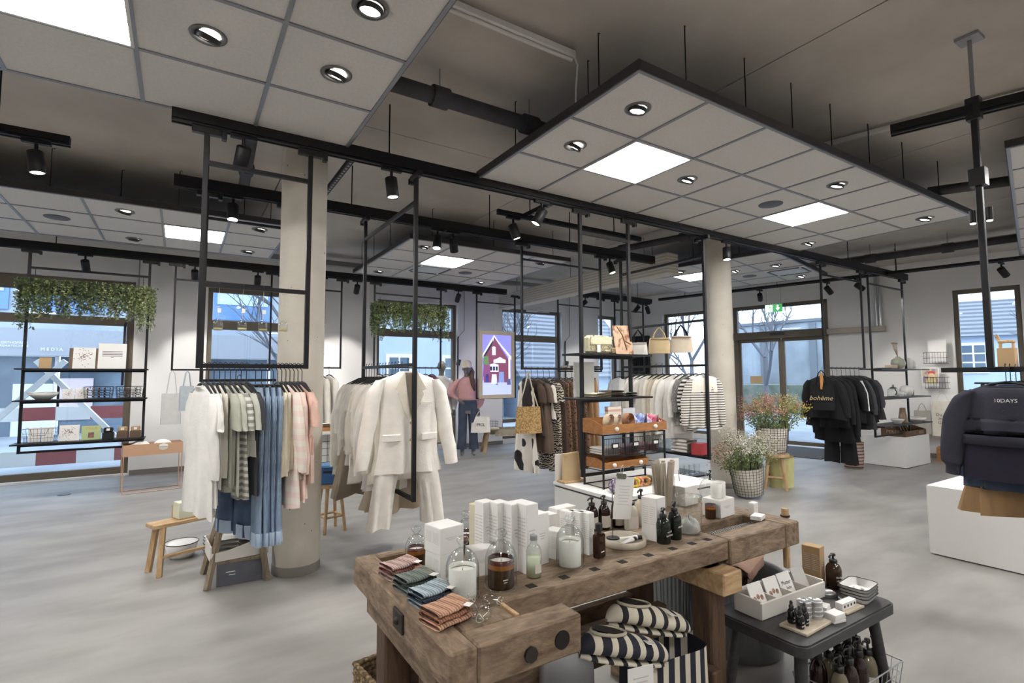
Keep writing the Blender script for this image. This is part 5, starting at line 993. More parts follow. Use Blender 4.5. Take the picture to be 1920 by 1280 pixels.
t = thing('mannequin', 'grey bald mannequin in a white top behind the pink one', 'mannequin', (4.38, 9.5, 0), rad(-20))
mb = MB(); head(mb, (0, -.02, 1.66)); loft(mb, [(0, 0, .8, .15, .1), (0, 0, 1.2, .13, .09), (0, 0, 1.45, .17, .09), (0, 0, 1.5, .07, .06), (0, 0, 1.58, .05, .05)])
for s in (-1, 1): loft(mb, [(s*.09, 0, .9, .08, .08), (s*.1, 0, .5, .06, .06), (s*.11, .02, .1, .04, .04), (s*.11, -.02, .01, .045, .09)], 14); hand(mb, (s*.25, -.02, .86), (0, -.1, -1))
put('body', mb, MANB, t)
mb = MB(); loft(mb, [(0, 0, .8, .22, .15), (0, 0, 1.1, .19, .13), (0, 0, 1.4, .2, .12), (0, 0, 1.49, .13, .09), (0, 0, 1.54, .065, .065)], 24)
for s in (-1, 1): loft(mb, [(s*.16, 0, 1.46, .06, .07), (s*.24, 0, 1.3, .075, .075), (s*.26, 0, 1.05, .07, .07), (s*.25, -.01, .87, .04, .04)], 14)
put('blouse', mb, F_WHITE, t); mb = MB(); loft(mb, [(0, 0, .84, .19, .13), (0, 0, .6, .2, .15), (0, 0, .25, .22, .17)], 22); put('skirt', mb, F_BEI, t)
def tote(label, p, w, h, m, rz, words=None, wm=None, strap=.18, d=.04, grp=None, ws=.04, strapm=None, name='tote_bag'):
    t = thing(name, label, 'bag', p, rz, grp)
    put('body', MB().grid(lambda u, v: ((w/2*(1-.06*v))*(1 if cos(2*pi*u) > 0 else -1)*abs(cos(2*pi*u))**.45, (d*(1-.75*v)+.004*sin(9*u*6.28))*(1 if sin(2*pi*u) > 0 else -1)*abs(sin(2*pi*u))**.6, -strap-h+h*v+.008*sin(12*u)*(v)), 36, 8, cu=True), m, t)
    put('base', MB().lathe([(0, -strap-h), (1, -strap-h+.002)], 24, sx=w/2*.97, sy=d*.95), m, t)
    for s in (-1, 1): put('strap', MB().tube([(-w*.25, s*d*.2, -strap), (-w*.12, s*.006, -.04), (0, s*.004, 0), (w*.12, s*.006, -.04), (w*.25, s*d*.2, -strap)], .007, 6), strapm or m, t)
    if words: text('lettering', words, ws, wm or INKD, t, (0, -d*.8-.012, -strap-h*.5), shear=.2)
    return t
tote('cream tote bag hanging from the mannequin hand', (4.95, 8.93, .86), .38, .3, F_CREAM, rad(-27), 'MCL', d=.06, strap=.12, ws=.08)
# ================================================================== SCREEN
t = thing('wall_screen', 'upright screen in a pale wooden frame showing a red barn', 'screen', (4.77, 8.66, 1.1))
put('frame', MB().box((.395, .02, .035), (.79, .05, .07)).box((.395, .02, 1.255), (.79, .05, .07)).box((.035, .02, .645), (.07, .048, 1.15)).box((.755, .02, .645), (.07, .048, 1.15)), mat('limed_frame', (190, 178, 160), .6), t)
def scr(n, c, e=.6): return mat(n, c, .4, emit=e)
SX, SZ = .65, 1.15
def pic(name, poly, m, y): put(name, MB().prism([(.07+px*SX, .07+pz*SZ) for px, pz in poly], 0, .001, T=Matrix(((1, 0, 0, 0), (0, 0, -1, y), (0, 1, 0, 0), (0, 0, 0, 1)))), m, scn)
scn = put('display', MB().box((.395, .022, .645), (SX, .03, SZ)), scr('screen_sky', (128, 128, 232)), t)
pic('picture_ground', [(0, 0), (1, 0), (1, .24), (0, .24)], scr('screen_ground', (168, 178, 222)), .006); pic('picture_barn', [(.05, .2), (.05, .7), (.4, .96), (.95, .55), (.95, .2)], scr('screen_barn', (116, 62, 88)), .0052)
pic('picture_eave', [(0, .66), (.4, 1.0), (1, .58), (1, .64), (.4, .97), (.38, .9), (.02, .6)], scr('screen_white', (214, 220, 248)), .0044); pic('picture_shade', [(.03, .64), (.38, .93), (.33, .83), (.05, .6)], scr('screen_dark', (34, 34, 56)), .0036)
for x0, x1, z0, z1 in ((.33, .45, .66, .79), (.23, .55, .38, .5), (.9, .96, .2, .62)): pic('picture_window', [(x0, z0), (x1, z0), (x1, z1), ((x0+x1)/2, z1+.02), (x0, z1)], MATS['screen_white'], .0034)
for k in range(3): pic('picture_pane', [(.26+k*.095, .4), (.33+k*.095, .4), (.33+k*.095, .47), (.26+k*.095, .47)], MATS['screen_dark'], .0028)
pic('picture_sign', [(.38, .53), (.8, .53), (.8, .58), (.7, .6), (.6, .63), (.5, .6), (.38, .58)], MATS['screen_white'], .0032)
for k, (x, z, w, h, c) in enumerate(((.02, .5, .2, .14, (90, 120, 80)), (.02, .3, .26, .2, (120, 70, 110)), (.1, .2, .12, .14, (60, 56, 130)), (.3, .18, .2, .16, (196, 206, 236)), (.55, .2, .2, .18, (120, 136, 190)), (.84, .16, .14, .1, (70, 80, 120)), (.45, .16, .07, .08, (90, 100, 150)))): pic('picture_prop', [(x, z), (x+w, z), (x+w*.9, z+h), (x+w*.1, z+h)], scr('screen_p%d' % k, c), .0026)
put('cable', MB().tube([(.35, .03, 1.29), (.34, .03, 1.5), (.36, .03, 1.75), (.34, .03, 2.03)], .004, 5), INK, t)
# ================================================================== FUR STOOL
t = thing('low_stool', 'low wooden stool with a grey-beige fur throw by the screen', 'stool', (5.55, 9.12, 0), rad(-15))
put('seat', MB().box((0, 0, .43), (.85, .28, .05), ch=.01), PINEX, t)
for sx in (-1, 1):
    for sy in (-1, 1): put('leg', MB().bar((sx*.32, sy*.09, .41), (sx*.4, sy*.12, 0), .05), PINE, t)
rr = random.Random(9); f = MB()
for k in range(900):
    u, v = rr.uniform(-.2, .45), rr.uniform(-.2, .2); z = .47-(.0 if abs(v) < .14 else (abs(v)-.14)*2.2); d = Vector((rr.uniform(-.03, .03), rr.uniform(-.03, .03)+(.02 if v > 0 else -.02), .025)); p = Vector((u, v, z)); f.add([p, p+Vector((.006, 0, 0)), p+d], [(0, 1, 2)])
th = thing('fur_throw', 'grey-beige long fur throw on the low stool', 'throw', (5.55, 9.12, 0), rad(-15)); put('skin', MB().grid(lambda u, v: (-.2+.66*u, .2*(2*v-1), .465-(0 if abs(2*v-1) < .7 else (abs(2*v-1)-.7)*.45)), 8, 16), mat('fur_skin', (160, 150, 132), .95), th); put('fur', f, mat('fur', (178, 168, 148), .95, c2=(130, 120, 104), scale=12), th)['kind'] = 'stuff'
wirebox('dark wire basket standing on the low stool', 5.3, 9.22, .456, .3, .2, .16, rad(-15), nx=6)
t = thing('cushion', 'small beige cushion on the left end of the low stool', 'cushion', (5.28, 9.0, .456), rad(-15)); put('pad', MB().sphere((0, 0, .03), .12, 14, 8, .28), F_BEI, t); put('piping', MB().tube([(.119*cos(q), .119*sin(q), .03) for q in [2*pi*k/20 for k in range(20)]], .004, 5, closed=True), F_BEI, t)
# ================================================================== BAGS
t = thing('straw_bag', 'straw shoulder bag hanging at the left end of the animal print rail', 'bag', (3.4, 5.0, 1.56), rad(-20))
put('body', MB().grid(lambda u, v: ((.16-.02*v)*cos(2*pi*u), .07*sin(2*pi*u)*(1-.5*v), -.7+.3*v+.004*((int(u*60)+int(v*22)) % 2)), 60, 23, cu=True, smooth=False), mat('straw', (196, 164, 112), .9, c2=(150, 118, 74), scale=60, pat='spots'), t)
for s in (-1, 1): put('strap', MB().tube([(s*.12, 0, -.42), (s*.05, 0, -.2), (0, 0, 0)], .008, 6), F_BEI, t)
def handbag(label, y, w, h, m, hm, z=2.15):
    t = thing('handbag', label, 'bag', (5.09, y, z), rad(-38), 'handbags on the rail')
    put('body', MB().grid(lambda u, v: ((w/2)*(1-.12*v*v)*(1 if cos(2*pi*u) > 0 else -1)*abs(cos(2*pi*u))**.5, (.055-.035*v)*(1 if sin(2*pi*u) > 0 else -1)*abs(sin(2*pi*u))**.6, -.36+h*v), 32, 8, cu=True), m, t)
    put('flap', MB().box((0, -.03, -.36+h*.94), (w*.8, .03, .01)), m, t)
    for s in (-1, 1): put('handle', MB().tube([(-w*.28, s*.012, -.36+h), (-w*.2, s*.02, -.1), (0, s*.01, -.03), (w*.2, s*.02, -.1), (w*.28, s*.012, -.36+h)], .009, 6), hm, t)
    put('hook', MB().tube([(0, 0, -.03), (0, .01, .0), (0, 0, .022), (0, -.014, .012)], .003, 5), WIRE, t)
handbag('crumpled white handbag with black handles, left on the bag rail', 4.9, .24, .16, F_WHITE, F_BLK); handbag('sand coloured handbag in the middle of the bag rail', 4.54, .27, .2, F_TAN if False else fab('sand_leather', (206, 184, 146), bump=.1), fab('sand_leather', (206, 184, 146))); handbag('cream handbag with dark handles, right on the bag rail', 4.2, .27, .2, fab('cream_leather', (206, 192, 172), bump=.1), F_BLK)
# furry bag, poster and knitwear on the shelves
rr = random.Random(4); f = MB()
for k in range(1400):
    a = rr.uniform(0, 2*pi); x, z = rr.uniform(-.14, .14), rr.uniform(.02, .17); y = rr.choice((-1, 1))*.055; p = Vector((x, y, z)); f.add([p, p+Vector((rr.uniform(-.012, .012), rr.uniform(-.012, .012), .008)), p+Vector((rr.uniform(-.015, .015), y*.25, rr.uniform(-.015, .015)))], [(0, 1, 2)])
t = thing('furry_bag', 'cream furry flap handbag on the upper shelf', 'bag', (3.44, 3.85, 1.7235)); put('body', MB().box((0, 0, .09), (.28, .11, .18), ch=.025), fab('ecru_plush', (222, 214, 184)), t); put('fur', f, fab('ecru_plush', (222, 214, 184)), t)['kind'] = 'stuff'; put('flap', MB().box((0, -.058, .125), (.27, .02, .08), ch=.009), fab('ecru_plush', (222, 214, 184)), t); put('tag', MB().box((-.05, -.075, .05), (.05, .003, .07), rz=.2), CARD, t)
one('purse', MB().box((0, 0, .035), (.1, .06, .07), ch=.015), fab('olive_leather', (150, 134, 102)), 'small olive purse between the furry bag and the poster', 'purse', (3.64, 3.86, 1.7235))
t = thing('poster_card', 'tilted poster of gold jewellery on skin tones', 'poster', (3.78, 3.82, 1.7235), rot=(rad(-8), rad(-3), 0)); put('board', MB().box((0, 0, .15), (.24, .006, .3)), mat('jewellery_print', (206, 172, 142), .5, c2=(136, 84, 58), scale=14, detail=6, lo=.5, hi=.62), t); put('print_chain', MB().tube([(-.06, -.005, .29), (0, -.005, .2), (.02, -.005, .14), (.1, -.005, .1)], .006, 6).tube([(.0, -.005, .2), (.03, -.005, .05)], .008, 6), mat('print_gold', (122, 84, 52), .5), t)
def folded(label, p, w, d, n, m, rz=0, grp='folded knitwear', th=.022, cat='folded clothes', name='folded_sweater'):
    t = thing(name, label, cat, p, rz, grp)
    for k in range(n): put('fold', MB().grid(lambda u, v: (w/2*(1 if cos(2*pi*u) > 0 else -1)*abs(cos(2*pi*u))**.3, d*(v-.5), th*k+th/2+th/2*sin(2*pi*u)*(1-.2*abs(2*v-1))), 20, 6, cu=True), m[k % len(m)], t)
folded('cream folded knit on the lower bag shelf', (3.42, 3.85, 1.3035), .2, .2, 2, (F_CRM2,)); folded('taupe folded knit on the lower bag shelf', (3.62, 3.86, 1.3035), .18, .18, 3, (F_TAUPE, F_BEI)); folded('grey dotted folded scarf on the lower bag shelf', (3.8, 3.85, 1.3035), .16, .18, 2, (F_DOT,))
one('price_card', MB().box((0, 0, .09), (.1, .004, .18)), CARD, 'white price card behind the folded knits', 'card', (3.83, 3.93, 1.3035), rot=(rad(-6), rad(12), .3))
one('display_sheet', MB().box((0, 0, .17), (.26, .012, .34), ch=.002), mat('milky_paper', (214, 214, 210), .5), 'milky upright sheet at the left of the lower bag shelf', 'display', (3.33, 3.93, 1.3035))
# ================================================================== WHITE COUNTER
t = thing('counter', 'low white display counter with dark edge strip behind the workbench', 'counter', (3.72, 3.66, 0)); put('body', MB().box((0, 0, .225), (1.28, .86, .45)), WHT, t); put('edge_strip', MB().box((0, 0, .458), (1.27, .85, .02)), mat('dark_strip', (70, 68, 68), .5), t); put('top', MB().box((0, 0, .484), (1.3, .88, .032), ch=.003), WHT, t)
t = thing('wire_organiser', 'black wire organiser with three mesh drawers on the counter', 'organiser', (3.62, 3.68, .5))
for sx in (-1, 1):
    for sy in (-1, 1): put('post', MB().box((sx*.4, sy*.13, .24), (.014, .014, .48)), WIRE, t)
for z in (.01, .16, .27, .475): put('shelf_frame', MB().tube([(sx*.4, sy*.13, z) for sx, sy in ((-1, -1), (1, -1), (1, 1), (-1, 1))], .006, 5, closed=True), WIRE, t)
for i in range(3):
    d = put('drawer', MB().tube([(-.395+i*.263, -.135, .285), (-.14+i*.263, -.135, .285), (-.14+i*.263, -.135, .44), (-.395+i*.263, -.135, .44)], .004, 5, closed=True), WIRE, t); g = MB()
    for k in range(12): g.tube([(-.385+i*.263+k*.0215, -.135, .285), (-.385+i*.263+k*.0215, -.135, .44)], .0018, 4)
    put('mesh', g, WIRE, d)['kind'] = 'stuff'; put('label_holder', MB().box((-.265+i*.263, -.142, .375), (.08, .008, .05)), WIRE, d); put('card', MB().box((-.265+i*.263, -.147, .375), (.055, .003, .028)), CARD, d)
for i, (c, n) in enumerate(((F_WHITE, 'white'), (fab('lilac', (176, 160, 172)), 'lilac'), (fab('rose_cloth', (186, 156, 160)), 'rose'))): folded('%s folded cloths in the %s drawer of the wire organiser' % (n, ('left', 'middle', 'right')[i]), (3.36+i*.263, 3.68, .787), .2, .2, 3, (c,), grp='cloths in wire drawers', name='folded_cloth', cat='cloth')
def tray_box(label, x, y, z, w, d, h, m=ORNW, grp='wooden trays', knobs=2, name='wooden_tray', rz=0):
    t = thing(name, label, 'tray', (x, y, z), rz, grp)
    put('bottom', MB().box((0, 0, .004), (w, d, .008)), m, t); put('front', MB().box((0, -d/2, h*.3), (w, .01, h*.6)), m, t); put('back', MB().box((0, d/2, h/2), (w, .01, h)), m, t)
    for s in (-1, 1): put('side', MB().prism([(-d/2, 0), (d/2, 0), (d/2, h), (0, h*.95), (-d/2, h*.6)], -.005, .005, T=Matrix.Translation((s*w/2, 0, 0)) @ Matrix(((0, 0, 1, 0), (1, 0, 0, 0), (0, 1, 0, 0), (0, 0, 0, 1)))), m, t)
    for k in range(knobs): put('knob', MB().sphere((w*(-.3+.6*k/max(1, knobs-1)), -d/2-.015, h*.3), .02, 10, 6), CARD, t)
    return t
tray_box('orange wooden tray on top of the wire organiser', 3.63, 3.68, .985, .84, .26, .13); tray_box('orange wooden tray inside the wire organiser below the drawers', 3.52, 3.68, .67, .56, .24, .1)
def roll(label, p, r, l, m, rz, grp='rolled goods'):
    t = thing('rolled_belt', label, 'belt', p, rz, grp); put('coil', MB().grid(lambda u, v: ((r*(.35+.65*u))*cos(u*6*pi), l*(v-.5), r+(r*(.35+.65*u))*sin(u*6*pi)), 64, 3), m, t); put('buckle', MB().tube([(r, -l*.45, r*1.0), (r*1.1, -l*.45, r*1.3), (r*1.05, l*.45, r*1.3), (r, l*.45, r)], .003, 5), STEEL, t)
roll('left coiled beige belt in the upper wooden tray', (3.38, 3.64, .998), .085, .05, fab('belt_beige', (206, 186, 160)), .3); roll('second coiled belt in the upper wooden tray', (3.5, 3.66, .998), .08, .05, fab('belt_cream', (222, 206, 184)), .4); roll('third coiled tan belt in the upper wooden tray', (3.64, 3.65, .998), .085, .05, fab('belt_tan', (176, 130, 100)), .2)
rr = random.Random(6)
def ruffle(label, p, w, d, h, m):
    one('ruffled_scarf', MB().grid(lambda u, v: (w*(u-.5)+.01*sin(20*v), d*(v-.5)+.01*sin(23*u), h*(.5+.5*sin(17*u+9*v)*sin(13*v+3*u))*(1-(2*u-1)**4)), 26, 16), m, label, 'scarf', p, 0, 'scarves in the tray')
ruffle('blue crumpled scarf in the upper wooden tray', (3.8, 3.66, 1.0), .2, .18, .15, mat('blue_cloth', (122, 136, 190), .9, c2=(196, 204, 226), scale=14)); ruffle('pink crumpled scarf in the upper wooden tray', (3.96, 3.66, 1.0), .16, .18, .14, mat('pink_cloth', (206, 96, 130), .9, c2=(230, 206, 206), scale=14))
one('print_block', MB().box((0, 0, .11), (.17, .05, .22)), mat('striped_card', (226, 216, 204), .8, c2=(206, 170, 150), scale=6, pat='stripe', lo=.6, hi=.7), 'pale striped box standing behind the wooden tray', 'box', (3.55, 3.765, .994)); one('print_block', MB().box((0, 0, .1), (.16, .05, .2)), mat('grey_white_card', (206, 208, 210), .8), 'grey white box standing behind the wooden tray', 'box', (3.74, 3.765, .994))
t = thing('birch_block', 'upright birch log slice at the left of the counter', 'wood block', (3.2, 3.98, .5)); put('slab', MB().prism([(-.1, 0), (.1, 0), (.08, .28), (-.09, .27)], -.02, .02, T=Matrix(((1, 0, 0, 0), (0, 0, -1, 0), (0, 1, 0, 0), (0, 0, 0, 1)))), mat('birch', (206, 180, 140), .7, c2=(160, 116, 76), scale=7, lo=.55, hi=.75), t); put('foot', MB().box((0, 0, .01), (.26, .12, .02), ch=.004), PINEX, t)
one('white_card_block', MB().box((0, 0, .13), (.12, .02, .26)), CARD, 'white upright card block behind the birch log slice', 'card block', (3.13, 4.06, .5))
rr = random.Random(11)
for i, c in enumerate(((206, 60, 90), (222, 196, 80), (230, 150, 120), (196, 140, 90), (120, 110, 90), (236, 214, 120), (210, 90, 120))):
    t = thing('scrunchie', '%s coloured scrunchie ring from the left on the counter' % ORD[i], 'scrunchie', (3.43+.066*i, 3.46-.02*(i % 2), .548), rad(-60+20*i), 'scrunchies', rot=(pi/2, 0, rad(-30))); m = fab('scr%d' % i, c)
    put('ring', MB().tube([(.034*cos(q), .034*sin(q), .006*sin(9*q)) for q in [2*pi*k/24 for k in range(24)]], [.012+.003*(k % 2) for k in range(24)], 8, closed=True), m, t); put('inner_band', MB().lathe([(.022, -.008), (.022, .008)], 20), m, t)
t = thing('yarn_ball', 'ball of lilac and grey ribbon on the counter', 'ball', (3.22, 3.4, .5)); put('core', MB().sphere((0, 0, .06), .058, 16, 10), fab('lilac_core', (196, 190, 200)), t); g = MB()
for k in range(14): R_ = Matrix.Rotation(k*1.3, 4, 'X') @ Matrix.Rotation(k*.9, 4, 'Y'); g.tube([Vector((0, 0, .06))+(R_ @ Vector((.06*cos(q), .06*sin(q), 0))) for q in [2*pi*j/20 for j in range(20)]], .003, 4, closed=True)
put('windings', g, fab('plum_thread', (130, 110, 140)), t)['kind'] = 'stuff'
t = thing('postcard_rack', 'wire rack with white postcards on the counter', 'card rack', (4.0, 3.5, .5), rad(-20)); put('wire', MB().tube([(-.1, -.04, 0), (-.1, 0, .16), (.1, 0, .16), (.1, -.04, 0)], .003, 5), WIRE, t); put('card', MB().box((-.04, -.03, .14), (.13, .003, .16)), CARD, t); put('card', MB().box((.05, -.015, .14), (.12, .003, .15)), CARD, t)
# ================================================================== LEFT WINDOW SHELVES
def stand_card(label, x, z, w, h, m, y=8.7, tilt=-8, name='print', extra=None, frame=None, grp=None):
    t = thing(name, label, 'picture', (x, y, z), 0, grp, rot=(rad(tilt), 0, 0))
    if frame: put('backing', MB().box((0, .012, h*.48), (w*1.35, .01, h*.96)), frame, t)
    put('sheet', MB().box((0, 0, h/2), (w, .006, h)), m, t)
    if extra == 'flowers':
        rr = random.Random(int(x*100)); g = MB()
        for k in range(60): a, r_ = rr.uniform(0, 6.28), abs(rr.gauss(0, .26))*w; g.sphere((r_*cos(a), -.004, h*.55+r_*sin(a)), w*.022, 6, 4)
        put('flower_print', g, mat('flower_print', (170, 120, 112), .8, c2=(110, 106, 96), scale=30), t)['kind'] = 'stuff'
    if extra == 'lines':
        g = MB()
        for k in range(5): g.box((0, -.004, h*(.68-.06*k)), (w*(.72 if k < 4 else .1), .001, h*.02))
        put('text_lines', g, INKD, t)['kind'] = 'stuff'
    return t
BRNB = mat('brown_board', (110, 90, 72), .7)
stand_card('print of a round flower wreath before a brown board', -1.06, 1.6335, .23, .28, CARD, frame=BRNB, extra='flowers'); stand_card('text print with grey foliage on the top window shelf', -.77, 1.6335, .3, .34, CARD, extra='lines'); stand_card('small kraft print at the left of the top window shelf', -1.44, 1.6335, .12, .14, KRAFT)
t = thing('bowl', 'white oval bowl on the middle window shelf', 'bowl', (-1.44, 8.7, 1.2435)); put('bowl', MB().lathe([(0, 0), (.07, 0), (.13, .05), (.16, .09), (.155, .09), (.12, .05), (0, .012)], 28, sy=.7), WHT, t); put('rim', MB().tube([(.158*cos(q), .11*sin(q), .09) for q in [2*pi*k/28 for k in range(28)]], .004, 5, closed=True), WHT, t)
stand_card('left floral card pair on the middle window shelf', -1.2, 1.2435, .12, .13, CARD, extra='flowers', name='card'); stand_card('right floral card on the middle window shelf', -1.07, 1.2435, .12, .14, CARD, extra='flowers', name='card')
for i, (x, n) in enumerate(((-.89, 'left'), (-.56, 'right'))):
    wirebox('%s dark wire basket on the middle window shelf' % n, x, 8.7, 1.2435, .27, .2, .15, 0, nx=8, handle=True)
    for k, c in enumerate(((206, 186, 120), (222, 210, 196), (176, 160, 170), (90, 86, 90))): folded('%s small folded textile in the %s window shelf basket' % (ORD[k], n), (x-.09+.06*k, 8.7, 1.251), .055, .14, 4, (fab('tx%d%d' % (i, k), c),), grp='textiles in window baskets', name='folded_cloth', cat='cloth', th=.034)
wirebox('dark wire basket with white books on the lowest window shelf', -1.44, 8.7, .7135, .28, .2, .17, 0, nx=9, handle=True)
for k in range(2): one('book', MB().box((0, 0, .09), (.11, .03, .18), ch=.002), CARD, '%s white book in the lowest shelf wire basket' % ('left', 'right')[k], 'book', (-1.5+.125*k, 8.69, .7205), 0, 'books in the shelf basket')
stand_card('square picture book with a coloured group on white', -1.17, .7135, .2, .2, CARD, extra='flowers', name='picture_book'); t = stand_card('green picture book with yellow lettering', -.95, .7135, .2, .18, mat('green_cover', (176, 190, 140), .7), name='picture_book'); text('lettering', 'VILLA', .05, mat('yellow_ink', (196, 150, 50), .7), t, (0, -.005, .145)); put('figure_print', MB().box((0, -.0045, .06), (.06, .002, .07)), mat('figure_print', (170, 100, 80), .7, c2=(90, 80, 100), scale=30), t)
for k, (x, m, n) in enumerate(((-.77, BLK2, 'black'), (-.62, KRAFT, 'left kraft'), (-.48, KRAFT, 'right kraft'))):
    t = thing('gift_box', '%s gift box on the lowest window shelf' % n, 'box', (x, 8.7, .7135), 0, 'gift boxes'); put('box', MB().box((0, 0, .045), (.12, .12, .09), ch=.003), mat('dark_brown_card', (92, 74, 60), .7) if k else BLK2, t); put('content', MB().box((0, 0, .12), (.1, .1, .06), ch=.01), m, t); put('tag', MB().box((0, -.052, .125), (.035, .004, .03)), CARD, t)
# copper planter
COP = mat('copper_tan', (196, 156, 126), .45, .1)
t = thing('planter_stand', 'tan metal box planter on a thin copper frame', 'planter', (-.28, 8.66, 0), rad(8)); put('box', MB().box((0, -.13, .56), (.66, .006, .15)).box((0, .13, .56), (.66, .006, .15)).box((-.33, 0, .56), (.006, .26, .15)).box((.33, 0, .56), (.006, .26, .15)).box((0, 0, .49), (.66, .26, .006)), COP, t)
for sx in (-1, 1):
    for sy in (-1, 1): put('leg', MB().box((sx*.325, sy*.125, .25), (.01, .01, .5)), COP, t)
put('base_frame', MB().tube([(sx*.325, sy*.125, .006) for sx, sy in ((-1, -1), (1, -1), (1, 1), (-1, 1))], .006, 4, closed=True), COP, t)
for i, x in enumerate((-.42, -.17)):
    t = thing('cushion', '%s cream cushion in the tan planter' % ('left', 'right')[i], 'cushion', (x, 8.64, .495), rad(8), 'cushions in the planter'); put('pad', MB().sphere((0, 0, .09), .115, 16, 10, .8), F_CREAM, t); put('piping', MB().tube([(.114*cos(q), .114*sin(q), .09) for q in [2*pi*k/20 for k in range(20)]], .004, 5, closed=True), fab('green_piping', (150, 180, 140)), t)
NET = mat('net_cloth', (206, 206, 206), .9)
tote('white net bag hanging left on the bare wall frame', (-.09, 8.66, 1.61), .24, .42, fab('net_white', (198, 197, 195)), 0, strap=.32); tote('grey-blue cloth bag hanging right on the bare wall frame', (.09, 8.68, 1.61), .2, .34, fab('net_blue', (176, 184, 190)), .4, strap=.22)
# hanging glass jars on the jeans frame
for i, (x, z) in enumerate(((.197, 1.81), (.336, 1.815), (.46, 1.815), (.587, 1.82))):
    t = thing('hanging_jar', '%s of four small glass jars hanging on strings' % ('leftmost', 'second', 'third', 'rightmost')[i], 'jar', (x, 3.85, z), 0, 'hanging glass jars')
    put('jar', MB().lathe([(0, .0), (.026, .0), (.028, .004), (.027, .05), (.018, .065), (.01, .075), (.012, .082)], 20), GLS, t); put('filling', MB().lathe([(0, .003), (.025, .003), (.025, .016), (0, .017)], 18), mat('dried_flowers', (206, 190, 130), .9), t); put('string', MB().tube([(0, 0, .08), (0, 0, 2.1-z+.012), (0, .012, 2.1-z+.02)], .0015, 4), mat('jute', (206, 194, 170), .9), t)
    if i < 3: put('tag', MB().box((.004, -.004, .13), (.022, .002, .03)), CARD, t)
# ================================================================== TRAILING PLANTS
def trailing(label, x0, x1, y, z, seed, cols):
    rr = random.Random(seed); t = thing('trailing_plant', label, 'plant', ((x0+x1)/2, y, z)); w = x1-x0
    put('trough', MB().box((0, 0, .05), (w*.96, .16, .12)), BLK2, t)
    for s in (-1, 1): put('hanger_wire', MB().tube([(s*w*.4, 0, .1), (s*w*.4, 0, 2.9-z)], .003, 5), WIRE, t)
    st = MB(); lv = [MB() for _ in cols]
    for k in range(330):
        x = rr.uniform(-w/2, w/2); y_ = rr.choice((-1, 1, 1))*rr.uniform(.05, .1); L_ = rr.uniform(.22, .56)*(1.15 if abs(x) > w*.36 else .9); p = Vector((x, y_*-1, .14)); pts = [p, p+Vector((rr.uniform(-.03, .03), -y_*.5, .03))]
        for j in range(1, 8): pts.append(p+Vector((rr.uniform(-.025, .025), -y_*.6, .02-L_*j/7)))
        st.tube(pts, .0018, 3, cap=False); g = lv[min(len(cols)-1, int(rr.random()*len(cols)*.7+(x/w+.5)*len(cols)*.45))]
        for j in range(int(L_*90)):
            f = rr.random()*6.99; i = int(f)+1; q = pts[i].lerp(pts[min(i+1, len(pts)-1)], f % 1); d = Vector((rr.uniform(-1, 1), rr.uniform(-1, 1), rr.uniform(-.6, .4))).normalized()*rr.uniform(.022, .04); n = d.cross(Vector((rr.uniform(-1, 1), rr.uniform(-1, 1), rr.uniform(-1, 1)))).normalized()*.011; g.add([q, q+d*.5+n, q+d, q+d*.5-n], [(0, 1, 2, 3)])
    put('stems', st, mat('vine_stem', (92, 104, 70), .8), t)['kind'] = 'stuff'
    for g, c in zip(lv, cols): put('foliage', g, mat('leaf_%d_%d_%d' % c, c, .6, c2=tuple(int(v*.7) for v in c), scale=20), t)['kind'] = 'stuff'
G1, G2, G3 = (102, 118, 82), (138, 154, 90), (176, 184, 136)
trailing('trailing green plants hanging over the left window shelves', -1.72, -.33, 8.7, 2.58, 3, (G1, G1, G2, G3)); trailing('trailing green plants hanging in the middle window', 2.72, 4.1, 8.7, 2.62, 5, (G2, G1, G2, G3))
# ================================================================== BENCH, LADDER STAND AND STOOL AT THE LEFT
t = thing('low_bench', 'low light wooden bench left of the ladder stand', 'bench', (.13, 5.05, 0), rad(22)); put('seat', MB().box((0, 0, .37), (.62, .16, .03), ch=.004), PINEX, t)
for sx in (-1, 1): put('leg', MB().bar((sx*.24, -.06, .36), (sx*.27, -.1, 0), .035), PINE, t); put('leg', MB().bar((sx*.24, .06, .36), (sx*.27, .1, 0), .035), PINE, t)
put('stretcher', MB().bar((-.26, -.09, .14), (.26, -.09, .14), .03, .02), PINEX, t)
tray_box('light wooden tray on the low bench', .15, 5.08, .386, .3, .14, .1, PINEX, knobs=0, rz=rad(22)); carton('pale green patterned box in the tray on the low bench', .06, 5.02, .11, .11, .12, rad(22), z=.395, m=mat('pale_green_card', (206, 208, 184), .7), lines=False, grp='boxes on the low bench'); carton('flat white box in the tray on the low bench', .2, 5.13, .12, .09, .06, rad(22), z=.395, lines=False, grp='boxes on the low bench')
t = thing('enamel_bowl', 'white enamel bowl with black rim under the low bench', 'bowl', (.06, 5.32, 0)); put('bowl', MB().lathe([(0, .0), (.085, .0), (.1, .03), (.125, .12), (.121, .12), (.095, .03), (0, .01)], 28), WHT, t); put('rim', MB().tube([(.124*cos(q), .124*sin(q), .12) for q in [2*pi*k/28 for k in range(28)]], .004, 5, closed=True), BLK2, t)
one('enamel_plate', MB().lathe([(0, 0), (.07, 0), (.1, .012), (.1, .015), (.07, .004), (0, .004)], 28), WHT, 'white enamel plate lying in the enamel bowl', 'plate', (.06, 5.32, .1), 0)
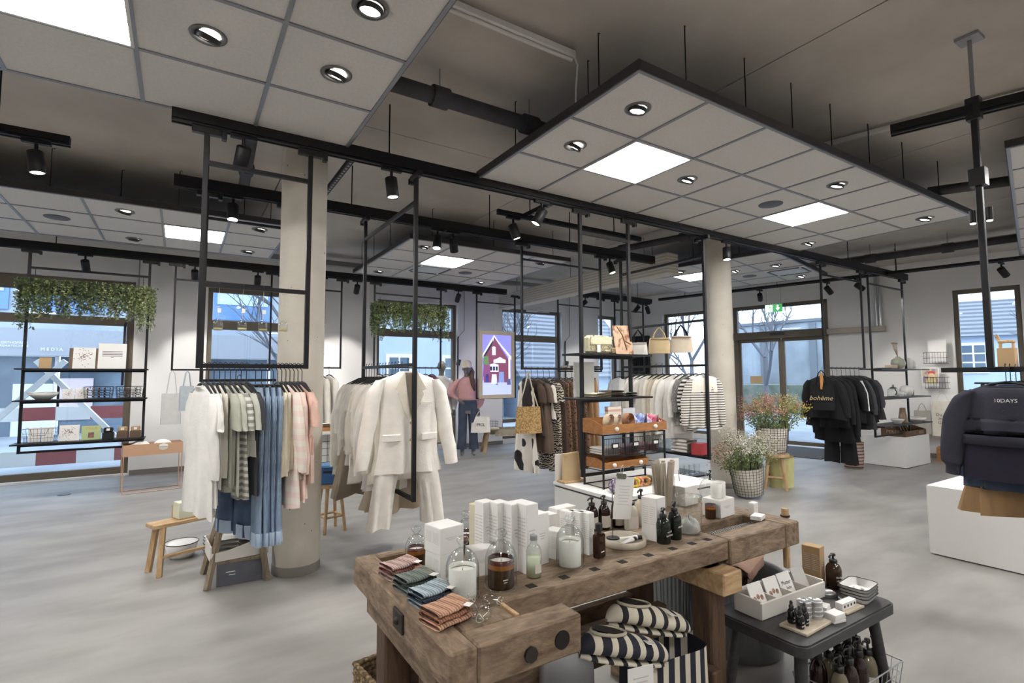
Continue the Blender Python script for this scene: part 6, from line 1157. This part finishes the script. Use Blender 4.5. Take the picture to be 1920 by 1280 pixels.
for k in range(5): t = thing('enamel_dish', '%s grey-rimmed dish from the bottom under the bench' % ORD[k], 'dish', (.29, 5.32, k*.028), 0, 'stacked enamel dishes'); put('dish', MB().lathe([(0, 0), (.05, 0), (.075, .026), (.072, .026), (.048, .004), (0, .004)], 24), WHT, t); put('rim', MB().tube([(.0745*cos(q), .0745*sin(q), .026) for q in [2*pi*j/24 for j in range(24)]], .003, 5, closed=True), BLK2, t)
t = thing('ladder_stand', 'folding grey wooden ladder stand in front of the jeans', 'stand', (.4, 4.5, 0))
for p0, p1 in (((-.19, -.12, 0), (-.06, .03, .66)), ((-.2, .26, 0), (-.08, .06, .62)), ((.2, -.15, 0), (.12, .03, .62)), ((.2, .24, 0), (.12, .06, .62))): put('leg', MB().bar(p0, p1, .028, .04), GREYW, t)
put('rung', MB().bar((-.13, -.05, .16), (.18, -.07, .16), .025), GREYW, t); put('rung', MB().bar((-.08, .04, .5), (.13, .04, .5), .025), GREYW, t)
def crate(label, x, y, z, w, d, h, rz, m=CHIP):
    t = thing('white_crate', label, 'crate', (x, y, z), rz, 'white wooden crates'); put('bottom', MB().box((0, 0, .005), (w, d, .01)), m, t)
    for s in (-1, 1): put('side', MB().box((s*w/2, 0, h/2), (.01, d, h), ch=.002), m, t)
    put('front', MB().prism([(-w/2, 0), (w/2, 0), (w/2, h), (w*.2, h*.95), (-w*.2, h*.6), (-w/2, h*.55)], -.005, .005, T=Matrix.Translation((0, -d/2, 0)) @ Matrix(((1, 0, 0, 0), (0, 0, -1, 0), (0, 1, 0, 0), (0, 0, 0, 1)))), m, t); put('back', MB().box((0, d/2, h*.6), (w, .01, h*1.2), ch=.002), m, t)
crate('white crate on the lower rung of the ladder stand', .41, 4.58, .175, .38, .3, .11, rad(4)); crate('white crate on the upper rung of the ladder stand', .36, 4.66, .515, .3, .22, .09, rad(8))
folded('pale linen bundle in the lower white crate', (.34, 4.58, .187), .16, .18, 4, (F_CREAM, F_WHITE), grp='linens in the crates', th=.03, cat='linen', name='linen_bundle'); folded('olive grey linen bundle in the lower white crate', (.5, 4.6, .187), .16, .18, 4, (F_SAGE, F_OFFW), grp='linens in the crates', th=.03, cat='linen', name='linen_bundle'); folded('white linen bundle in the upper white crate', (.34, 4.66, .527), .2, .15, 4, (F_WHITE,), grp='linens in the crates', th=.035, cat='linen', name='linen_bundle')
t = thing('slate_panel', 'dark slate board leaning at the foot of the ladder stand', 'board', (.42, 4.4, .0), rad(-2), rot=(rad(-14), 0, rad(-2))); put('slate', MB().box((0, 0, .075), (.3, .012, .15)), mat('slate', (78, 80, 88), .7, c2=(96, 98, 106), scale=6), t); put('chalk_lines', MB().box((-.06, -.0065, .09), (.06, .001, .006)).box((-.05, -.0065, .07), (.04, .001, .005)), CARD, t)
t = thing('round_stool', 'light wooden stool right of the left column', 'stool', (1.3, 5.4, 0), .2); put('seat', MB().cyl((0, 0, 0), .15, .435, .47, 28), PINEX, t)
for k in range(4): a = pi/4+k*pi/2; put('leg', MB().tube([(.09*cos(a), .09*sin(a), .44), (.15*cos(a), .15*sin(a), 0)], [.019, .016], 8), PINE, t)
for k in range(4): a, c = pi/4+k*pi/2, pi/4+(k+1)*pi/2; put('rung', MB().tube([(.128*cos(a), .128*sin(a), .15), (.128*cos(c), .128*sin(c), .15)], .012, 8), PINE, t)
t = thing('blue_box', 'blue folding crate on the light wooden stool', 'box', (1.28, 5.37, .471), rad(-25)); put('body', MB().box((0, 0, .08), (.24, .2, .16), ch=.008), mat('blue_plastic', (52, 96, 146), .45), t); put('lid', MB().box((0, 0, .172), (.25, .21, .02), ch=.004), mat('blue_plastic_light', (92, 142, 190), .45), t); put('handle_slot', MB().box((0, -.102, .12), (.08, .004, .02)), BLK2, t)
# white counter with wire grid behind the column
t = thing('cash_counter', 'white counter with black wire grid behind the blue crate', 'counter', (2.35, 7.55, 0)); put('top', MB().box((0, 0, .76), (1.5, .5, .04), ch=.004), WHT, t); put('panel', MB().box((0, .1, .37), (1.4, .2, .74)), WHT, t); g = MB()
for k in range(16): g.tube([(-.7+k*.093, -.06, .06), (-.7+k*.093, -.06, .72)], .003, 4)
for k in range(8): g.tube([(-.7, -.06, .07+k*.093), (.7, -.06, .07+k*.093)], .003, 4)
put('wire_grid', g, WIRE, t)['kind'] = 'stuff'; put('black_sign', MB().box((-.42, -.075, .53), (.26, .01, .26)), BLK2, t); text('lettering', 'Gut\nmach', .05, CARD, t, (-.4, -.082, .53))
for k, x in enumerate((1.72, 1.92, 2.1)): tray_box('%s small wooden tray on the cash counter' % ORD[k], x, 7.45, .78, .18, .16, .09, ORNW, 'trays on the cash counter', 0); folded('white wrapped goods in the %s tray on the cash counter' % ORD[k], (x, 7.45, .792), .14, .12, 3, (F_WHITE,), grp='goods in counter trays', th=.03, cat='goods', name='wrapped_goods')
# ================================================================== FLOWERS
def flowers(label, p, tilt, r, h, spread, seed, cols, n=70, ground=True):
    rr = random.Random(seed); t = thing('flower_basket', label, 'flower basket', p, rot=tilt)
    put('lining', MB().lathe([(0, .01), (r*.78, .01), (r*.8, .02), (r, h), (r*.96, h), (r*.76, .03)], 28), fab('basket_lining', (206, 200, 188)), t); g = MB()
    for k in range(30): a = 2*pi*k/30; g.tube([(r*.81*cos(a), r*.81*sin(a), .015), (r*1.01*cos(a), r*1.01*sin(a), h)], .0022, 4)
    for k in range(11): f = k/10; q = r*(.81+.2*f); g.tube([(q*cos(2*pi*j/30), q*sin(2*pi*j/30), .015+(h-.015)*f) for j in range(30)], .0022, 4, closed=True)
    put('wire_mesh', g, WIRE, t)['kind'] = 'stuff'
    put('handle', MB().tube([(-r*.25, -r, h), (-r*.2, -r*1.05, h+.1), (r*.2, -r*1.05, h+.1), (r*.25, -r, h)], .006, 6), WIRE, t)
    st = MB(); bl = [MB() for _ in cols]; lf = MB()
    for k in range(n):
        a = rr.uniform(0, 2*pi); d = Vector((cos(a)*spread*rr.random()**.6, sin(a)*spread*rr.random()**.6*.7, rr.uniform(.22, .42))); b0 = Vector((d.x*.35*r/spread*1.2, d.y*.35, h*.5)); e = Vector((d.x, d.y, h+d.z-.35*(abs(d.x)/spread)**2*.5)); mid = b0.lerp(e, .5)+Vector((0, 0, .06)); st.tube([b0, mid, e], [.003, .0025, .0015], 4, cap=False)
        ci = int((d.x/spread*.5+.5)*len(cols)*.999) if rr.random() < .75 else rr.randrange(len(cols))
        for j in range(44):
            q = e+Vector((rr.gauss(0, .035), rr.gauss(0, .035), rr.gauss(0, .03))); s = rr.uniform(.008, .018); v = [q+Vector((rr.uniform(-1, 1), rr.uniform(-1, 1), rr.uniform(-1, 1)))*s for _ in range(3)]; bl[ci].add([q]+v, [(0, 1, 2), (0, 2, 3), (0, 3, 1)])
        for j in range(24):
            q = b0.lerp(e, rr.uniform(.35, .95))+Vector((rr.gauss(0, .02), rr.gauss(0, .02), rr.gauss(0, .015))); d2 = Vector((rr.uniform(-1, 1), rr.uniform(-1, 1), rr.uniform(-.2, 1))).normalized()*rr.uniform(.02, .04); nn = d2.cross(Vector((rr.random(), rr.random(), .3))).normalized()*.009; lf.add([q, q+d2*.5+nn, q+d2, q+d2*.5-nn], [(0, 1, 2, 3)])
    put('stems', st, mat('stem_green', (110, 122, 80), .8), t)['kind'] = 'stuff'; put('leaves', lf, mat('flower_leaf', (152, 166, 112), .7, c2=(122, 138, 86), scale=20), t)['kind'] = 'stuff'
    for g, c in zip(bl, cols): put('blossoms', g, mat('blossom_%d_%d_%d' % c, c, .8, c2=tuple(int(v*.85) for v in c), scale=25), t)['kind'] = 'stuff'
flowers('wire basket of pink and yellow flowers on the wooden stool', (6.82, 4.14, .47), (0, 0, -.4), .2, .34, .5, 3, ((196, 150, 130), (214, 160, 146), (196, 186, 130), (214, 196, 90)), 80)
flowers('tilted wire basket of white flowers on the floor by the column', (6.04, 4.0, .03), (rad(4), rad(-7), -.5), .2, .36, .46, 8, ((206, 176, 156), (226, 222, 206), (222, 220, 200), (206, 196, 180)), 80)
t = thing('flower_stool', 'light wooden stool under the pink flower basket', 'stool', (6.8, 4.1, 0), .5); put('seat', MB().cyl((0, 0, 0), .17, .43, .468, 28), PINEX, t)
for k in range(4): a = pi/4+k*pi/2; put('leg', MB().tube([(.11*cos(a), .11*sin(a), .44), (.18*cos(a), .18*sin(a), 0)], [.024, .021], 8), PINE, t)
for k in range(4): a, c = pi/4+k*pi/2, pi/4+(k+1)*pi/2; put('rung', MB().tube([(.155*cos(a), .155*sin(a), .16), (.155*cos(c), .155*sin(c), .16)], .015, 8), PINE, t)
t = thing('fabric_bin', 'pale yellow pleated fabric bin behind the flower stool', 'bin', (7.02, 4.16, 0), .3); put('wall', MB().grid(lambda u, v: ((.19+.008*sin(60*u)*v+.015*v)*cos(2*pi*u), (.15+.008*sin(60*u)*v+.015*v)*sin(2*pi*u), .4*v), 90, 4, cu=True), fab('pale_yellow', (206, 200, 146)), t); put('bottom', MB().lathe([(0, .004), (1, .004)], 24, sx=.19, sy=.15), fab('pale_yellow', (206, 200, 146)), t)
# ================================================================== RIGHT SIDE
t = thing('plinth', 'large white display plinth under the navy sweatshirts', 'plinth', (6.02, 1.52, 0), rad(-14) if False else 0); put('body', MB().box((0, -.3, .29), (1.24, 1.4, .56)), WHT, t); put('base', MB().box((0, -.3, .005), (1.2, 1.36, .01)), BLK2, t)
t = thing('white_box', 'white display box beside the shelves of the entrance wall', 'plinth', (10.42, 4.1, 0)); put('body', MB().box((0, 0, .255), (.94, .62, .49)), WHT, t); put('base', MB().box((0, 0, .005), (.9, .58, .01)), BLK2, t)
t = tray_box('dark wooden crate with carved lettering on the white box', 10.42, 3.98, .501, .82, .34, .15, mat('dark_crate', (106, 78, 56), .7, c2=(84, 60, 42), scale=6, stretch=(1, 5, 5), pat='wood'), knobs=0, name='lettered_crate'); text('lettering', 'PERES', .075, mat('pale_carving', (176, 150, 120), .8), t, (-.416, 0, .07), (pi/2, 0, -pi/2)); text('lettering', 'PERES', .075, mat('pale_carving', (176, 150, 120), .8), t, (.2, -.177, .045))
for k in range(7): one('card_pack', MB().box((0, 0, .09), (.1, .008, .17)), (CARD, KRAFT, BRNB)[k % 3], '%s printed card standing in the lettered crate' % ORD[k], 'card', (10.12+.1*k, 3.99, .515), group='cards in the lettered crate', rot=(rad(-20), 0, .3))
def vase(label, x, z, prof, m, cat='vase', y=3.84, grp='ceramics on the shelves', name='vase'):
    t = thing(name, label, cat, (x, y, z), 0, grp); put('body', MB().lathe(prof, 24), m, t); r = max(p[0] for p in prof); put('foot', MB().lathe([(prof[0][0]*.9+.02, 0), (prof[0][0]*.9+.02, .006)], 20), m, t); return t
CER = mat('white_ceramic', (222, 220, 214), .35); SG = mat('sage_glaze', (150, 156, 138), .35, c2=(196, 190, 170), scale=6)
Z1, Z2, Z3 = 1.6135, 1.1635, .7335
v = vase('round sage glazed vase with dried twigs on the top shelf', 9.98, Z1, [(.03, 0), (.09, .03), (.105, .09), (.09, .15), (.035, .185), (.03, .2)], SG)
tw = MB(); rr = random.Random(2)
for k in range(7): tw.tube([(0, 0, .18), (-.08+.02*k-.05, 0, .32), (-.14+.03*k, .02, .4+.03*rr.random())], .003, 4); tw.sphere((-.14+.03*k, .02, .42), .014, 6, 4)
put('twigs', tw, mat('dried_twig', (160, 140, 118), .9), v)
one('soap_bar', MB().box((0, 0, .03), (.22, .1, .06), ch=.008), mat('apricot_soap', (206, 176, 150), .6), 'apricot coloured box on the top shelf left of the vase', 'box', (9.72, 3.84, Z1)); one('plate_stack', MB().lathe([(0, 0), (.08, 0), (.12, .015), (.12, .02), (0, .022)], 24), CER, 'flat white dish at the left of the top shelf', 'dish', (9.45, 3.84, Z1))
for k in range(2): vase('%s white ribbed bottle vase at the right of the top shelf' % ('left', 'right')[k], 10.4+.12*k, Z1, [(.04, 0), (.05, .03), (.042, .06), (.05, .09), (.04, .12), (.045, .16-.03*k), (.02, .19-.03*k)], CER)
t = thing('teapot', 'glass teapot on the middle shelf', 'teapot', (9.75, 3.84, Z2)); put('pot', MB().lathe([(0, 0), (.08, .0), (.09, .04), (.075, .12), (.05, .13)], 24), GLS, t); put('lid', MB().lathe([(.055, .13), (.04, .15), (.012, .16), (.014, .19), (0, .195)], 20), STEEL, t); put('handle', MB().tube([(.08, 0, .03), (.13, 0, .06), (.07, 0, .12)], .008, 6), WIRE, t)
for k in range(3): vase('%s small white cup on the middle shelf' % ORD[k], 9.92+.1*k, Z2, [(.025, 0), (.04, .02), (.045, .08-.015*k), (.04, .08-.015*k)], CER, 'cup', name='cup')
vase('white domed jar on the middle shelf', 10.22, Z2, [(.05, 0), (.09, .03), (.1, .09), (.07, .16), (.01, .18)], CER, 'jar', name='jar'); vase('grey short cylinder pot on the middle shelf', 10.36, Z2, [(.055, 0), (.06, .005), (.06, .1), (.05, .1)], mat('grey_pot', (120, 118, 116), .6), 'pot', name='pot')
vase('brown tapered vase on the lowest shelf', 10.05, Z3, [(.07, 0), (.072, .01), (.04, .24), (.035, .24)], mat('brown_glaze', (128, 104, 84), .35)); vase('low white bowl on the lowest shelf', 9.85, Z3, [(.04, 0), (.09, .05), (.095, .07), (.088, .07)], CER, 'bowl', name='bowl'); vase('wide white dish at the right of the lowest shelf', 10.52, Z3, [(.08, 0), (.14, .03), (.15, .07), (.14, .07)], CER, 'dish', name='dish')
t = thing('striped_basket', 'pink basket with dark stripes on the floor below the black trousers', 'basket', (9.35, 4.3, 0)); put('body', MB().lathe([(0, .005), (.13, .005), (.15, .2), (.15, .42), (.14, .42)], 28), mat('pink_basket', (206, 176, 156), .9, c2=(110, 96, 104), scale=6, pat='stripe', lo=.6, hi=.7), t); put('rim', MB().tube([(.15*cos(q), .15*sin(q), .42) for q in [2*pi*k/24 for k in range(24)]], .008, 6, closed=True), KRAFT, t)
# wall racks with prints on the entrance wall
for z, n in ((1.85, 'upper'), (1.4, 'middle')):
    t = thing('wall_wire_rack', '%s grey wire rack on the entrance wall' % n, 'rack', w2(1.27, -.12, z-.15), A2-pi/2, 'wall wire racks')
    for k in range(3): put('rail', MB().tube([(-.17, .1, .02+k*.1), (-.17, -.08, .02+k*.1), (.17, -.08, .02+k*.1), (.17, .1, .02+k*.1)], .004, 5), WIRE, t)
    for k in range(9): put('rod', MB().tube([(-.16+k*.04, .1, .02), (-.16+k*.04, -.08, .02), (-.16+k*.04, -.08, .22)], .0025, 4), WIRE, t)
p = w2(1.24, -.15, 1.73); stand = thing('wall_print', 'white line drawing print in the upper wall rack', 'picture', p, A2-pi/2); put('sheet', MB().box((0, 0, .22), (.26, .006, .4)), CARD, stand); put('drawing', MB().tube([(-.08, -.005, .1), (0, -.005, .16), (.08, -.005, .12)], .002, 4), INK, stand)
p = w2(1.36, -.15, 1.275); stand = thing('wall_print', 'colourful portrait print with red hair in the middle wall rack', 'picture', p, A2-pi/2); put('sheet', MB().box((0, 0, .2), (.26, .008, .34)), CARD, stand); put('painting', MB().box((0, -.005, .22), (.22, .003, .27)), mat('violet_painting', (150, 140, 170), .7, c2=(206, 186, 150), scale=14, lo=.45, hi=.55), stand); put('painted_face', MB().lathe([(0, 0), (.05, 0)], 16, T=Matrix.Translation((.02, -.0075, .22)) @ Matrix.Rotation(pi/2, 4, 'X')), mat('painted_skin', (226, 196, 160), .7), stand); put('painted_hair', MB().lathe([(0, 0), (.055, 0)], 16, T=Matrix.Translation((.02, -.007, .275)) @ Matrix.Scale(.6, 4, (0, 0, 1)) @ Matrix.Rotation(pi/2, 4, 'X')), mat('painted_red', (206, 84, 70), .7), stand); put('painted_dress', MB().prism([(-.07, .09), (.1, .09), (.06, .19), (-.03, .19)], 0, .001, T=Matrix(((1, 0, 0, 0), (0, 0, -1, -.0065), (0, 1, 0, 0), (0, 0, 0, 1)))), mat('painted_yellow', (222, 206, 150), .7), stand)
tote('white tote with black handwriting hanging on the entrance wall', w2(1.2, -.2, 1.2), .34, .62, fab('wall_tote', (214, 208, 194)), A2-pi/2, 'Du bist\nmein\nGlück', None, .16, .05, ws=.07); tote('grey net bag hanging beside the white tote on the entrance wall', w2(1.5, -.2, 1.0), .26, .42, fab('grey_net', (176, 172, 164)), A2-pi/2+.3, None, None, .14, .05)
one('wooden_chest', MB().box((0, 0, .12), (.4, .3, .24), ch=.006), ORNW, 'small orange wooden chest on the floor by the entrance wall', 'chest', w2(1.1, -.3, 0), A2-pi/2)
t = tote('black tote bag with gold handwriting on the front black jacket', (7.4, 3.76, 1.58), .3, .34, F_BLK, -pi/2+.3, None, None, .2, .04); text('lettering', 'bohème', .085, mat('gold_ink', (206, 186, 146), .5), t, (-.01, -.052, -.38), shear=.35); put('tassel', MB().tube([(.0, -.03, -.03), (.01, -.035, -.12), (.0, -.04, -.26)], [.014, .022, .012], 8), mat('tan_tassel', (186, 134, 72), .8), t)
# kraft boxes before the right window
for lb, y, w, h, x in (('left small kraft box before the right window', 1.60, .12, .17, 6.42), ('wide kraft box in the middle before the right window', 1.3, .26, .2, 6.45), ('tall kraft box at the back before the right window', 1.12, .3, .28, 6.56)): carton(lb, x, y, .1, w, h, 0, 1.579, KRAFT, False, grp='kraft boxes by the window')
t = thing('lantern', 'glass lantern with pale frame before the right window', 'lantern', (6.38, 1.02, 1.579)); put('glass', MB().lathe([(.07, .01), (.075, .02), (.075, .2), (.05, .23)], 24), GLS, t); put('base', MB().cyl((0, 0, 0), .08, 0, .012, 24), PINEX, t); put('top', MB().cyl((0, 0, 0), .055, .23, .25, 20), PINEX, t)
t = thing('wooden_horse', 'small wooden animal figure on the left kraft box', 'figure', (6.42, 1.6, 1.7505)); put('body', MB().box((0, 0, .06), (.03, .12, .03), ch=.006), PINEX, t); put('neck', MB().bar((0, .05, .06), (0, .07, .13), .022), PINE, t)
for s in (-1, 1): put('leg', MB().box((0, s*.045, .025), (.02, .02, .05)), PINE, t)
# low trolley under the striped shirts
t = thing('trolley', 'low black metal trolley on castors below the striped shirts', 'trolley', (5.12, 4.35, 0)); 
for z in (.16, .34): put('deck', MB().box((0, 0, z), (.5, .62, .02)), BLK, t)
for sx in (-1, 1):
    for sy in (-1, 1): put('post', MB().box((sx*.24, sy*.3, .22), (.02, .02, .34)), BLK, t); put('castor', MB().cyl((0, 0, 0), .03, 0, .02, 14, T=Matrix.Translation((sx*.24, sy*.3-.01, .03)) @ Matrix.Rotation(pi/2, 4, 'X')), BLK2, t)
folded('white ruffled textiles on the low shelf under the striped shirts', (5.09, 4.2, .6035), .18, .24, 4, (F_WHITE, F_CREAM), th=.04, grp='things below the striped shirts', cat='textiles', name='folded_textile'); carton('red box on the low shelf under the striped shirts', 5.09, 3.98, .16, .12, .13, .2, .6035, mat('red_card', (176, 60, 66), .6), False, grp='things below the striped shirts'); carton('brown box on the lower deck of the trolley', 5.12, 4.3, .28, .24, .12, .1, .1705, mat('brown_card', (112, 90, 72), .7), False, grp='things below the striped shirts')
for k in range(4): one('glass_tumbler', MB().lathe([(0, .003), (.03, .003), (.034, .01), (.038, .11)], 18), GLS, '%s clear tumbler on the upper deck of the trolley' % ORD[k], 'tumbler', (4.98+.09*k, 4.15, .3505), 0, 'tumblers on the trolley')
for k, (x, n) in enumerate(((6.45, 'left'), (6.75, 'middle'), (7.05, 'right'))): folded('%s pale folded cushion on the frame right of the screen' % n, (x, 8.07, 1.626), .26, .22, 2, ((F_BEI, F_WHITE, F_SAGE2)[k],), grp='cushions on the far frame', th=.05, cat='cushion', name='folded_cushion')
# exit sign
p = N2*10.6+T2*3.49+Vector((0, 0, 2.73)); t = thing('exit_sign', 'green emergency exit sign with running figure and arrow hanging at the door', 'sign', p, A2-pi/2); GR = mat('exit_green', (54, 150, 84), .4, emit=.5); WE = mat('exit_white', (236, 246, 238), .4, emit=.8)
put('plate', MB().box((0, 0, .075), (.31, .02, .15)), GR, t); put('white_field', MB().box((-.08, -.011, .075), (.12, .002, .13)), WE, t)
for q in ([(-.07, .125), (-.07, .09)], [(-.075, .1), (-.1, .085), (-.12, .095)], [(-.07, .1), (-.045, .085), (-.03, .1)], [(-.07, .085), (-.05, .055), (-.06, .025)], [(-.072, .085), (-.095, .06), (-.125, .055)]): put('figure', MB().tube([(a, -.0135, c) for a, c in q], .006, 5), GR, t)
put('figure_head', MB().sphere((-.066, -.013, .135), .009, 8, 5), GR, t); put('arrow', MB().prism([(.062, .13), (.088, .13), (.088, .075), (.115, .075), (.075, .025), (.035, .075), (.062, .075)], 0, .002, T=Matrix(((1, 0, 0, 0), (0, 0, -1, -.0105), (0, 1, 0, 0), (0, 0, 0, 1)))), WE, t)
for s in (-1, 1): put('wire', MB().tube([(s*.13, 0, .15), (s*.13, 0, H_C-2.73)], .002, 4), WIRE, t)
# window opener rods
for i, (x, n) in enumerate(((-.6, 'big left window'), (2.26, 'window behind the column'), (5.19, 'middle window'), (8.12, 'window right of the screen'))):
    t = thing('window_opener', 'thin opener rod with black crank handle at the %s' % n, 'opener rod', (x, 10.1, 1.5), 0, 'window opener rods'); put('rod', MB().tube([(0, 0, 2.0), (0, 0, 1.02), (-.14, 0, .88)], .009, 8), ALU, t); put('crank', MB().tube([(-.14, 0, .88), (-.15, 0, .84), (-.155, 0, -.1)], .018, 8), BLK2, t)
    put('reading_lamp', MB().tube([(-.2, -.1, .26), (-.17, -.1, .38)], .045, 12), BLK2, t)
one('floor_socket', MB().cyl((0, 0, 0), .07, 0, .008, 24), mat('socket_steel', (110, 108, 104), .4, .7), 'round steel floor socket near the big left window', 'floor socket', (-1.22, 8.95, 0))
for x, n in ((-2.6, 'left'), (4.2, 'middle'), (7.0, 'right')): t = thing('door_closer', 'white closer arm above the %s back window' % n, 'closer', (x, 10.13, 3.07), 0, 'window closers'); put('body', MB().box((0, 0, 0), (.3, .05, .05), ch=.006), WHT, t); put('arm', MB().box((.3, -.02, -.01), (.4, .02, .02)), WHT, t)
